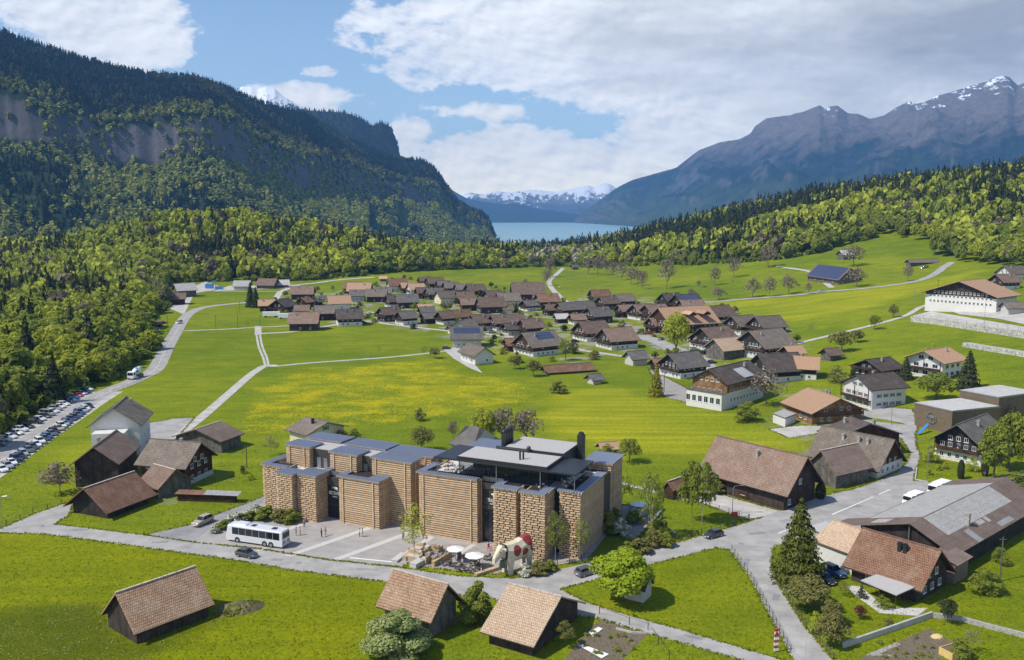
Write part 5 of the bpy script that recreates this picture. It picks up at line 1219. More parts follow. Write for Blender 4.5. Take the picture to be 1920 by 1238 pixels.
board_tower(HL, -29.2, -23.2, -.1, 3.2, 0, Hh-.02, 'frl', 'brick', seed=5); rib_roof(HL, [(-29.5,-23.0,-.3,1.0),(-29.5,-28.0,1.0,7.6)], Hh)
board_tower(HL, -29.2, -28.2, 3.2, 7.5, 0, Hh-.02, 'lr', 'long', post=False, seed=6)
board_tower(HL, -4.3, 4.9, 4.0, 8.0, 0, Hu-.02, 'frl', 'long', seed=7); rib_roof(HL, [(-4.5,5.2,3.8,8.1)], Hu)
board_tower(HL, -3.5, 6.4, 9.3, 14.2, 0, Hu-.02, 'frl', 'long', seed=8); rib_roof(HL, [(-3.8,6.8,9.1,14.5)], Hu)
board_tower(HL, -26.6, -20.4, 4.4, 8.6, 8.7, Hu-.02, 'frl', 'long', seed=9); rib_roof(HL, [(-26.8,-20.1,4.2,8.8)], Hu)
board_tower(HL, -14.5, -7.9, 3.7, 8.1, 8.7, Hu-.02, 'frl', 'long', seed=10); rib_roof(HL, [(-14.7,-7.6,3.5,8.2)], Hu)
board_tower(HL, -26.0, -17.2, 10.8, 15.4, 12.3, Hu-.02, 'fr', 'long', post=False, seed=11); rib_roof(HL, [(-26.3,-17.0,10.6,15.6)], Hu)
board_tower(HL, -15.2, -5.1, 9.9, 15.0, 12.3, Hu-.02, 'fr', 'long', post=False, seed=12); rib_roof(HL, [(-15.4,-4.9,9.7,15.2)], Hu)
g1 = glass_wall(HL, -13.65, -9.65, 1.6, 0.05, 8.4, 2, 3, 'entrance_glazing')
q = MB(); q.box(-13.66,-9.64,1.68,3.1,0,8.5); q.build('entrance_recess', K['facade_dark'], HL)
q = MB(); q.box(-13.66,-9.64,1.45,1.53,6.9,8.55); q.build('fascia', K['facade_dark'], HL)
text_part(g1, 'BRETTERHOTEL', -13.3, 1.50, 5.0, 1.0, sign, squeeze=.42); text_part(g1, 'BRIENZ', -12.4, 1.50, 4.45, .40, sign, squeeze=.8)
mE = Matrix(((1,0,0),(0,0,-1),(0,1,0)))
emblem(g1, Vector((-11.7, 1.5, 6.35)), mE, .62, sign, ring=False, name='cow_sign')
q = MB()
for a in ((-12.6,-10.8,5.62,5.68),(-12.6,-10.8,7.1,7.16),(-12.6,-12.54,5.68,7.1),(-10.86,-10.8,5.68,7.1)): q.box(a[0],a[1],1.5,1.53,a[2],a[3])
q.build('sign_frame', K['metal_grey'], g1)
for x in (-19.3,-17.6,-7.4): 
    q = MB(); q.box(x,x+.95,5.5,5.58,8.8,11.1); d = q.build('door', K['metal_grey'], HL); f = MB(); f.box(x-.06,x+1.01,5.46,5.498,11.1,11.2); f.build('door_frame', K['metal_dark'], d)
rail_glass(HL, -13.7, -9.7, 2.4, 8.75, 2); rail_glass(HL, -28, -22.8, 3.3, 8.75, 3)
# right building (origin: front right corner of its large left tower)
P3 = PZ(893.8, 1020.4, 0); HR_ = empty('hotel_building', (P3.x, P3.y, 0), R(-24.3), 'right one of the two stacked board buildings, black roofed glass pavilion on top', 'restaurant', 'stacked board buildings on the forecourt')
H3 = 12.3; H = HR_
q = MB(); q.box(-12.3,20.0,3.7,27,0,11.5,0); q.box(-12.2,19.9,3.75,16.9,11.51,11.62,1); q.build('lower_block', [K['facade_dark'], K['terrace']], H)
board_tower(H, -12.6, 0, .3, 3.7, 0, H3-.02, 'frl', 'long', seed=21); rib_roof(H, [(-13.0,-.1,.1,1.5),(-13.0,-11.8,1.5,7.2)], H3)
board_tower(H, -12.6, -11.9, 3.7, 26.8, 0, 11.9, 'l', 'long', post=False, seed=22)
board_tower(H, 4.6, 9.0, -2.1, 1.8, 0, H3-.02, 'frl', 'brick', seed=23); rib_roof(H, [(4.3,9.3,-2.4,-.4),(4.3,5.6,-.4,1.8)], H3)
board_tower(H, 10.3, 14.9, -2.7, 2.0, 0, H3-.02, 'frl', 'brick', seed=24); rib_roof(H, [(10.0,14.9,-2.9,-1.4),(13.4,15.1,-1.4,2.2)], H3)
board_tower(H, 16.4, 20.3, .9, 14.4, 0, H3-.02, 'frl', 'brick', seed=25); rib_roof(H, [(16.1,19.,.7,1.9),(19.,20.6,.7,14.6)], H3)
q = MB(); q.box(16.6,18.9,2.1,14.2,11.63,11.7); 
board_tower(H, 14.6, 20.2, 19.0, 26.5, 0, 12.8, 'fr', 'long', seed=26); rib_roof(H, [(14.4,20.5,18.8,26.8)], 12.8)
board_tower(H, -10.6, -4.8, 18.5, 24.5, 0, 13.3, 'fr', 'long', seed=27); rib_roof(H, [(-10.9,-4.5,18.3,24.8)], 13.3)
g2 = glass_wall(H, .02, 4.55, 2.0, 7.2, 10.4, 2, 1, 'sign_glazing')
q = MB(); q.box(.02,4.55,2.1,3.7,0,11.5); q.build('entrance_recess', K['facade_dark'], H)
q = MB(); q.box(.02,4.55,1.85,1.94,10.4,11.6); q.box(.02,4.55,1.85,1.94,6.5,7.2); q.build('fascia', K['facade_dark'], H)
glass_wall(H, .1, 4.5, 2.95-.9, .05, 6.4, 2, 2, 'entrance_glazing'); glass_wall(H, 9.1, 10.25, .4, .05, 11.4, 1, 5, 'slot_window'); glass_wall(H, 15.0, 16.3, 2.5, .05, 11.4, 1, 4, 'slot_window')
text_part(g2, 'TRAUFFER', 1.45, 1.90, 7.95, .95, sign, squeeze=.42); text_part(g2, 'ERLEBNISWELT', 1.9, 1.90, 7.45, .36, sign, squeeze=.6)
emblem(g2, Vector((2.7, 1.9, 9.35)), mE, .58, sign, ring=False, name='cow_sign')
q = MB()
for a in ((1.85,3.55,8.72,8.78),(1.85,3.55,10.0,10.06),(1.85,1.91,8.78,10.0),(3.49,3.55,8.78,10.0)): q.box(a[0],a[1],1.9,1.93,a[2],a[3])
q.build('sign_frame', K['metal_grey'], g2)
rail_glass(H, 0.05, 4.5, 2.6, 11.65, 3)
# pavilion on the roof terrace
q = MB(); q.box(-8.8,19.8,-.2,9.5,15.75,16.05); q.build('canopy_roof', K['metal_dark'], H)
q = MB(); q.box(-4.2,14.2,.2,8.1,16.06,16.55,0); q.box(-4.0,14.0,.4,7.9,16.56,16.62,1); q.build('front_roof', [K['metal_dark'], K['gravel_roof']], H)
q = MB(); q.box(1.9,14.4,8.3,17.2,11.6,17.0,0); q.box(2.1,14.2,8.5,17.0,17.01,17.1,1); q.box(1.85,14.45,8.25,17.25,16.6,17.0,0); q.build('rear_block', [K['metal_dark'], K['gravel_roof']], H)
glz = glassy('glass_clear', (.03,.035,.035), .03); glz.node_tree.nodes['Principled BSDF'].inputs['Transmission Weight'].default_value = 0
bs = glz.node_tree.nodes['Principled BSDF']; tr = glz.node_tree.nodes.new('ShaderNodeBsdfTransparent'); mxs = glz.node_tree.nodes.new('ShaderNodeMixShader'); mxs.inputs[0].default_value = .35
glz.node_tree.links.new(tr.outputs[0], mxs.inputs[1]); glz.node_tree.links.new(bs.outputs[0], mxs.inputs[2]); glz.node_tree.links.new(mxs.outputs[0], glz.node_tree.nodes['Material Output'].inputs['Surface']); K['glass_clear'] = glz
glass_wall(H, -5.5, 12.7, 3.9, 11.66, 15.7, 5, 1, 'pavilion_glazing', 'glass_clear')
q = MB(); q.box(12.7,12.76,3.9,9,11.66,15.7); q.build('pavilion_glazing', K['glass_clear'], H)
q = MB(); q.box(-5.5,12.6,9.6,9.8,11.66,15.7); q.build('inner_wall', K['facade_dark'], H)
for x, y in ((-8.4,.2),(-8.4,9),(19.3,.6),(19.3,9),(12.8,.3),(-5.5,3.8),(4,.3)): q = MB(); q.box(x-.06,x+.06,y-.06,y+.06,11.63,15.74); q.build('roof_column', K['metal_grey'], H)
for i in range(4):
    q = MB(); x = 1.2-.0; y = 9.6+i*1.05; q.box(x-.5,x+.3,y,y+.85,11.6,19.4); q.lathe([(.42,0),(.5,.25),(.3,.6),(.05,.7)], 10, (x-.1,y+.42,19.4)); q.build('chimney', [K['metal_dark']], H)
q = MB(); q.box(14.5,15.7,14.9,16.3,11.6,19.2); q.lathe([(.6,0),(.55,.45),(.1,.6)], 8, (15.1,15.6,19.2)); q.build('chimney', K['metal_dark'], H)
q = MB(); q.tube((.4,8.0,16.9),(7.2,8.0,16.9), .32, n=8); q.lathe([(.42,0),(.42,.9),(.2,1.15)], 10, (7.2,8,16.7)); q.build('roof_duct', K['metal_dark'], H)
q = MB(); q.box(7.6,7.85,2.6,2.9,16.62,18.3); q.box(8.0,8.25,3.2,3.5,16.62,18.2); q.build('vent_pipe', K['metal_dark'], H)
# tables and chairs: small copies of one table and one chair
K['seat_pale'] = plain('seat_pale', (.55,.50,.43), .8); K['table_brown'] = plain('table_brown', (.20,.10,.05), .6); K['metal_brown'] = plain('metal_brown', (.10,.08,.07), .6)
def make_table(label, grp, top='table_brown', w=.8):
    o = empty('table', (0,0,0), 0, label, 'table', grp); q = MB(); q.box(-w/2,w/2,-w/2,w/2,.70,.75); q.build('table_top', K[top], o)
    q = MB(); q.tube((0,0,.02),(0,0,.70), .04, n=6); q.box(-.25,.25,-.25,.25,0,.03); q.build('table_leg', K['metal_dark'], o); return o
def make_chair(label, grp, m='seat_pale'):
    o = empty('chair', (0,0,0), 0, label, 'chair', grp); q = MB(); q.box(-.25,.25,-.25,.25,.40,.48); q.build('seat', K[m], o); q = MB(); q.box(-.25,.25,.21,.27,.48,.9); q.build('backrest', K[m], o)
    q = MB()
    for sx in (-.22,.22):
        for sy in (-.22,.22): q.tube((sx,sy,0),(sx,sy,.40), .02, n=4)
    q.build('legs', K['metal_dark'], o); return o
Tp = make_table('brown square table inside the glass pavilion or on its terrace', 'tables of the roof restaurant'); Cp = make_chair('pale upholstered chair at a table of the roof restaurant', 'chairs of the roof restaurant')
MH = Matrix.Translation(HR_.location) @ Matrix.Rotation(R(-24.3), 4, 'Z'); used = [0, 0]
def put(proto, k, p, rz, M=MH):
    o = proto if not used[k] else copy_tree(proto); used[k] = 1
    o.location = M @ Vector(p); o.rotation_euler = (0,0,rz+R(-24.3)); return o
for i, (x, y) in enumerate(((-4,5.2),(-1.2,6.6),(1.2,5.2),(3.6,6.6),(-7.5,4.6),(-7.5,7.4),(-9.8,5.8),(-10.6,8.6),(16.4,5.0),(17.6,8.4),(15.2,7.5),(12.2,2.3),(9.3,2.9))):
    z = 11.665; put(Tp, 0, (x, y, z), .1*i)
    for a in (0, math.pi/2, math.pi, 3*math.pi/2):
        if (i+int(a*2)) % 3 == 0 and i > 3: continue
        put(Cp, 1, (x+.75*math.sin(a)*-1, y+.75*math.cos(a), z), a)
# ------------------------------------------------------------------ vehicles
def car_meshes(kind):
    """stations along x (front at +x): half width, bottom, belt; the cabin is a tapered glasshouse with a painted roof"""
    S = dict(hatch=(4.2,1.76,1.47,[(2.1,.62,.28,.60),(1.95,.80,.22,.72),(1.2,.87,.2,.90),(.75,.88,.2,.95),(-1.6,.88,.2,.98),(-2.0,.84,.24,.95),(-2.1,.72,.34,.80)],(.95,.25,-1.35,-1.95)),
             sedan=(4.6,1.80,1.44,[(2.3,.62,.28,.58),(2.1,.82,.22,.70),(1.2,.89,.2,.88),(.8,.9,.2,.93),(-1.3,.9,.2,.96),(-2.15,.84,.24,.94),(-2.3,.72,.34,.80)],(1.0,.25,-.95,-1.65)),
             estate=(4.6,1.80,1.50,[(2.3,.62,.28,.60),(2.1,.82,.22,.72),(1.2,.89,.2,.90),(.8,.9,.2,.95),(-1.7,.9,.2,.98),(-2.2,.86,.24,.96),(-2.3,.76,.34,.85)],(1.0,.3,-1.7,-2.15)),
             suv=(4.7,1.9,1.75,[(2.35,.70,.34,.78),(2.2,.88,.28,.90),(1.2,.94,.28,1.05),(.8,.95,.28,1.08),(-1.7,.95,.28,1.12),(-2.2,.92,.3,1.10),(-2.35,.82,.4,.98)],(.95,.35,-1.65,-2.15)),
             van=(5.0,1.95,2.0,[(2.5,.78,.32,.85),(2.35,.92,.28,1.0),(1.7,.96,.28,1.12),(1.3,.97,.28,1.15),(-2.1,.97,.28,1.18),(-2.4,.95,.3,1.18),(-2.5,.9,.4,1.1)],(1.75,1.05,-2.2,-2.42)))[kind]
    Ln, Wd, Ht, st, (a, b_, c_, d_) = S
    q = MB(); rings = []
    for x, w, z0, z1 in st:
        m_ = (z0+z1)/2
        rings.append([(x,-w*.92,z0),(x,-w,m_-.05),(x,-w,m_+.15),(x,-w*.93,z1-.03),(x,-w*.78,z1),(x,w*.78,z1),(x,w*.93,z1-.03),(x,w,m_+.15),(x,w,m_-.05),(x,w*.92,z0)])
    q.loft(rings[::-1]); body = q.mesh('body', [None], False); body.materials.clear()
    zb = st[3][3]-.03; zt = Ht; wb = st[3][1]*.90; wt = wb*.80
    g = MB(); g.loft([[(d_,-wb*.92,zb),(a,-wb*.94,zb-.04),(a,wb*.94,zb-.04),(d_,wb*.92,zb)], [(c_+.02,-wt,zt-.04),(b_-.02,-wt,zt-.04),(b_-.02,wt,zt-.04),(c_+.02,wt,zt-.04)]]); gl = g.mesh('windows', K['glass_car'])
    r = MB(); r.loft([[(c_-.06,-wt-.02,zt-.06),(b_+.04,-wt-.02,zt-.06),(b_+.04,wt+.02,zt-.06),(c_-.06,wt+.02,zt-.06)], [(c_+.12,-wt*.85,zt),(b_-.15,-wt*.85,zt),(b_-.15,wt*.85,zt),(c_+.12,wt*.85,zt)]])
    for s in (-1, 1):   # pillars
        r.tube((a-.02,s*wb*.93,zb),(b_,s*(wt+.01),zt-.05), .035, n=4, cap=False); r.tube((d_+.03,s*wb*.91,zb),(c_,s*(wt+.01),zt-.05), .06, n=4, cap=False); r.tube(((a+c_)/2-.25,s*wb*.95,zb),((b_+c_)/2-.1,s*(wt+.015),zt-.05), .04, n=4, cap=False)
        r.box(a-.35,a-.15,*sorted((s*(wb*1.02),s*(wb*1.02+.16))),zb,zb+.13)
    rf = r.mesh('roof', [None]); rf.materials.clear()
    wr = .33 if kind in ('suv','van') else .30; t = MB(); t.tube((0,-.11,0),(0,.11,0), wr, n=14); ty = t.mesh('tyre', K['tyre']); rm = MB(); rm.tube((0,-.12,0),(0,.12,0), wr*.62, n=10); rim = rm.mesh('rim', K['rim'])
    h = MB(); h.blob((0,0,0),(.10,.20,.09)); hl = h.mesh('headlight', K['lamp_clear']); h = MB(); h.box(-.04,.05,-.16,.16,-.08,.10); tl = h.mesh('tail_light', K['lamp_red'])
    h = MB(); h.box(-.02,.02,-.26,.26,-.06,.06); pl_ = h.mesh('number_plate', K['white']); fx = st[1][0]; bx = st[-2][0]
    return dict(body=body, gl=gl, rf=rf, ty=ty, rim=rim, hl=hl, tl=tl, pl=pl_, wb=Ln*.30, wy=Wd/2-.10, wr=wr, fx=fx, bx=bx, hz=st[1][3]-.12, tz=st[-2][3]-.14, fw=st[1][1]*.72, bw=st[-2][1]*.80, x0=st[0][0], x1=st[-1][0])
CM = {}; CP_ = {}
def car(P, rz, kind, colr, label, group=None, name='car', full=True, cat='car'):
    if kind not in CM: CM[kind] = car_meshes(kind)
    c = CM[kind]
    if colr not in CP_: CP_[colr] = paint('car_paint', CCOL[colr], .28, .35 if colr in ('silver','grey') else 0.)
    if (kind, colr) not in CM:
        b_ = c['body'].copy(); b_.materials.append(CP_[colr]); r_ = c['rf'].copy(); r_.materials.append(CP_[colr]); CM[(kind, colr)] = (b_, r_)
    b_, r_ = CM[(kind, colr)]; o = empty(name, P, rz, label, cat, group)
    body = link('body', b_, o); link('windows', c['gl'], o); link('roof', r_, o)
    if full:
        for sx in (-1, 1):
            for sy in (-1, 1):
                w = link('tyre', c['ty'], o, (sx*c['wb'], sy*c['wy'], c['wr'])); link('rim', c['rim'], w)
        for sy in (-1, 1): link('headlight', c['hl'], o, (c['fx']+.03, sy*c['fw'], c['hz'])); link('tail_light', c['tl'], o, (c['bx']-.04, sy*c['bw'], c['tz']))
        link('number_plate', c['pl'], o, (c['x0']+.01, 0, .42)); link('number_plate', c['pl'], o, (c['x1']-.01, 0, .55))
    return o
CCOL = dict(white=(.78,.78,.77), silver=(.50,.51,.52), grey=(.16,.165,.17), dark=(.055,.058,.065), black=(.018,.018,.02), blue=(.03,.08,.22), navy=(.018,.03,.075), red=(.42,.025,.02), beige=(.42,.36,.28))
def yaw_px(x0, y0, x1, y1):
    a, b = G(x0, y0), G(x1, y1); return math.atan2(b.y-a.y, b.x-a.x)
car(G(462,1045)+Vector((0,.3,.03)), yaw_px(440,1041,492,1051), 'hatch', 'dark', 'dark grey hatchback driving past the white coach on the street')
car(G(379,984)+Vector((0,.4,.03)), yaw_px(410,968,360,990), 'suv', 'beige', 'beige silver off-road car coming down the access road')
car(G(1101,1078)+Vector((0,.3,.03)), yaw_px(1085,1082,1135,1067), 'estate', 'grey', 'grey estate car on the street beside the big maple')
car(G(1338,1008)+Vector((0,.3,.03)), yaw_px(1362,1000,1316,1012), 'hatch', 'dark', 'dark grey small car on the road in front of the birches')
car(G(1782,919)+Vector((0,.3,.03)), yaw_px(1767,924,1800,908), 'suv', 'black', 'black off-road car parked beyond the long workshop')
car(G(1563,1079)+Vector((0,.3,.03)), yaw_px(1540,1064,1592,1088), 'suv', 'blue', 'blue off-road car parked at the white garage')
car(G(1548,1092)+Vector((0,.2,.03)), yaw_px(1535,1078,1568,1100), 'hatch', 'black', 'black small car parked beside the blue off-road car')
car(G(286,838)+Vector((0,0,.03)), R(20), 'hatch', 'black', 'black car in the shade beside the tall white house', full=False)
for x, y, k, c, lb, yw in ((1540,548,'suv','silver','silver car driving on the upper road past the farm',172),(1302,657,'estate','silver','silver estate parked in front of the house with many windows',10),(1325,664,'hatch','black','black car, left one of two beside the house with many windows',20),(1333,666,'hatch','dark','dark car, right one of two beside the house with many windows',20),
        (1334,682,'sedan','navy','dark blue car below the straw coloured barn',15),(1298,738,'van','white','white van at the foot of the restaurant terrace',60),(1078,642,'hatch','navy','dark blue car beside the old farmhouse with outside stairs',20),(1217,627,'hatch','red','red car on the village lane',15),(1240,638,'hatch','grey','grey car on the village lane below the red one',50),
        (693,589,'hatch','white','white car, left one of two in the village garden court',80),(701,588,'hatch','white','white car, right one of two in the village garden court',80),(680,606,'sedan','black','black car at the corner of the big dormer farmhouse',10),(765,608,'sedan','black','black car on the village street by the white ground floor',15),(804,577,'van','navy','dark blue van among the village gardens',30),(846,571,'hatch','silver','silver car among the village gardens',60),
        (922,624,'estate','silver','silver car parked before the chalet with the old door',30),(837,655,'hatch','dark','dark car at the end of the meadow path',20),(536,564,'hatch','white','white car at the bend behind the spruces',70),(1737,502,'hatch','red','red car, right one of three at the long carport',40),(1733,503,'hatch','navy','dark blue car, middle one of three at the long carport',40),(1729,504,'hatch','silver','silver car, left one of three at the long carport',40),
        (336,607,'van','white','white van driving towards us on the left main road',-100),(293,622,'van','white','white van parked on the bridge path beside the tiny hut',80),(1461,502,'van','silver','silver van with trailer on the field track above the solar farm',170)):
    car(G(x, y)+Vector((0,0,.06)), R(yw), k, c, lb, full=False)
# the long car park
def park(p0, p1, n, cols, side, kinds, lbl, grp, rz, st=0):
    a, b = G(*p0), G(*p1); names = ['first','second','third','fourth','fifth','sixth','seventh','eighth','ninth','tenth','eleventh','twelfth','thirteenth','fourteenth','fifteenth','sixteenth','seventeenth','eighteenth','nineteenth','twentieth','21st','22nd','23rd','24th','25th','26th','27th']
    for i in range(n):
        t = i/(n-1); P = a.lerp(b, t)+Vector((random.uniform(-.2,.2), random.uniform(-.3,.3), .05)); k = kinds[i % len(kinds)]; c = cols[i % len(cols)]
        wd = dict(hatch='small car', sedan='saloon', estate='estate car', suv='off-road car', van='van')[k]; cn = dict(grey='dark grey', dark='anthracite', navy='dark blue').get(c, c)
        if cn+' '+wd and True: car(P, rz+random.uniform(-.05,.05), k, c, f'{cn} {wd}, {names[i]} from the near end, {lbl}', grp)
park((3,884), (166,765), 25, ['white','silver','white','navy','black','silver','grey','dark','white','white','dark','blue','grey','black','beige','white','silver','blue','dark','navy','grey','blue','silver','white','navy'], 1, ['hatch','estate','sedan','suv','hatch','estate'], 'field side row of car park', 'cars in the field side row of the car park', R(-42))
park((-3,836), (50,803), 6, ['dark','silver','white','white','white','black'], -1, ['sedan','suv','estate'], 'short wood side row', 'cars in the short wood side row', R(-12))
park((66,794), (162,733), 15, ['black','white','dark','silver','white','silver','white','white','navy','silver','blue','red','silver','dark','white'], -1, ['suv','hatch','estate','van','sedan'], 'long wood side row', 'cars in the long wood side row', R(-14))
def wheel(o, x, y, z, r=.5, w=.28):
    q = MB(); q.tube((x,y-w/2,z),(x,y+w/2,z), r, n=18); t = q.build('tyre', K['tyre'], o); q = MB(); q.tube((x,y-w/2-.03,z),(x,y+w/2+.03,z), r*.6, n=14); q.build('rim', K['rim'], t)
def coach():
    a, b = G(425,1016), G(524,1031); d = (b-a); d.z = 0; L_ = 12.6; W_ = 2.55; yaw = math.atan2(d.y, d.x)+math.pi; c = G(473,1023)+Vector((.7,1.3,.03))
    o = empty('coach', c, yaw, 'white three axle coach parked on the paved forecourt', 'coach'); wp = paint('coach_paint', (.66,.67,.69), .3)
    h = L_/2; q = MB(); rings = []   # front at +x
    prof = [(-h,.45,3.0,.0),(-h+.12,.38,3.28,0),(h-1.5,.38,3.34,0),(h-.45,.38,3.28,0),(h-.12,.36,1.7,0),(h,.45,1.25,0)]
    for x, z0, z1, _ in prof:
        w = W_/2*(.97 if abs(x) > h-.1 else 1); rings.append([(x,-w,z0),(x,-w,min(1.55,z1-.1)),(x,-w*.97,z1-.22),(x,-w*.86,z1),(x,w*.86,z1),(x,w*.97,z1-.22),(x,w,min(1.55,z1-.1)),(x,w,z0)])
    q.loft(rings); q.build('body', wp, o)
    q = MB(); q.loft([[(h-4.6,-.95,3.3),(h-1.2,-.95,3.3),(h-1.2,.95,3.3),(h-4.6,.95,3.3)],[(h-4.2,-.75,3.62),(h-2.0,-.75,3.62),(h-2.0,.75,3.62),(h-4.2,.75,3.62)]]); q.build('roof_pod', wp, o)
    for x in (h-5.6, h-10.2): q = MB(); q.box(x-.45,x+.45,-.45,.45,3.3,3.42); q.build('roof_hatch', K['glass_car'], o)
    n = 7
    for s in (-1, 1):
        for i in range(n):
            x0 = -h+.55+i*(L_-2.0)/n; q = MB(); w0, w1 = W_/2+.012, W_/2*.975+.02
            q.quad((x0+.05,s*w0,1.62),(x0+(L_-2.0)/n-.02,s*w0,1.62),(x0+(L_-2.0)/n-.02,s*w1,2.95),(x0+.05,s*w1,2.95)); q.build('side_window', K['glass_car'], o)
    q = MB(); q.quad((h-.10,-1.12,1.72),(h-.10,1.12,1.72),(h-.44,1.08,3.12),(h-.44,-1.08,3.12)); q.M = None; q.v = [(x+.06, y, z) for x, y, z in q.v]; q.build('windscreen', K['glass_car'], o)
    q = MB(); q.quad((-h-.012,-1.1,1.85),(-h-.012,1.1,1.85),(-h-.012,1.05,2.95),(-h-.012,-1.05,2.95)); q.build('rear_window', K['glass_car'], o)
    q = MB(); [q.box(-h-.03,-h-.01,y-.35,y+.35,.9,1.45) for y in (-.7,.7)]; q.build('vent_grille', K['metal_grey'], o)
    for s in (-1, 1):
        q = MB(); q.box(-h-.03,-h+.05,s*1.1-.1,s*1.1+.1,.7,1.0); q.build('tail_light', K['lamp_red'], o); q = MB(); q.box(h-.05,h+.03,s*.95-.15,s*.95+.15,.6,.85); q.build('headlight', K['lamp_clear'], o)
        for x in (h-2.6, -h+3.9, -h+2.5):
            wheel(o, x, s*(W_/2-.13), .5); q = MB(); q.tube((x,s*(W_/2-.05),.52),(x,s*(W_/2+.006),.52), .60, n=18); q.build('wheel_arch', K['tyre'], o)
        q = MB(); q.tube((h-.1,s*1.2,2.9),(h+.35,s*1.45,2.6), .03, n=5); q.box(h+.25,h+.4,s*1.45-.12,s*1.45+.12,2.1,2.65); q.build('mirror', K['metal_dark'], o)
coach()
def mixer():
    P = G(253,710); o = empty('mixer_truck', P+Vector((0,1,.06)), yaw_px(270,703,236,716), 'concrete mixer truck with blue striped drum on the left main road', 'truck'); wt = K['white']
    q = MB(); q.box(2.2,4.3,-1.2,1.2,.7,3.0); q.build('cab', wt, o); q = MB(); q.box(4.29,4.34,-1.05,1.05,1.7,2.7); q.box(2.7,3.9,-1.22,1.22,1.75,2.6); q.build('windscreen', K['glass_car'], o)
    q = MB(); q.box(-4.2,2.2,-.5,.5,.7,1.0); q.build('frame', K['metal_dark'], o)
    ax = Vector((-1,0,.32)).normalized(); p = Vector((1.7,0,1.9)); q = MB(); rings = []
    u = Vector((0,1,0)); w = ax.cross(u)
    for s, r in ((0,.5),(.5,1.05),(1.8,1.3),(3.0,1.25),(4.6,.75),(5.2,.5)):
        rings.append([tuple(p+ax*s+(u*math.cos(a)+w*math.sin(a))*r) for a in [2*math.pi*i/14 for i in range(14)]])
    q.loft(rings); q.m = [1 if (i % 14 + i//14*2) % 7 < 2 else 0 for i in range(len(q.f))]; q.build('drum', [K['white'], K['blue']], o)
    q = MB(); q.slab((-4.2,-.4,3.9),(-4.2,.4,3.9),(-5,.3,2.2),(-5,-.3,2.2),.1); q.build('chute', wt, o)
    for x in (3.3,-.6,-2.0,-3.3):
        for s in (-1,1): wheel(o, x, s*1.05, .5)
mixer()
def box_truck(P, yaw, label, name, L_, W_, Hh_, cabm='white', bodym='white', win=True, stripe=None, cat='truck'):
    o = empty(name, P, yaw, label, cat); q = MB(); q.box(-L_/2,L_/2-2.0,-W_/2,W_/2,.8,Hh_); q.build('load_body', K[bodym], o)
    q = MB(); q.loft([[(L_/2-1.9,-W_/2*.96,.6),(L_/2,-W_/2*.94,.6),(L_/2,W_/2*.94,.6),(L_/2-1.9,W_/2*.96,.6)],[(L_/2-1.9,-W_/2*.92,Hh_*.93),(L_/2-.35,-W_/2*.9,Hh_*.93),(L_/2-.35,W_/2*.9,Hh_*.93),(L_/2-1.9,W_/2*.92,Hh_*.93)]]); q.build('cab', K[cabm], o)
    q = MB(); q.quad((L_/2-.12,-W_/2*.85,1.5),(L_/2-.12,W_/2*.85,1.5),(L_/2-.28,W_/2*.83,Hh_*.86),(L_/2-.28,-W_/2*.83,Hh_*.86)); q.v = [(x+.06,y,z) for x,y,z in q.v]; q.build('windscreen', K['glass_car'], o)
    if stripe: q = MB(); q.box(-L_/2-.02,L_/2-.1,-W_/2-.02,W_/2+.02,.35,1.5); q.build('lower_body', K[stripe], o)
    for x in (L_/2-1.2,-L_/2+1.6):
        for s in (-1,1): wheel(o, x, s*(W_/2-.15), .45)
    return o
K['yellow'] = paint('yellow', (.72,.48,.02))
box_truck(G(1716,950)+Vector((0,1.2,.03)), yaw_px(1745,938,1712,950), 'white delivery truck, front one of two behind the long workshop', 'delivery_truck', 5.2, 2.1, 2.6)
box_truck(G(1766,931)+Vector((0,1.5,.03)), yaw_px(1795,921,1762,934), 'white delivery truck, rear one of two behind the long workshop', 'delivery_truck', 6.5, 2.2, 2.8)
pb = box_truck(G(1686,846)+Vector((-.3,4,.04)), yaw_px(1668,812,1694,851), 'public bus with white roof and yellow front beside the long farmhouse', 'public_bus', 11.5, 2.55, 3.1, 'yellow', 'white', stripe='yellow', cat='bus')
q = MB(); q.box(-5.4,3.7,-1.29,1.29,1.6,2.7); q.build('side_window', K['glass_car'], pb)
q = MB(); q.box(-.5,.5,-.5,.5,3.1,3.2); q.build('roof_hatch', K['glass_car'], pb)
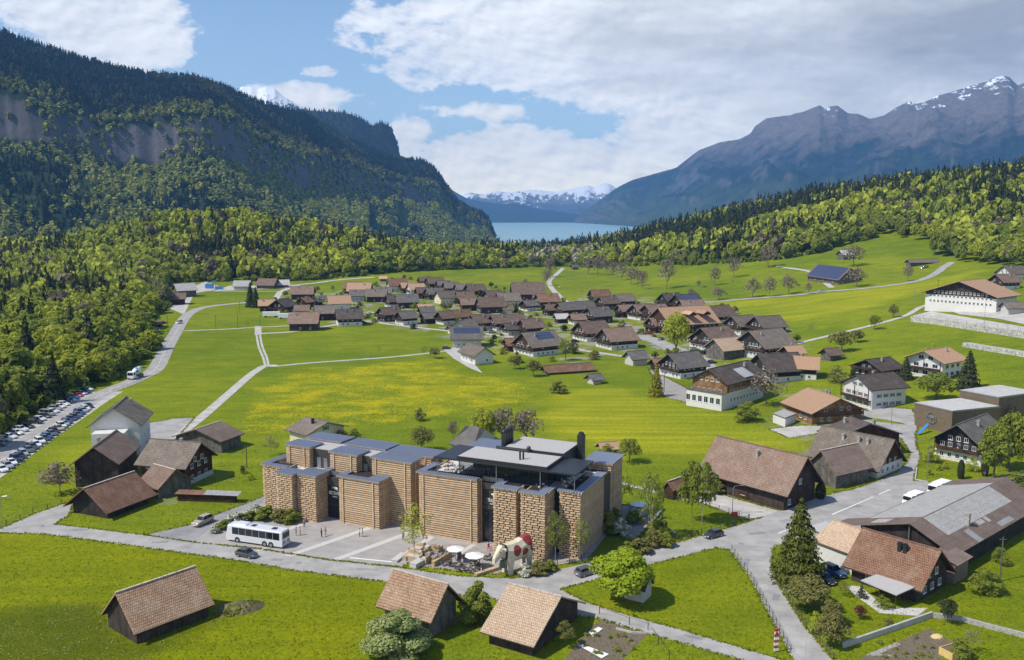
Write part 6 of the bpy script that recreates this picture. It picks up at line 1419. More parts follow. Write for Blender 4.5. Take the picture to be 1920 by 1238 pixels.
# ------------------------------------------------------------------ people
SK = [plain('skin', (.48,.28,.19), .6), plain('skin_tan', (.38,.21,.13), .6)]
CL = {}
def cloth(c):
    if c not in CL: CL[c] = plain('cloth', c, .85)
    return CL[c]
HAIR = plain('hair', (.05,.03,.02), .7); HAIRL = plain('hair_light', (.28,.19,.09), .7)
_pb = {}
def person_mesh(pose):
    if pose in _pb: return _pb[pose]
    V_, E_, Rr = [], [], []
    def v(p, r, par=None):
        V_.append(p); Rr.append(r); i = len(V_)-1
        if par is not None: E_.append((par, i))
        return i
    sit = pose == 'sit'; z0 = .52 if sit else .93
    pel = v((0,0,z0), .135); sp_ = v((0,.01,z0+.2), .115, pel); ch = v((0,0,z0+.42), .145, sp_); nk = v((0,.01,z0+.56), .055, ch); hd = v((0,-.01,z0+.66), .085, nk); v((0,-.015,z0+.76), .088, hd)
    for s in (-1, 1):
        sh = v((s*.17,0,z0+.46), .062, ch); st = (.12*s if pose == 'walk' else 0)
        if pose == 'hold' and s > 0: el = v((s*.24,-.08,z0+.22), .043, sh); wr = v((s*.14,-.27,z0+.36), .03, el); hn = v((s*.12,-.33,z0+.42), .034, wr); fd = Vector((-.1,-.5,.5)).normalized()
        elif sit: el = v((s*.22,-.05,z0+.2), .043, sh); wr = v((s*.16,-.28,z0+.14), .03, el); hn = v((s*.14,-.36,z0+.13), .034, wr); fd = Vector((0,-1,-.1)).normalized()
        else: el = v((s*.23,.02+st*.5,z0+.2), .043, sh); wr = v((s*.25,-.04+st,z0-.05), .03, el); hn = v((s*.25,-.06+st,z0-.13), .034, wr); fd = Vector((0,-.15,-1)).normalized()
        side = Vector((0,1,0)) if abs(fd.z) > .5 else Vector((1,0,0))
        for k in range(4):
            b0 = Vector(V_[hn])+side*(k-1.5)*.017+fd*.03; f1 = v(tuple(b0+fd*(.035+.006*(k in (1,2)))), .010, hn); v(tuple(Vector(V_[f1])+fd*.03+Vector((-s*.006,0,0))), .008, f1)
        v(tuple(Vector(V_[hn])+Vector((-s*.035,-.02,.005))+fd*.02), .011, hn)
        hp = v((s*.09,0,z0-.06), .095, pel)
        if sit: kn = v((s*.13,-.42,z0-.02), .062, hp); an = v((s*.13,-.44,.09), .042, kn)
        else: y = -.16*s if pose == 'walk' else 0; kn = v((s*.10,y-.03,.49), .062, hp); an = v((s*.10,y*1.7,.09), .042, kn)
        p = V_[an]; v((p[0]+s*.01, p[1]-.13, .045), .036, an)
    me = bpy.data.meshes.new('person'); me.from_pydata(V_, E_, []); o = bpy.data.objects.new('tmp', me); COL.objects.link(o)
    m = o.modifiers.new('s', 'SKIN'); m.use_smooth_shade = True
    for i, r in enumerate(Rr): me.skin_vertices[0].data[i].radius = (r, r*(.72 if i in (0,1,2) else 1)); me.skin_vertices[0].data[i].use_root = (i == 0)
    o.modifiers.new('u', 'SUBSURF').levels = 1
    dg = bpy.context.evaluated_depsgraph_get(); out = bpy.data.meshes.new_from_object(o.evaluated_get(dg)); bpy.data.objects.remove(o)
    out.materials.clear(); _pb[pose] = (out, z0); return _pb[pose]
def person(P, rz, pose, shirt, legs, hair, label, dress=False, sk=0, s=1.):
    me, z0 = person_mesh(pose); me = me.copy(); [me.materials.append(m) for m in (SK[sk], cloth(shirt), cloth(legs), K['metal_dark'])]
    idx = []
    for p in me.polygons:
        c = p.center; ax = abs(c.x)
        if c.z > z0+.52: k = 0
        elif c.z < .10: k = 3
        elif pose == 'sit':
            k = 0 if (c.y < -.14 and c.z > z0+.06) else (1 if c.z > z0+.02 and c.y > -.14 else 2)
        elif ax > .19 and c.z < z0+.28: k = 0
        elif c.z > z0+(-.02 if not dress else -.45): k = 1
        else: k = 0 if dress else 2
        idx.append(k)
    me.polygons.foreach_set('material_index', idx); o = link('person', me); tag(o, label, 'person'); o.location = P; o.rotation_euler = (0,0,rz); o.scale = (s,s,s)
    q = MB(); q.blob((0,.015,z0+.80),(.098,.108,.085), n=10); q.blob((0,.06,z0+.72),(.085,.06,.10), n=8); q.build('hair', hair, o, sm=True)
    q = MB()
    for sx in (-1,1): q.blob((sx*.032,-.098,z0+.735),(.011,.008,.009), n=6, k=4); q.blob((sx*.092,0,z0+.73),(.012,.022,.03), 1, n=6, k=4)
    q.blob((0,-.105,z0+.71),(.012,.02,.022), 1, n=6, k=4); q.box(-.025,.025,-.102,-.09,z0+.672,z0+.680,2); q.build('face', [K['metal_dark'], SK[sk], K['lamp_red']], o); return o
BKc, BL, RD, WH, GYc, SKn = (.02,.02,.022), (.06,.12,.25), (.5,.03,.03), (.65,.65,.62), (.15,.15,.16), (.4,.3,.2)
zf = .03
for x, y, rz, pose, sh, lg, hr, lb, kw in (
 (570.5,989,.4,'stand',(.30,.36,.45),BKc,HAIR,'person in pale blue top standing alone at the corner of a board tower',{}),
 (555.5,1005,-1.2,'hold',BKc,BL,HAIR,'person in black top and blue trousers beside the coach, left of a pair',{}),
 (562.8,1004,1.8,'stand',SKn,BKc,HAIRL,'person with light hair beside the coach, right of a pair',{}),
 (603,1008,1.2,'stand',BKc,BKc,HAIR,'person all in black in the middle of the forecourt',{}),
 (610.5,1005,2.6,'walk',(.35,.16,.14),GYc,HAIRL,'person in reddish top stepping behind the one in black',{}),
 (674.5,1007,-1.5,'hold',WH,BKc,HAIR,'person in white top and dark trousers near the largest low tower',{}),
 (680,1007,1.6,'stand',GYc,(.3,.3,.33),HAIR,'person in grey on the forecourt facing the one in white',{}),
 (756,1013,.2,'stand',(.3,.2,.18),BKc,HAIR,'person walking alone behind the bare young tree',{}),
 (916,1034,.3,'walk',RD,BKc,HAIR,'person in long red dress before the entrance',dict(dress=True)),
 (920.5,1031,-.4,'stand',WH,RD,HAIR,'child in white top just behind the red dress',dict(s=.68)),
 (927,1030,1.,'walk',GYc,BKc,HAIR,'small child following near the rear of the cow sculpture',dict(s=.62)),
 (823.6,1043,.5,'sit',(.25,.14,.42),WH,HAIR,'person in violet top sitting on a wooden box seat',{}),
 (831,1047,-2.2,'sit',BKc,BKc,HAIR,'person in black sitting on the wooden bench with white legs of the seat beside',{}),
 (767,1042,1.5,'sit',(.4,.2,.2),GYc,HAIR,'person sitting on the long low wall with wooden top',{}),
 (867,1060,-.8,'sit',(.42,.50,.62),BKc,HAIRL,'person in pale blue shirt sitting under the left parasol',{}),
 (899,1064,1.4,'sit',RD,BL,HAIR,'person in red sitting under the right parasol',{}),
 (885,1076,-1.7,'sit',(.05,.35,.36),BKc,HAIR,'person in turquoise sitting at the front table',{}),
 (902.5,1076,1.7,'sit',WH,SKn,HAIRL,'person in white sitting at the front table',{})):
    person(G(x, y)+Vector((0,0,zf+.01)), rz, pose, sh, lg, hr, lb, **kw)
# ------------------------------------------------------------------ the big wooden cow
def cow_sculpture():
    a, b = G(946,1078), G(986,1064); c = (a+b)/2; yaw = math.atan2(a.y-b.y, a.x-b.x); o = empty('cow_sculpture', (c.x, c.y, .03), yaw, 'giant carved wooden cow painted cream with red patches and a bell', 'sculpture')
    m, nt, bb, N, L = _new('cow_paint'); tc = N.new('ShaderNodeTexCoord'); P = tc.outputs['Object']; n = _noise(N, L, 1.2, 3, P); acc = None
    base = _ramp(N, L, _noise(N, L, 2., 5, P).outputs['Fac'], [(.3, (.56,.50,.35)), (.7, (.68,.61,.45))]).outputs[0]
    pw = _mix(N, L, .14, P, n.outputs['Color'], 'ADD')
    for cx, cy, cz, rx, ry, rz_ in ((-2.6,0,5.5,1.5,3,1.2),(-3.1,0,4.4,.75,3,1.2),(.55,-1.3,4.35,.62,1.2,.75),(.45,-1.3,3.3,.45,1.2,.9),(-1.55,-1.3,3.35,.42,1.2,.55),(.6,1.3,4.2,.8,1.2,1.0),(-1.2,1.3,3.6,.7,1.,.7)):
        q = N.new('ShaderNodeVectorMath'); q.operation = 'SUBTRACT'; L.new(pw, q.inputs[0]); q.inputs[1].default_value = (cx+.07,cy+.07,cz+.07)
        d = N.new('ShaderNodeVectorMath'); d.operation = 'MULTIPLY'; L.new(q.outputs[0], d.inputs[0]); d.inputs[1].default_value = (1/rx,1/ry,1/rz_); ln = N.new('ShaderNodeVectorMath'); ln.operation = 'LENGTH'; L.new(d.outputs[0], ln.inputs[0])
        f = _math(N, L, 'SUBTRACT', 1., ln.outputs['Value']); acc = f if acc is None else _math(N, L, 'MAXIMUM', acc, f)
    f = _ramp(N, L, acc, [(.0, (0,0,0)), (.02, (1,1,1))]); col = _mix(N, L, f.outputs[0], base, (.27,.035,.032)); L.new(col, bb.inputs['Base Color']); bb.inputs['Roughness'].default_value = .6
    q = MB()   # trunk of the body, head towards +x, angular as if cut with an axe
    def ring(x, w, z0, z1, t=.62): return [(x,-w*.7,z0),(x,-w,z0+(z1-z0)*.3),(x,-w,z0+(z1-z0)*.68),(x,-w*t,z1),(x,w*t,z1),(x,w,z0+(z1-z0)*.68),(x,w,z0+(z1-z0)*.3),(x,w*.7,z0)]
    q.loft([ring(-3.3,.75,3.5,5.3,.5),ring(-3.0,1.15,2.9,5.95,.45),(ring(-1.9,1.3,2.6,6.0,.35)),ring(-.2,1.35,2.35,5.45,.5),ring(1.4,1.3,2.3,5.35,.5),ring(2.3,1.05,2.7,5.4,.5),ring(3.0,.72,3.3,5.35,.6)]); q.build('body', m, o)
    h = MB(); h.loft([ring(2.7,.62,3.9,5.35,.8),ring(3.3,.66,3.75,5.45,.75),ring(3.9,.58,3.35,5.05,.7),ring(4.5,.40,2.85,4.2,.7),ring(4.95,.36,2.65,3.55,.8)]); hd = h.build('head', m, o)
    for s in (-1, 1):
        e = MB(); e.loft([[(3.05,s*.6,5.0),(3.35,s*.6,5.0),(3.35,s*.6,5.2),(3.05,s*.6,5.2)],[(2.9,s*1.25,4.7),(3.2,s*1.25,4.7),(3.2,s*1.2,5.05),(2.9,s*1.2,5.05)]]); e.build('ear', m, hd)
        e = MB(); e.tube((3.3,s*.35,5.35),(3.45,s*.62,5.75), .12, .04, 6); e.build('horn', K['plaster_white'], hd)
        e = MB(); e.blob((3.95,s*.57,4.55),(.14,.06,.12)); e.build('eye', K['metal_dark'], hd)
        for x, ln in ((1.75,0),(-2.55,0)):
            g_ = MB(); t = 2.6 if x > 0 else 3.1; g_.loft([[(x-.38,s*.80-.32,0),(x+.38,s*.80-.32,0),(x+.38,s*.80+.32,0),(x-.38,s*.80+.32,0)],[(x-.34,s*.82-.28,1.3),(x+.34,s*.82-.28,1.3),(x+.34,s*.82+.28,1.3),(x-.34,s*.82+.28,1.3)],[(x-.62,s*.82-.36,t),(x+.62,s*.82-.36,t),(x+.62,s*.82+.36,t),(x-.62,s*.82+.36,t)],[(x-.7,s*.75-.36,t+.6),(x+.7,s*.75-.36,t+.6),(x+.7,s*.75+.4,t+.6),(x-.7,s*.75+.4,t+.6)]]); g_.build('leg', m, o)
    t = MB(); t.tube((-3.3,0,5.3),(-3.65,0,4.9), .16, .14, 6); t.tube((-3.65,0,4.9),(-3.7,0,2.6), .13, .16, 6); t.build('tail', m, o)
    u = MB(); u.blob((-1.6,0,2.35),(.7,.6,.5)); u.build('udder', m, o)
    k = MB(); k.loft([ring(2.55,1.02,2.85,5.5,.62),ring(2.95,.90,2.9,5.55,.66)], cap=False); k.build('collar', K['metal_dark'], o)
    for z in (4.9,4.3,3.7): st = MB(); st.blob((2.78,-1.0,z),(.1,.05,.1)); st.build('collar_stud', K['rim'], o)
    bl = MB(); bl.lathe([(.0,2.75),(.3,2.75),(.42,2.3),(.5,1.75),(.62,1.55),(.0,1.6)], 12, (3.05,0,0)); bl.build('bell', plain('bronze_green', (.10,.17,.14), .5, .5), o)
cow_sculpture()
# ------------------------------------------------------------------ terrace furniture
def parasol(x, y, d, label, h=2.7, grp='white parasols on the hotel grounds'):
    P = G(x, y); o = empty('parasol', P+Vector((0,0,.03)), .3, label, 'parasol', grp); q = MB(); n = 8; r = d/2
    for i in range(n):
        a0, a1 = 2*math.pi*i/n, 2*math.pi*(i+1)/n; p0, p1 = (r*math.cos(a0), r*math.sin(a0), h-.35), (r*math.cos(a1), r*math.sin(a1), h-.35)
        q._add([(0,0,h+.15), p0, p1, (0,0,h+.09), (p0[0],p0[1],p0[2]-.06), (p1[0],p1[1],p1[2]-.06)], [(0,1,2),(3,5,4),(1,4,5,2)])
    q.build('canopy', K['white'], o); q = MB(); q.tube((0,0,0),(0,0,h+.1), .035, n=6); q.build('pole', K['metal_grey'], o); q = MB(); q.box(-.4,.4,-.4,.4,0,.08); q.build('foot', K['concrete'], o)
parasol(854,1053,3.3,'white octagonal parasol nearer the box seats on the terrace'); parasol(890,1066,3.5,'white octagonal parasol beside the cow sculpture'); parasol(1198,966,3.7,'white parasol over the playground boulders'); parasol(1133,948,3.5,'white parasol half hidden behind the board tower corner')
K['table_dark'] = plain('table_dark', (.07,.06,.055), .6)
T2 = make_table('dark table on the gravel terrace before the cow sculpture', 'dark tables on the gravel terrace', 'table_dark', .9); C2 = make_chair('dark slender chair on the gravel terrace', 'dark chairs on the gravel terrace', 'metal_brown'); first = [1, 1]
for i, (x, y) in enumerate(((861,1046),(837,1060),(854,1064),(891,1060),(895,1073),(870,1071),(913,1051),(885,1050))):
    t = T2 if first[0] else copy_tree(T2); first[0] = 0; P = G(x, y)+Vector((0,0,.04)); t.location = P; t.rotation_euler = (0,0,i*.7)
    for k in range(4):
        if (i+k) % 4 == 1: continue
        a = i*.7+k*math.pi/2; c = C2 if first[1] else copy_tree(C2); first[1] = 0; c.location = P+Vector((-.85*math.sin(a), .85*math.cos(a), 0)); c.rotation_euler = (0,0,a)
def wood_seat(P, rz, s=1.):
    o = empty('wooden_seat', P, rz, 'chunky cube seat of fresh timber on the terrace', 'seat', 'chunky timber seats on the terrace'); q = MB(); q.box(-.75*s,.75*s,-.7*s,.6*s,0,.85); q.build('base', K['timber_fresh'], o); q = MB(); q.box(-.75*s,.75*s,.45*s,.66*s,.85,1.35); q.build('backrest', K['timber_fresh'], o); q = MB(); q.box(-.6*s,.6*s,-.6*s,.4*s,.851,.95); q.build('cushion', K['slab_light'], o)
for i, (x, y) in enumerate(((785,1036),(799,1033),(776,1043),(790,1044),(783,1052),(804,1045),(821,1033),(797,1056),(772,1050),(812,1052))): wood_seat(G(x, y)+Vector((0,0,.04)), R(-24+90*(i % 4)))
def long_box(p0, p1, w, h, m, label, name, cat, top=None, group=None):
    a, b = G(*p0), G(*p1); d = b-a; o = empty(name, (a.x,a.y,a.z+.02), math.atan2(d.y, d.x), label, cat, group); L_ = math.hypot(d.x, d.y); q = MB(); q.box(0,L_,-w/2,w/2,-.1,h); q.build('base', K[m], o)
    q = MB(); q.box(-.05,L_+.05,-w/2-.05,w/2+.05,h+.002,h+.1); q.build('top', K[top or m], o); return o
long_box((758,1052),(788,1026),.7,.75,'concrete','long low concrete wall with timber seat top behind the box seats','seat_wall','wall','timber_fresh')
long_box((812,1063),(845,1043),.6,.9,'timber_fresh','timber bench wall between the box seats and the dark tables','bench','bench')
long_box((892,1081),(936,1067),.7,.45,'timber_fresh','long low timber bench in front of the cow sculpture','bench','bench')
long_box((774,1066),(790,1057),1.4,.8,'concrete_pale','pale concrete block at the terrace corner above the barn roof','concrete_block','block')
long_box((739,1055),(757,1041),1.2,.35,'concrete_pale','pale concrete step edge at the left end of the terrace','concrete_block','block')
q = MB(); P = G(842,1041); q.box(-.4,.4,-.1,.1,0,1.4); tag(q.build('menu_board', K['metal_dark'], None, P+Vector((0,0,.04)), .3), 'black menu board standing between box seats and left parasol', 'board')
# bicycles near the coach
def bicycle(P, rz, label):
    o = empty('bicycle', P, rz, label, 'bicycle', 'bicycles parked in front of the coach')
    for x in (-.52,.52):
        q = MB(); n = 14
        for i in range(n):
            a0, a1 = 2*math.pi*i/n, 2*math.pi*(i+1)/n; q.tube((x+.33*math.cos(a0),0,.34+.33*math.sin(a0)),(x+.33*math.cos(a1),0,.34+.33*math.sin(a1)), .022, n=4)
        q.build('wheel', K['tyre'], o)
    q = MB()
    for a, b in (((-.52,0,.34),(-.1,0,.32)),((-.1,0,.32),(-.22,0,.85)),((-.22,0,.85),(.38,0,.82)),((-.1,0,.32),(.38,0,.75)),((.38,0,.9),(.52,0,.34)),((-.52,0,.34),(-.22,0,.8))): q.tube(a, b, .022, n=5)
    q.build('frame', K['lamp_red'] if rz > 1 else K['metal_grey'], o); q = MB(); q.box(-.35,-.1,-.06,.06,.92,.97); q.build('saddle', K['tyre'], o); q = MB(); q.tube((.36,-.26,1.0),(.36,.26,1.0), .018, n=5); q.tube((.36,0,.85),(.36,0,1.0), .02, n=5); q.build('handlebar', K['metal_dark'], o)
for i in range(7): bicycle(G(401+i*3.0, 1001-i*1.9)+Vector((0,0,.03)), 1.2 if i % 3 else .8, 'slim bicycle standing in the rack in front of the coach')
# fences, poles, lamps, signs
def fence(pts, h, sp, label, mr='timber_grey', rails=2, r=.05, name='fence', cat='fence', px=True):
    P = [G(*p) for p in pts] if px else pts; o = empty(name, P[0], 0, label, cat); q = MB(); posts = []; pw = 0
    for a, b in zip(P, P[1:]):
        n = max(1, int((b-a).length/sp))
        for i in range(n): posts.append(a.lerp(b, i/n))
    posts.append(P[-1])
    pm = MB(); pm.box(-r,r,-r,r,-.3,h); me = pm.mesh('post', K[mr])
    for p in posts[:100]: p.z = float(T(p.x,p.y)); link('post', me, o, p-P[0]).rotation_euler = (0,0,.3)
    for a, b in zip(posts, posts[1:]):
        for k in range(rails): z = h*(.9-k*.42); q.tube(a-P[0]+Vector((0,0,z)), b-P[0]+Vector((0,0,z)), r*.6, n=4)
    q.build('rail', K[mr], o)
K['fence_dark'] = plain('fence_dark', (.075,.062,.052), .85)
fence([(995,1072),(1045,1062),(1090,1052),(1140,1041),(1200,1029),(1280,1011),(1350,994),(1403,976)], 1.25, 2.2, 'dark two rail fence along the street below the board towers', 'fence_dark')
fence([(1405,974),(1330,952),(1250,936),(1160,912),(1122,902)], 1.15, 2.4, 'dark rail fence behind the playground lawn', 'fence_dark')
fence([(1372,1032),(1408,1084),(1449,1160),(1483,1224)], 1.1, 2.0, 'rusty wire fence between the triangular meadow and the side road', 'timber_grey', 3, .035)
fence([(1449,1064),(1470,1110),(1512,1176),(1563,1236)], 1.0, 2.2, 'weathered rail fence along the flower garden beside the side road', 'timber_grey')
fence([(12,984),(62,962),(115,944)], 1.0, 2.4, 'old wooden fence beside the driveway left of the long low barn', 'timber_grey')
fence([(212,735),(222,733),(240,727),(262,716)], 1.1, 2.5, 'grey railing of the small bridge below the mixer truck', 'metal_grey')
fence([(1480,797),(1440,784),(1400,771),(1360,762),(1352,759)], 1.0, 3., 'wooden fence between mown field and golden chalet', 'timber_grey')
fence([(480,850),(430,853),(400,858)], 1., 2.5, 'wooden fence behind the open timber barn', 'timber_grey')
fence([(1716,601),(1760,608),(1830,618),(1935,632)], 3.2, 5., 'tall ball fence along the sports court', 'metal_grey', 3, .05)
fence([(1850,632),(1888,622),(1930,628)], 2.8, 5, 'wire mesh fence around the small football goal', 'metal_grey', 2, .04)
fence([(1255,1238),(1215,1182),(1180,1172),(1124,1152)], 1.3, 3.2, 'row of thin posts with wire round the vegetable beds', 'timber_grey', 1, .045)
def wall_line(pts, w, h, m, label, name='stone_wall', cat='wall', step=3.):
    P = [G(*p) for p in pts]; o = MB(); base = P[0]
    for a, b in zip(P, P[1:]):
        n = max(1, int((b-a).length/step)); d = (b-a).normalized(); nn = Vector((-d.y, d.x, 0))*w/2
        for i in range(n):
            p, r_ = a.lerp(b, i/n), a.lerp(b, (i+1)/n); p.z = float(T(p.x,p.y)); r_.z = float(T(r_.x,r_.y)); hh_ = h
            lo = [p-nn, r_-nn, r_+nn, p+nn]; o.loft([[tuple(v_-base+Vector((0,0,-.5))) for v_ in lo], [tuple(v_-base+Vector((0,0,hh_))) for v_ in lo]])
    return tag(o.build(name, K[m], None, base), label, cat)
K['boulder'] = plain('boulder', (.42,.40,.36), .9, var=.5, scale=1.1, bump=.9)
wall_line([(1709,603),(1760,609),(1830,620),(1900,631),(1990,648)], 1.2, 2.6, 'boulder', 'long rough stone retaining wall below the sports court')
wall_line([(1812,649),(1850,656),(1900,664),(1990,680)], 3.5, 1.4, 'boulder', 'bank of heaped boulders beside the football lawn')
wall_line([(1581,1215),(1660,1188),(1745,1158),(1747,1157)], .35, .9, 'concrete', 'low concrete wall between flower garden and vegetable garden', 'garden_wall')
wall_line([(1747,1157),(1800,1164),(1860,1180),(1930,1198)], .5, .7, 'stone', 'low dry stone wall crossing the right hand garden', 'garden_wall')
wall_line([(1719,879),(1716,901),(1740,905)], .3, .35, 'concrete', 'kerb wall round the topiary garden', 'garden_wall')
wall_line([(1155,1180),(1185,1188),(1214,1189)], .2, .3, 'concrete', 'short stone edging at the end of the vegetable beds', 'garden_edging')
def lamp(x, y, hpx, label, arm=1., ay=0., name='street_lamp', cat='street lamp', m='metal_grey'):
    P = G(x, y); k = P[1]/CF*1.03; h = hpx*k; o = empty(name, P, ay, label, cat); q = MB(); q.tube((0,0,-.1),(0,0,h-.8), .09, .06, 7); q.tube((0,0,h-.8),(.35*arm,0,h-.15), .055, n=6); q.tube((.35*arm,0,h-.15),(1.6*arm,0,h), .05, n=6); q.build('pole', K[m], o)
    q = MB(); q.box(min(1.5*arm,2.2*arm),max(1.5*arm,2.2*arm),-.16,.16,h-.06,h+.1); q.build('lamp_head', K['metal_grey'], o)
lamp(1373,966,58,'curved street lamp in front of the huge timber barn'); lamp(1738,897,72,'tall curved street lamp beside the topiary garden', -1.4); lamp(5,993,66,'street lamp at the left end of the street'); lamp(1671,797,44,'street lamp on the yard before the timber halls', -1.)
lamp(1713,583,43,'floodlight mast at the left end of the sports court', .3); lamp(1845,613,60,'floodlight mast in the middle of the sports court', .3)
def pole(x, y, hpx, label, group=None, m='bark'):
    P = G(x, y); h = hpx*P[1]/CF*1.03; o = empty('utility_pole', P, 0, label, 'pole', group); q = MB(); q.tube((0,0,-.2),(0,0,h), .14, .10, 7); q.build('mast', K[m], o); q = MB(); q.box(-.6,.6,-.05,.05,h-.5,h-.38); q.build('cross_arm', K[m], o)
for a in ((1875,1090,88,'tall wooden pole in the right hand garden'),(463,878,44,'wooden pole beside the path near the open timber barn'),(405,617,26,'wooden pole, left one on the meadow path'),(446,616,32,'wooden pole, middle one on the meadow path'),(488,613,22,'wooden pole where the double track meets the meadow path'),
          (1245,735,38,'wooden pole beside the golden pointed tree'),(1757,565,40,'slim flag pole before the school'),(315,622,30,'wooden pole beside the tiny hut at the main road'),(450,588,22,'thin pole in the meadow left of the two spruces')): pole(*a)
# warning sign post, red sign, round sign
def sign_post():
    P = G(1455,1223); o = empty('chevron_post', P, .2, 'red and white striped post with warning triangle at the road fork', 'sign'); q = MB()
    for i in range(8): q.box(-.35,.35,-.06,.06,.2+i*.42,.2+(i+1)*.42-.004, i % 2)
    q.build('striped_board', [K['white'], paint('sign_red', (.40,.06,.03))], o); q = MB(); q.box(-.05,.05,.065,.15,-.1,3.4); q.build('post', K['metal_grey'], o)
    q = MB(); q._add([(-.3,-.075,2.7),(.3,-.075,2.7),(0,-.075,3.25)], [(0,1,2)]); q.build('warning_triangle', K['lamp_red'], o)
sign_post()
def small_sign(x, y, w, h, z, m, label, rnd=False):
    P = G(x, y); o = empty('sign', P, 0, label, 'sign'); q = MB(); q.tube((0,0,-.1),(0,0,z+h/2), .03, n=6); q.build('post', K['metal_grey'], o); q = MB()
    if rnd: q.tube((0,-.07,z),(0,-.04,z), w/2, n=18)
    else: q.box(-w/2,w/2,-.08,-.04,z-h/2,z+h/2)
    q.build('panel', K[m], o)
K['sign_blue'] = paint('sign_blue', (.18,.12,.40)); K['sign_redwhite'] = paint('sign_redwhite', (.45,.04,.04))
small_sign(1377,973,1.3,1.1,1.0,'sign_redwhite','red and white board on the fence at the barn forecourt'); small_sign(1845,904,.6,.6,2.2,'sign_blue','round blue no stopping sign beside the garden road', True)
# playground
def playground():
    for i, (x, y, s) in enumerate(((1195,968,1.6),(1205,962,1.3),(1186,962,1.2),(1196,975,.7),(1182,1007,.5),(1216,958,1.2),(1262,1000,.5))):
        q = MB(); q.blob((0,0,s*.5),(s,s*.8,s*.75), n=9, k=6, j=.18); tag(q.build('boulder', K['boulder'], None, G(x,y), i), 'grey boulder lying among the playground shrubs', 'boulder', 'playground boulders')
    a, b = G(1137,962), G(1163,961); o = empty('swing', a, math.atan2(b.y-a.y,b.x-a.x), 'timber swing frame with round nest seat on the playground', 'swing'); L_ = (b-a).length; q = MB()
    for x in (0, L_):
        for s in (-1,1): q.tube((x,s*.9,0),(x,0,2.4), .09, n=6)
    q.tube((0,0,2.4),(L_,0,2.4), .09, n=6); q.build('frame', K['timber_grey'], o); q = MB(); [q.tube((L_/2+s*.5,0,.5),(L_/2+s*.3,0,2.35), .02, n=4) for s in (-1,1)]; q.build('rope', K['metal_dark'], o); q = MB(); n = 12
    for i in range(n): a0, a1 = 2*math.pi*i/n, 2*math.pi*(i+1)/n; q.tube((L_/2+.55*math.cos(a0),.55*math.sin(a0),.5),(L_/2+.55*math.cos(a1),.55*math.sin(a1),.5), .06, n=5)
    q.build('seat', K['tyre'], o)
    P = G(1238,972); o = empty('slide', P, R(-130), 'metal slide on the little mound of the playground', 'slide'); q = MB(); q.slab((0,-.3,1.8),(0,.3,1.8),(3.4,.3,.2),(3.4,-.3,.2),.06); q.build('chute', K['rim'], o); q = MB(); [q.box(-.1,.1,s*.5-.08,s*.5+.08,0,2.8) for s in (-1,1)]; q.build('tower_post', K['timber_grey'], o)
    P = G(1150,861); o = empty('slide', P, R(-20), 'little turquoise garden slide on the lawn behind the restaurant', 'slide'); q = MB(); q.slab((0,-.3,1.4),(0,.3,1.4),(2.4,.3,.1),(2.4,-.3,.1),.06); q.build('chute', paint('turquoise', (.10,.42,.38)), o); q = MB(); q.box(-.15,.0,-.3,.3,0,1.38); q.build('ladder', K['metal_grey'], o)
    P = G(1722,816); o = empty('slide', P, R(35), 'blue play slide beside the emblem hall', 'slide'); q = MB(); q.slab((0,-.4,.4),(0,.4,.4),(4.5,.4,2.6),(4.5,-.4,2.6),.1); q.build('chute', K['blue'], o); q = MB(); q.tube((4.5,-.4,0),(4.5,-.4,2.6), .08, n=6); q.tube((4.5,.4,0),(4.5,.4,2.6), .08, n=6); q.build('ladder', K['metal_grey'], o)
playground()
# vegetable garden
def raised_bed():
    P = G(1790,1228); o = empty('raised_bed', P, R(25), 'raised vegetable bed of yellow planks', 'raised bed'); q = MB(); w, d, h = 1.9, 1.1, 1.1
    for a in ((-w,w,-d,-d+.12),(-w,w,d-.12,d),(-w,-w+.12,-d+.12,d-.12),(w-.12,w,-d+.12,d-.12)): q.box(*a,0,h)
    q.build('plank_box', plain('plank_yellow', (.62,.44,.16), .7), o); q = MB(); q.box(-w+.13,w-.13,-d+.13,d-.13,.1,h-.15); q.build('soil_fill', K['soil'], o)
raised_bed()
for pts, lb in ((((1103,1186),(1122,1177),(1130,1180),(1112,1195)),'pale fleece cover, smaller one on the vegetable beds'), (((1085,1212),(1093,1210),(1142,1228),(1128,1236)),'long pale fleece cover on the vegetable beds')):
    o = sheet('fleece_cover', pts, .12, K['white'], kind=None); tag(o, lb, 'garden cover')
rd = random.Random(5)
for i in range(26):
    u, v_ = rd.random(), rd.random(); x, y = (1098+u*95, 1182+v_*45+u*8) if i < 13 else (1640+u*110, 1195+v_*40)
    plant('vegetable_plant', G(x, y), rd.uniform(.4,.8), rd.uniform(.6,1.1), 'bush', 'green', 60, .18, 'small leafy plant in the vegetable rows', 'plant', 'plants in the vegetable rows', seed=9)
q = MB(); q.blob((0,0,0),(.9,.8,.45), n=10, k=6, j=.1); tag(q.build('sand_heap', plain('sand', (.60,.47,.22), .95), None, G(1757,1195)), 'small heap of yellow sand on the right hand beds', 'heap')
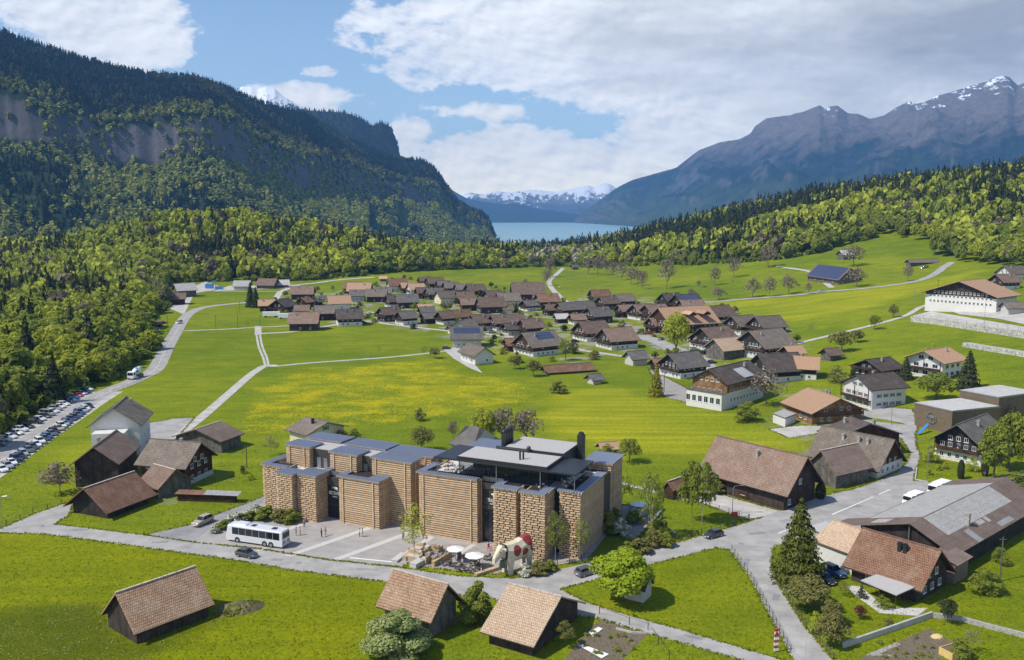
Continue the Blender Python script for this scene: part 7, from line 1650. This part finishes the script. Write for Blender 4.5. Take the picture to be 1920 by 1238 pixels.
# earth mounds and cattle
def mound():
    P = G(448,1142); n = 26; q = MB(); hs_ = 1.1
    vs = []; fs = []
    for i in range(n):
        for j in range(n):
            x = (i/(n-1)-.5)*8.4; y = (j/(n-1)-.5)*5.4; r = math.hypot(x/4.0, y/2.5); z = max(-.15, hs_*(1-r*r)*(.75+.5*float(vnoise(np.array(x*.9+9), np.array(y*.9+4), 3)))) ; vs.append((x, y, z))
    for i in range(n-1):
        for j in range(n-1): k = i*n+j; fs.append((k, k+n, k+n+1, k+1))
    q._add(vs, fs); o = q.build('earth_mound', plain('mound_earth', (.13,.115,.05), .95, var=.6, scale=1.4, bump=.8), None, P, R(25), sm=True); tag(o, 'overgrown earth mound in the bright meadow beside the lone barn', 'mound')
    rd = random.Random(3); k = []
    Z = lambda x, y: max(0, hs_*(1-(x/4.0)**2-(y/2.5)**2)*.9)
    m_ = []
    for i in range(420):
        x, y = rd.uniform(-4.,4.), rd.uniform(-2.5,2.5)
        if (x/4)**2+(y/2.5)**2 < 1 and float(vnoise(np.array(x*.8), np.array(y*.8+7), 5)) > .35: m_.append((x, y, Z(x,y)+.1))
    c = np.array(m_); qd = quads_from(c, np.tile([0,0,1.], (len(c),1)), .42, 1, .7); me = crown_mesh('weeds', qd, LM['green']); link('weeds', me, o)
mound()
def cattle(x, y, rz, label, col):
    P = G(x, y); o = MB(); o.loft([[(-1.1,-.3,.8),(-1.1,.3,.8),(-1.1,.25,1.35),(-1.1,-.25,1.35)],[(-.2,-.38,.65),(-.2,.38,.65),(-.2,.3,1.38),(-.2,-.3,1.38)],[(.8,-.3,.7),(.8,.3,.7),(.8,.22,1.42),(.8,-.22,1.42)],[(1.15,-.14,1.0),(1.15,.14,1.0),(1.15,.12,1.45),(1.15,-.12,1.45)],[(1.6,-.1,.7),(1.6,.1,.7),(1.55,.1,1.2),(1.55,-.1,1.2)]])
    for sx in (-.95,.65):
        for s in (-.2,.2): o.tube((sx,s,.85),(sx+.03,s,0), .11, .06, 6)
    o.tube((-1.1,0,1.3),(-1.25,0,.6), .04, .03, 4); t = o.build('cow', cloth(col), None, P, rz); tag(t, label, 'cow')
for i, (x, y, lb, c) in enumerate(((1090,548,'brown cow grazing beside the lane, lower left one on the upper meadow',(.30,.19,.10)),(1106,545,'pale cow grazing right of the lower left brown one',(.45,.38,.28)),(1049,540,'pale cow close to the lane on the upper meadow',(.5,.42,.30)),(1322,540,'dark cow under the bare trees in the middle of the upper meadow',(.12,.08,.05)),(1373,529,'reddish cow on the upper meadow, right of the tall bare tree',(.35,.12,.05)),(1217,536,'brown cow near the row of bare trees',(.25,.15,.08)))): cattle(x, y, i*1.1, lb, c)
# ------------------------------------------------------------------ garden trees, read off the photograph
tree_px('maple_tree', 1169, 1128, 98, 128, 'round', 'maple', 9000, 'large bright green maple beside the street and whitewashed shed', size=.036, seed=21)
tree_px('spruce_tree', 1497, 1090, 172, 112, 'spruce', 'dark', 5200, 'tall pointed spruce at the side road beside the white garage', size=.042, seed=22).children[0].data = crown_mesh('crown', crown('spruce', 9000, .033, 1., .5, 22), leafmat('leaf_spruce', (.030,.042,.006), (.15,.155,.015), None, .1))
tree_px('blossom_bush', 742, 1232, 92, 142, 'bush', 'bud', 5200, 'large white blossoming bush in front of the tall hay barn', 'bush', size=.05, seed=23).children[0].data = crown_mesh('crown', crown('bush', 12000, .028, 1., .5, 23), leafmat('leaf_blossoming', (.17,.23,.03), (.36,.38,.17), None, .15))
tree_px('bush', 893, 1165, 78, 72, 'bush', 'green', 2600, 'dense dark green bush between the two tall barns', 'bush', seed=24)
tree_px('shrub', 1060, 1212, 52, 48, 'thin', 'olive', 900, 'yellowish shrub beside the pale roofed barn', 'shrub', seed=25)
bare_px(113, 926, 62, 78, 'gnarled budding fruit tree beside the long low barn', seed=3, depth=6)
tree_px('bush', 98, 905, 26, 44, 'bush', 'bud', 300, 'budding undergrowth at the gnarled fruit tree', 'bush', seed=8)
for x, y, h, w, k, l, n, lb, b in (
 (777,1052,112,78,'thin','spring',330,'young sparse tree in front of the right board tower','bark'),
 (1297,978,118,70,'thin','green',1500,'left one of two slender birches on the playground lawn','bark'),
 (1316,984,122,72,'thin','green',1500,'right one of two slender birches, pale trunk, on the playground lawn','birch'),
 (1220,1010,128,66,'thin','green',650,'tall sparse birch behind the parasol of the playground','birch'),
 (1167,952,66,56,'thin','green',380,'thin young tree behind the playground swing','bark'),
 (1041,1060,108,46,'thin','green',520,'slender tree in the slot between the two right board towers','birch'),
 (1090,1052,88,44,'thin','green',380,'slender tree at the corner of the rightmost board tower','birch'),
 (808,1000,60,40,'thin','green',240,'thin sapling at the left foot of the right building','birch'),
 (790,846,46,56,'round','olive',900,'loose round tree behind the left building in the yellow meadow','bark'),
 (787,789,24,24,'bush','olive',500,'small round bush at the end of the meadow ditch','bark'),
 (905,838,72,62,'tall','spring',1300,'yellow green tree behind the black roof, left one of the group','bark'),
 (640,834,28,30,'round','olive',500,'small tree right of the pale yellow house','bark'),
 (664,824,22,26,'bush','green',400,'little bush in the meadow behind the left building','bark'),
 (1180,868,46,52,'round','green',900,'spreading tree on the garden lawn beside the turquoise slide','bark'),
 (1140,858,26,32,'bush','green',500,'dark bush beside the little tiled hut','bark'),
 (1268,665,76,56,'round','spring',1600,'great light green tree in front of the largest terracotta roof','bark'),
 (1060,676,38,32,'round','green',700,'round dark green tree beside the old farmhouse with outside stairs','bark'),
 (1755,752,52,66,'round','green',1500,'broad green tree between white chalet and timber hall','bark'),
 (1640,754,48,38,'thin','spring',520,'light tree in front of the white chalet with dark roof','bark'),
 (1743,700,56,36,'thin','spring',420,'airy birch before the modern white chalet','birch'),
 (1862,905,108,62,'round','green',2000,'tall leafy tree, left one of the group beside the big dark chalet','bark'),
 (1890,885,112,70,'tall','green',2200,'tallest leafy tree beside the big dark chalet','bark'),
 (1925,890,96,60,'round','green',1500,'leafy tree at the right edge beside the big dark chalet','bark'),
 (1912,925,44,60,'bush','green',1200,'broad bush at the right edge above the long workshop','bark'),
 (1515,1140,62,92,'round','olive',2600,'round dull green bush below the spruce at the side road','bark'),
 (1560,1170,48,60,'bush','olive',1400,'olive green bush, middle of the flower garden','bark'),
 (1558,1212,64,66,'round','olive',1900,'olive green tree at the lower corner of the flower garden','bark'),
 (1533,1185,40,46,'bush','spring',900,'yellow green bush at the fence of the flower garden','bark'),
 (1845,1112,48,66,'bush','green',1600,'feathery green bush on the right hand lawn','bark'),
 (1776,1168,48,40,'round','dark',1300,'dark rounded conifer at the corner of the garden wall','bark'),
 (1874,1058,34,38,'bush','green',1000,'dense bush behind the right hand garden pole','bark'),
 (1823,1225,50,44,'thin','bud',260,'thin sapling on the right hand vegetable lawn','bark'),
 (1800,1236,44,50,'bush','green',1200,'leafy bush beside the raised bed','bark'),
 (1612,1160,26,28,'round','purple',800,'purple leaved little tree in the flower garden','bark'),
 (1582,1118,30,34,'thin','olive',420,'small ornamental tree beside the garden path','bark'),
 (1615,1122,24,18,'bush','dark',500,'small dark conifer beside the porch roof','bark'),
 (1666,1174,18,20,'bush','olive',350,'little round bush on the garden lawn','bark'),
 (1653,1140,26,34,'bush','green',700,'potted shrubs beside the porch','bark'),
 (1578,660,38,46,'round','olive',900,'spreading tree on the slope path, largest of the three','bark'),
 (1607,642,22,30,'round','olive',500,'middle tree of the three on the slope path','bark'),
 (1640,618,26,26,'round','green',420,'right hand tree of the three on the slope path','bark'),
 (1675,596,24,22,'round','olive',320,'small tree beside the upper slope path','bark'),
 (1520,626,20,14,'thin','olive',160,'small thin tree above the great brown chalet','bark'),
 (1600,715,26,20,'bush','dark',400,'dark pointed shrub left of the black timber chalet','bark'),
 (1570,718,32,40,'bush','olive',800,'reddish green bush beside the salmon roof','bark'),
 (508,855,40,44,'thin','bud',300,'budding tree left of the pale yellow house','bark'),
 (456,888,16,16,'bush','dark',300,'dark little shrub near the wooden pole','bark'),
 (470,900,14,14,'bush','green',240,'round little shrub on the lawn beside the reddish chalet','bark'),
 (815,672,20,24,'round','olive',400,'orchard tree before the grey house with wide gable','bark'),
 (795,668,18,20,'thin','olive',220,'orchard tree left of the one before the grey house','bark'),
 (711,666,18,14,'thin','olive',120,'lone little fruit tree in the meadow','bark'),
 (463,616,14,14,'thin','olive',120,'lone twisted fruit tree at the meadow path','bark'),
 (1000,706,30,34,'round','olive',500,'orchard tree left of the long rusty shed','bark'),
 (965,692,24,28,'round','olive',450,'orchard tree below the small schoolhouse','bark'),
 (1046,738,24,36,'bush','olive',500,'scrubby tree on the lawn edge left of the tiny grey shed','bark'),
 (885,686,22,16,'thin','bud',160,'pale young tree beside the small schoolhouse','bark'),
 (1018,640,16,18,'round','green',260,'green garden tree by the wide chalet of the lower street','bark'),
 (1400,790,36,60,'bush','green',1200,'green bushes below the white restaurant','bark'),
 (1745,868,38,34,'bush','spring',900,'clipped bright hedge bush beside the public bus','bark'),
 (1823,884,28,26,'bush','spring',700,'rounded shrub before the big dark chalet','bark')):
    tree_px('tree' if h > 30 or k in ('round','tall','thin') else 'shrub', x, y, h, w, k, l, n, lb, 'tree' if k != 'bush' else 'bush', seed=31+int(x) % 3, bark=b)
for x, y, h, w, lb in ((1230,744,64,34,'golden green pointed conifer on the mown field edge'),(1801,898,36,13,'left dark thuja column of the topiary garden'),(1846,893,34,13,'right dark thuja column of the topiary garden'),(1538,935,30,20,'dark clipped thuja beside the huge timber barn')):
    tree_px('conifer_tree', x, y, h, w, 'column' if w < 30 else 'spruce', 'gold' if w > 30 else 'dark', 1500, lb, seed=41, size=.06)
for x, y, h, w, lb in ((1815,730,76,48,'dark spruce before the modern white chalet'),(1698,712,46,30,'dark reddish conifer behind the white chalet'),(470,576,48,22,'left one of two tall dark spruces by the farmstead'),(480,577,40,22,'right one of two tall dark spruces by the farmstead'),(968,586,20,12,'little dark conifer in the middle of the village'),(1898,790,34,30,'small spruce beside the taller timber hall'),(103,756,96,52,'dark spruce at the wood edge above the car park')):
    tree_px('spruce_tree', x, y, h, w, 'spruce', 'dark', 1400, lb, seed=43, size=.07)
for i, (x, y) in enumerate(((1742,890),(1760,882),(1772,879))):
    tree_px('topiary_ball', x, y, 12, 13, 'bush', 'spring', 300, 'clipped round box ball in the topiary garden', 'shrub', 'clipped box balls', seed=44, size=.12)
# shrubs round the buildings
for i, (x, y, h, w, l) in enumerate(((500,975,28,42,'green'),(525,979,26,42,'olive'),(548,980,26,40,'green'),(480,968,24,34,'blossom'),(470,975,18,28,'green'),(438,983,22,34,'blossom'),(420,992,18,30,'green'),(403,1000,16,22,'blossom'),(455,979,18,26,'olive'),(1010,1075,24,44,'olive'),(985,1078,22,34,'blossom'),(1030,1070,20,34,'green'),
        (1140,1000,44,44,'green'),(1163,1003,34,40,'blossom'),(1150,985,34,36,'green'),(1190,982,26,38,'green'),(1150,955,26,40,'dark'),(1236,1008,38,44,'green'),(1224,1024,34,38,'olive'),(1200,1036,28,44,'olive'),(1178,1040,24,40,'green'),(1250,1024,26,34,'green'),(1265,930,22,30,'green'),(1305,925,20,34,'green'),(1345,925,26,30,'olive'))):
    lbs = {'green':'leafy green shrub planted round the board buildings','olive':'dull olive shrub planted round the board buildings','blossom':'white flowering shrub planted round the board buildings','dark':'dark shrub behind the playground swing'}
    tree_px('shrub', x, y, h, w, 'bush', l, 900, lbs[l], 'shrub', l+' shrubs round the board buildings', seed=51+i % 3, size=.075)
# bare orchard trees
for i, (x, y, h, w) in enumerate(((1103,515,34,26),(1121,517,36,28),(1136,517,34,26),(1151,521,32,24),(1166,526,34,24),(1183,534,34,26),(1195,537,34,24),(1205,543,36,22),(1250,542,56,36),(1340,536,36,26),(1347,563,24,32),(1376,521,40,30),(1411,558,36,36),(1443,557,38,28),(1478,552,36,38),(1440,502,42,40),(1606,538,36,40),(1600,500,40,46),(1030,519,34,26),(1026,536,30,24),(985,545,22,16),(1702,528,30,22),(1296,562,22,20),(1310,540,14,12),(1515,552,22,16))):
    bare_px(x, y, h, w, 'bare brown orchard tree on the upper meadow', 'bare orchard trees of the upper meadow', seed=1+i % 4, depth=5)
for x, y, h, w, lb in ((1437,762,72,74,'large bare brown tree beside the white restaurant'),(945,838,78,66,'bare brownish tree behind the black roof, middle of the group'),(988,836,72,70,'bare brownish tree behind the black roof, right one of the group'),(850,825,38,26,'thin bare tree between the two board buildings'),(968,640,14,14,'bare garden tree on the village street')):
    bare_px(x, y, h, w, lb, seed=5, depth=6)
# garden green between the village houses
rdv = random.Random(77)
vill = gp([(480,575),(560,545),(650,540),(720,520),(880,530),(1000,555),(1060,560),(1110,545),(1320,560),(1480,620),(1500,650),(1440,740),(1300,700),(1180,665),(1050,690),(950,690),(880,640),(700,605),(560,612)])
used_xy = [(o.location.x, o.location.y) for o in COL.objects if o.parent is None and o.get('category') in ('house','barn','shed') and o.location.y > 250]
n_g = 0; xs = [p[0] for p in vill]; ys = [p[1] for p in vill]
while n_g < 290:
    x, y = rdv.uniform(min(xs), max(xs)), rdv.uniform(min(ys), max(ys))
    if not inpoly(np.array([x]), np.array([y]), vill)[0]: continue
    if min(math.hypot(x-a, y-b) for a, b in used_xy) < 6.2: continue
    k = rdv.choice(['green','spring','olive','green','bud','dark']); h = rdv.uniform(2.,5.5); kd = rdv.choice(['round','bush','bush'])
    nm = {'green':'green','spring':'fresh light green','olive':'olive','bud':'pale budding','dark':'dark'}[k]
    plant('garden_tree' if kd == 'round' else 'garden_bush', (x, y, float(T(x,y))), h if kd == 'round' else h*.6, h*.95, kd, k, 260, .13, f'{nm} garden {"tree" if kd == "round" else "bush"} between the village chalets', 'tree' if kd == 'round' else 'bush', f'{nm} garden {"trees" if kd == "round" else "bushes"} of the village', seed=61)
    n_g += 1

# grass tufts: ragged verges and a coarse sward where it is seen from near
def tufts():
    out = []
    for P in PAVED:
        for a, b in zip(P, P[1:]+P[:1]):
            ln = math.hypot(b[0]-a[0], b[1]-a[1])
            if min(a[1], b[1]) > 330 or ln < .5: continue
            n = int(min(ln, 120)*9); t = rng.uniform(0, 1, n); o = rng.normal(0, .22, n); nx_, ny_ = -(b[1]-a[1])/ln, (b[0]-a[0])/ln
            out.append(np.stack([a[0]+(b[0]-a[0])*t+nx_*o, a[1]+(b[1]-a[1])*t+ny_*o, rng.uniform(.10, .26, n)], 1))
    out = np.concatenate(out); n = 60000; y = 105+rng.uniform(0, 1, n)**1.3*110; x = (rng.uniform(-.62, .62, n))*y
    f = np.stack([x, y, rng.uniform(.05, .16, n)], 1); out = np.concatenate([out, f])
    ins = np.zeros(len(out), int)
    for P in PAVED:
        d = sdist(out[:, 0], out[:, 1], P); ins |= (d > .30).astype(int)
    hot = [tuple((Matrix.Translation(o.location) @ Matrix.Rotation(o.rotation_euler.z, 4, 'Z') @ Vector((*p, 0)))[:2]) for o, pp in ((HL, ((-30,-5),(8,-5),(8,16),(-30,16))), (HR_, ((-14,-14),(24,-6),(24,28),(-14,28)))) for p in pp]
    for h in (hot[:4], hot[4:]): ins |= inpoly(out[:, 0], out[:, 1], h).astype(int)
    out = out[ins == 0]; n = len(out); z = T(out[:, 0], out[:, 1]); h = out[:, 2]; a = rng.uniform(0, 3.14, n); w = h*rng.uniform(.6, 1.2, n)
    dx, dy = np.cos(a)*w, np.sin(a)*w; lx, ly = rng.normal(0, .4, n)*h, rng.normal(0, .4, n)*h; X_, Y_ = out[:, 0], out[:, 1]
    q = np.stack([np.stack([X_-dx, Y_-dy, z-.02], 1), np.stack([X_+dx, Y_+dy, z-.02], 1), np.stack([X_+dx*.7+lx, Y_+dy*.7+ly, z+h], 1), np.stack([X_-dx*.7+lx, Y_-dy*.7+ly, z+h], 1)], 1)
    me = crown_mesh('grass', q, leafmat('grass_tuft', (.17,.20,.003), (.36,.36,.03), None, .5)); tag(link('grass', me), kind='stuff'); print('tufts', n)
tufts()
# ------------------------------------------------------------------ sky, sun, air, camera
SUN_AZ = R(22); SUN_EL = R(52)         # light travels towards (cos az, sin az)
w = bpy.data.worlds.new('World'); SC.world = w; w.use_nodes = True; nt = w.node_tree; N, L = nt.nodes, nt.links
sky = N.new('ShaderNodeTexSky'); sky.sky_type = 'NISHITA'; sky.sun_disc = False; sky.sun_elevation = SUN_EL
# the sun stands at direction (-cos az, -sin az); Blender measures sun_rotation clockwise from +Y
sky.sun_rotation = math.atan2(-math.cos(SUN_AZ), -math.sin(SUN_AZ)); sky.altitude = 600; sky.air_density = 1.0; sky.dust_density = .6; sky.ozone_density = 1.5
bg = N['Background']; bg.inputs['Strength'].default_value = .13; L.new(sky.outputs[0], bg.inputs['Color'])
tc = N.new('ShaderNodeTexCoord'); sp = N.new('ShaderNodeSeparateXYZ'); L.new(tc.outputs['Generated'], sp.inputs[0])
ay = _math(N, L, 'MAXIMUM', _math(N, L, 'ABSOLUTE', sp.outputs['Y']), .12)
U = _math(N, L, 'MULTIPLY', _math(N, L, 'DIVIDE', sp.outputs['X'], ay), 16.5); V = _math(N, L, 'MULTIPLY', _math(N, L, 'DIVIDE', sp.outputs['Z'], ay), 16.5)
cv = N.new('ShaderNodeCombineXYZ'); L.new(U, cv.inputs[0]); L.new(V, cv.inputs[1])
acc = None   # cloud banks: centre and half size, in hundredths of the view
for cx, cy, rx, ry, k in ((200,30,190,100,1.1),(300,95,95,70,1.),(90,5,80,45,.8),(400,-6,120,20,.8),(612,143,46,16,.75),(575,193,130,34,.95),(520,185,50,22,.7),
        (1430,60,640,165,1.5),(980,95,210,60,1.),(1000,15,240,45,1.),(1110,55,240,95,1.1),(1560,190,420,110,1.3),(1210,175,50,16,.7),(1800,120,400,200,1.4),
        (960,300,230,60,1.05),(1080,325,330,70,1.25),(770,262,60,46,.9),(900,215,150,26,.55),(790,330,90,60,1.),(1280,270,190,80,1.2),(1080,218,60,14,.4),(690,72,30,7,.35),(820,30,36,22,.5),(-150,60,160,140,1.2),(2300,100,400,260,1.3)):
    q = N.new('ShaderNodeVectorMath'); q.operation = 'SUBTRACT'; L.new(cv.outputs[0], q.inputs[0]); q.inputs[1].default_value = ((cx-960)/100, (400-cy)/100, 0)
    d = N.new('ShaderNodeVectorMath'); d.operation = 'MULTIPLY'; L.new(q.outputs[0], d.inputs[0]); d.inputs[1].default_value = (100/rx, 100/ry, 0)
    ln = N.new('ShaderNodeVectorMath'); ln.operation = 'LENGTH'; L.new(d.outputs[0], ln.inputs[0])
    f = _math(N, L, 'MULTIPLY', _math(N, L, 'SUBTRACT', 1.0, _math(N, L, 'MULTIPLY', ln.outputs['Value'], .72)), k)
    acc = f if acc is None else _math(N, L, 'MAXIMUM', acc, f)
mp = N.new('ShaderNodeMapping'); L.new(cv.outputs[0], mp.inputs['Vector']); mp.inputs['Scale'].default_value = (.55, .95, 1)
n1 = _noise(N, L, 1.1, 10, mp.outputs[0], .60); n2 = _noise(N, L, .8, 8, mp.outputs[0], .55); n1.inputs['Distortion'].default_value = .15
dens = _math(N, L, 'ADD', acc, _math(N, L, 'MULTIPLY', _math(N, L, 'SUBTRACT', n1.outputs['Fac'], .5), 1.75))
al = _ramp(N, L, dens, [(.27, (0,0,0)), (.37, (.75,)*3), (.52, (1,1,1))]).outputs[0]
# cloud light: bright billows, thick grey undersides to the upper right
gx_ = N.new('ShaderNodeVectorMath'); gx_.operation = 'SUBTRACT'; L.new(cv.outputs[0], gx_.inputs[0]); gx_.inputs[1].default_value = (8.3, 3.2, 0)
gm = N.new('ShaderNodeVectorMath'); gm.operation = 'MULTIPLY'; L.new(gx_.outputs[0], gm.inputs[0]); gm.inputs[1].default_value = (1/7.4, 1/1.9, 0)
gl = N.new('ShaderNodeVectorMath'); gl.operation = 'LENGTH'; L.new(gm.outputs[0], gl.inputs[0])
gre = _math(N, L, 'SUBTRACT', 1.05, gl.outputs['Value'])
mp3 = N.new('ShaderNodeMapping'); L.new(cv.outputs[0], mp3.inputs['Vector']); mp3.inputs['Scale'].default_value = (.30, 1.1, 1); mp3.inputs['Rotation'].default_value = (0,0,R(-14))
n3 = _noise(N, L, 1., 8, mp3.outputs[0], .55)
gre = _math(N, L, 'ADD', _math(N, L, 'MULTIPLY', gre, 1.05), _math(N, L, 'MULTIPLY', _math(N, L, 'SUBTRACT', n3.outputs['Fac'], .5), 1.7))
cc = _ramp(N, L, gre, [(.0, (.86,.875,.90)), (.4, (.66,.675,.70)), (1., (.36,.375,.41))]).outputs[0]
mo = N.new('ShaderNodeMapping'); L.new(cv.outputs[0], mo.inputs['Vector']); mo.inputs['Scale'].default_value = (.55, .95, 1); mo.inputs['Location'].default_value = (.05, -.09, 0)
n4 = _noise(N, L, 1.1, 10, mo.outputs[0], .60); n4.inputs['Distortion'].default_value = .15
rel = _math(N, L, 'ADD', .5, _math(N, L, 'MULTIPLY', _math(N, L, 'SUBTRACT', n1.outputs['Fac'], n4.outputs['Fac']), 3.2)); rel = _math(N, L, 'ADD', _math(N, L, 'MULTIPLY', rel, .6), _math(N, L, 'MULTIPLY', n2.outputs['Fac'], .4))
bi = _ramp(N, L, rel, [(.28, (.74,.77,.83)), (.5, (.97,.97,.98)), (.68, (1.1,1.1,1.09))]).outputs[0]
gf = _ramp(N, L, gre, [(.1, (.9,)*3), (.6, (.35,)*3)]).outputs[0]; cc = _mix(N, L, gf, cc, bi, 'MULTIPLY')
low = _ramp(N, L, _math(N, L, 'MULTIPLY', V, .4), [(.0, (1.75,1.55,1.15)), (1., (1,1,1))]).outputs[0]; cc = _mix(N, L, 1., cc, low, 'MULTIPLY')
b2 = N.new('ShaderNodeBackground'); L.new(cc, b2.inputs['Color']); b2.inputs['Strength'].default_value = 1.0
mx = N.new('ShaderNodeMixShader'); L.new(al, mx.inputs[0]); L.new(bg.outputs[0], mx.inputs[1]); L.new(b2.outputs[0], mx.inputs[2]); L.new(mx.outputs[0], N['World Output'].inputs['Surface'])
ld = bpy.data.lights.new('sun', 'SUN'); ld.energy = 3.8; ld.angle = R(.5); ld.color = (1, .945, .85)
so = bpy.data.objects.new('sun', ld); COL.objects.link(so)
so.rotation_euler = Vector((math.cos(SUN_AZ)*math.cos(SUN_EL), math.sin(SUN_AZ)*math.cos(SUN_EL), -math.sin(SUN_EL))).to_track_quat('-Z', 'Y').to_euler()
so.location = (-200, -60, 300)
# the air of the valley
hm = bpy.data.materials.new('haze'); hm.use_nodes = True; hn = hm.node_tree; hn.nodes.clear()
ho = hn.nodes.new('ShaderNodeOutputMaterial'); hv = hn.nodes.new('ShaderNodeVolumePrincipled'); hn.links.new(hv.outputs[0], ho.inputs['Volume'])
hv.inputs['Color'].default_value = (.20,.50,1,1); hv.inputs['Density'].default_value = HAZE; hv.inputs['Anisotropy'].default_value = -.15
if HAZE > 0:
    mb = MB(); mb.box(-9500, 13500, -130, 15800, -140, 1330); tag(mb.build('haze', hm), kind='stuff')
cam = bpy.data.cameras.new('camera'); cam.sensor_width = 36; cam.lens = 36*CF/1920; cam.clip_start = 1; cam.clip_end = 60000
co = bpy.data.objects.new('camera', cam); COL.objects.link(co); co.location = (0, 0, CH); co.rotation_euler = (R(90)-PIT, 0, 0); SC.camera = co
SC.view_settings.view_transform = 'Standard'; SC.view_settings.look = 'None'; SC.view_settings.exposure = EXPO; SC.view_settings.gamma = 1
SC.cycles.use_denoising = True; SC.cycles.max_bounces = 5; SC.cycles.diffuse_bounces = 2; SC.cycles.glossy_bounces = 2; SC.cycles.transmission_bounces = 2; SC.cycles.volume_bounces = 0; SC.cycles.transparent_max_bounces = 4
SC.cycles.sample_clamp_indirect = 6
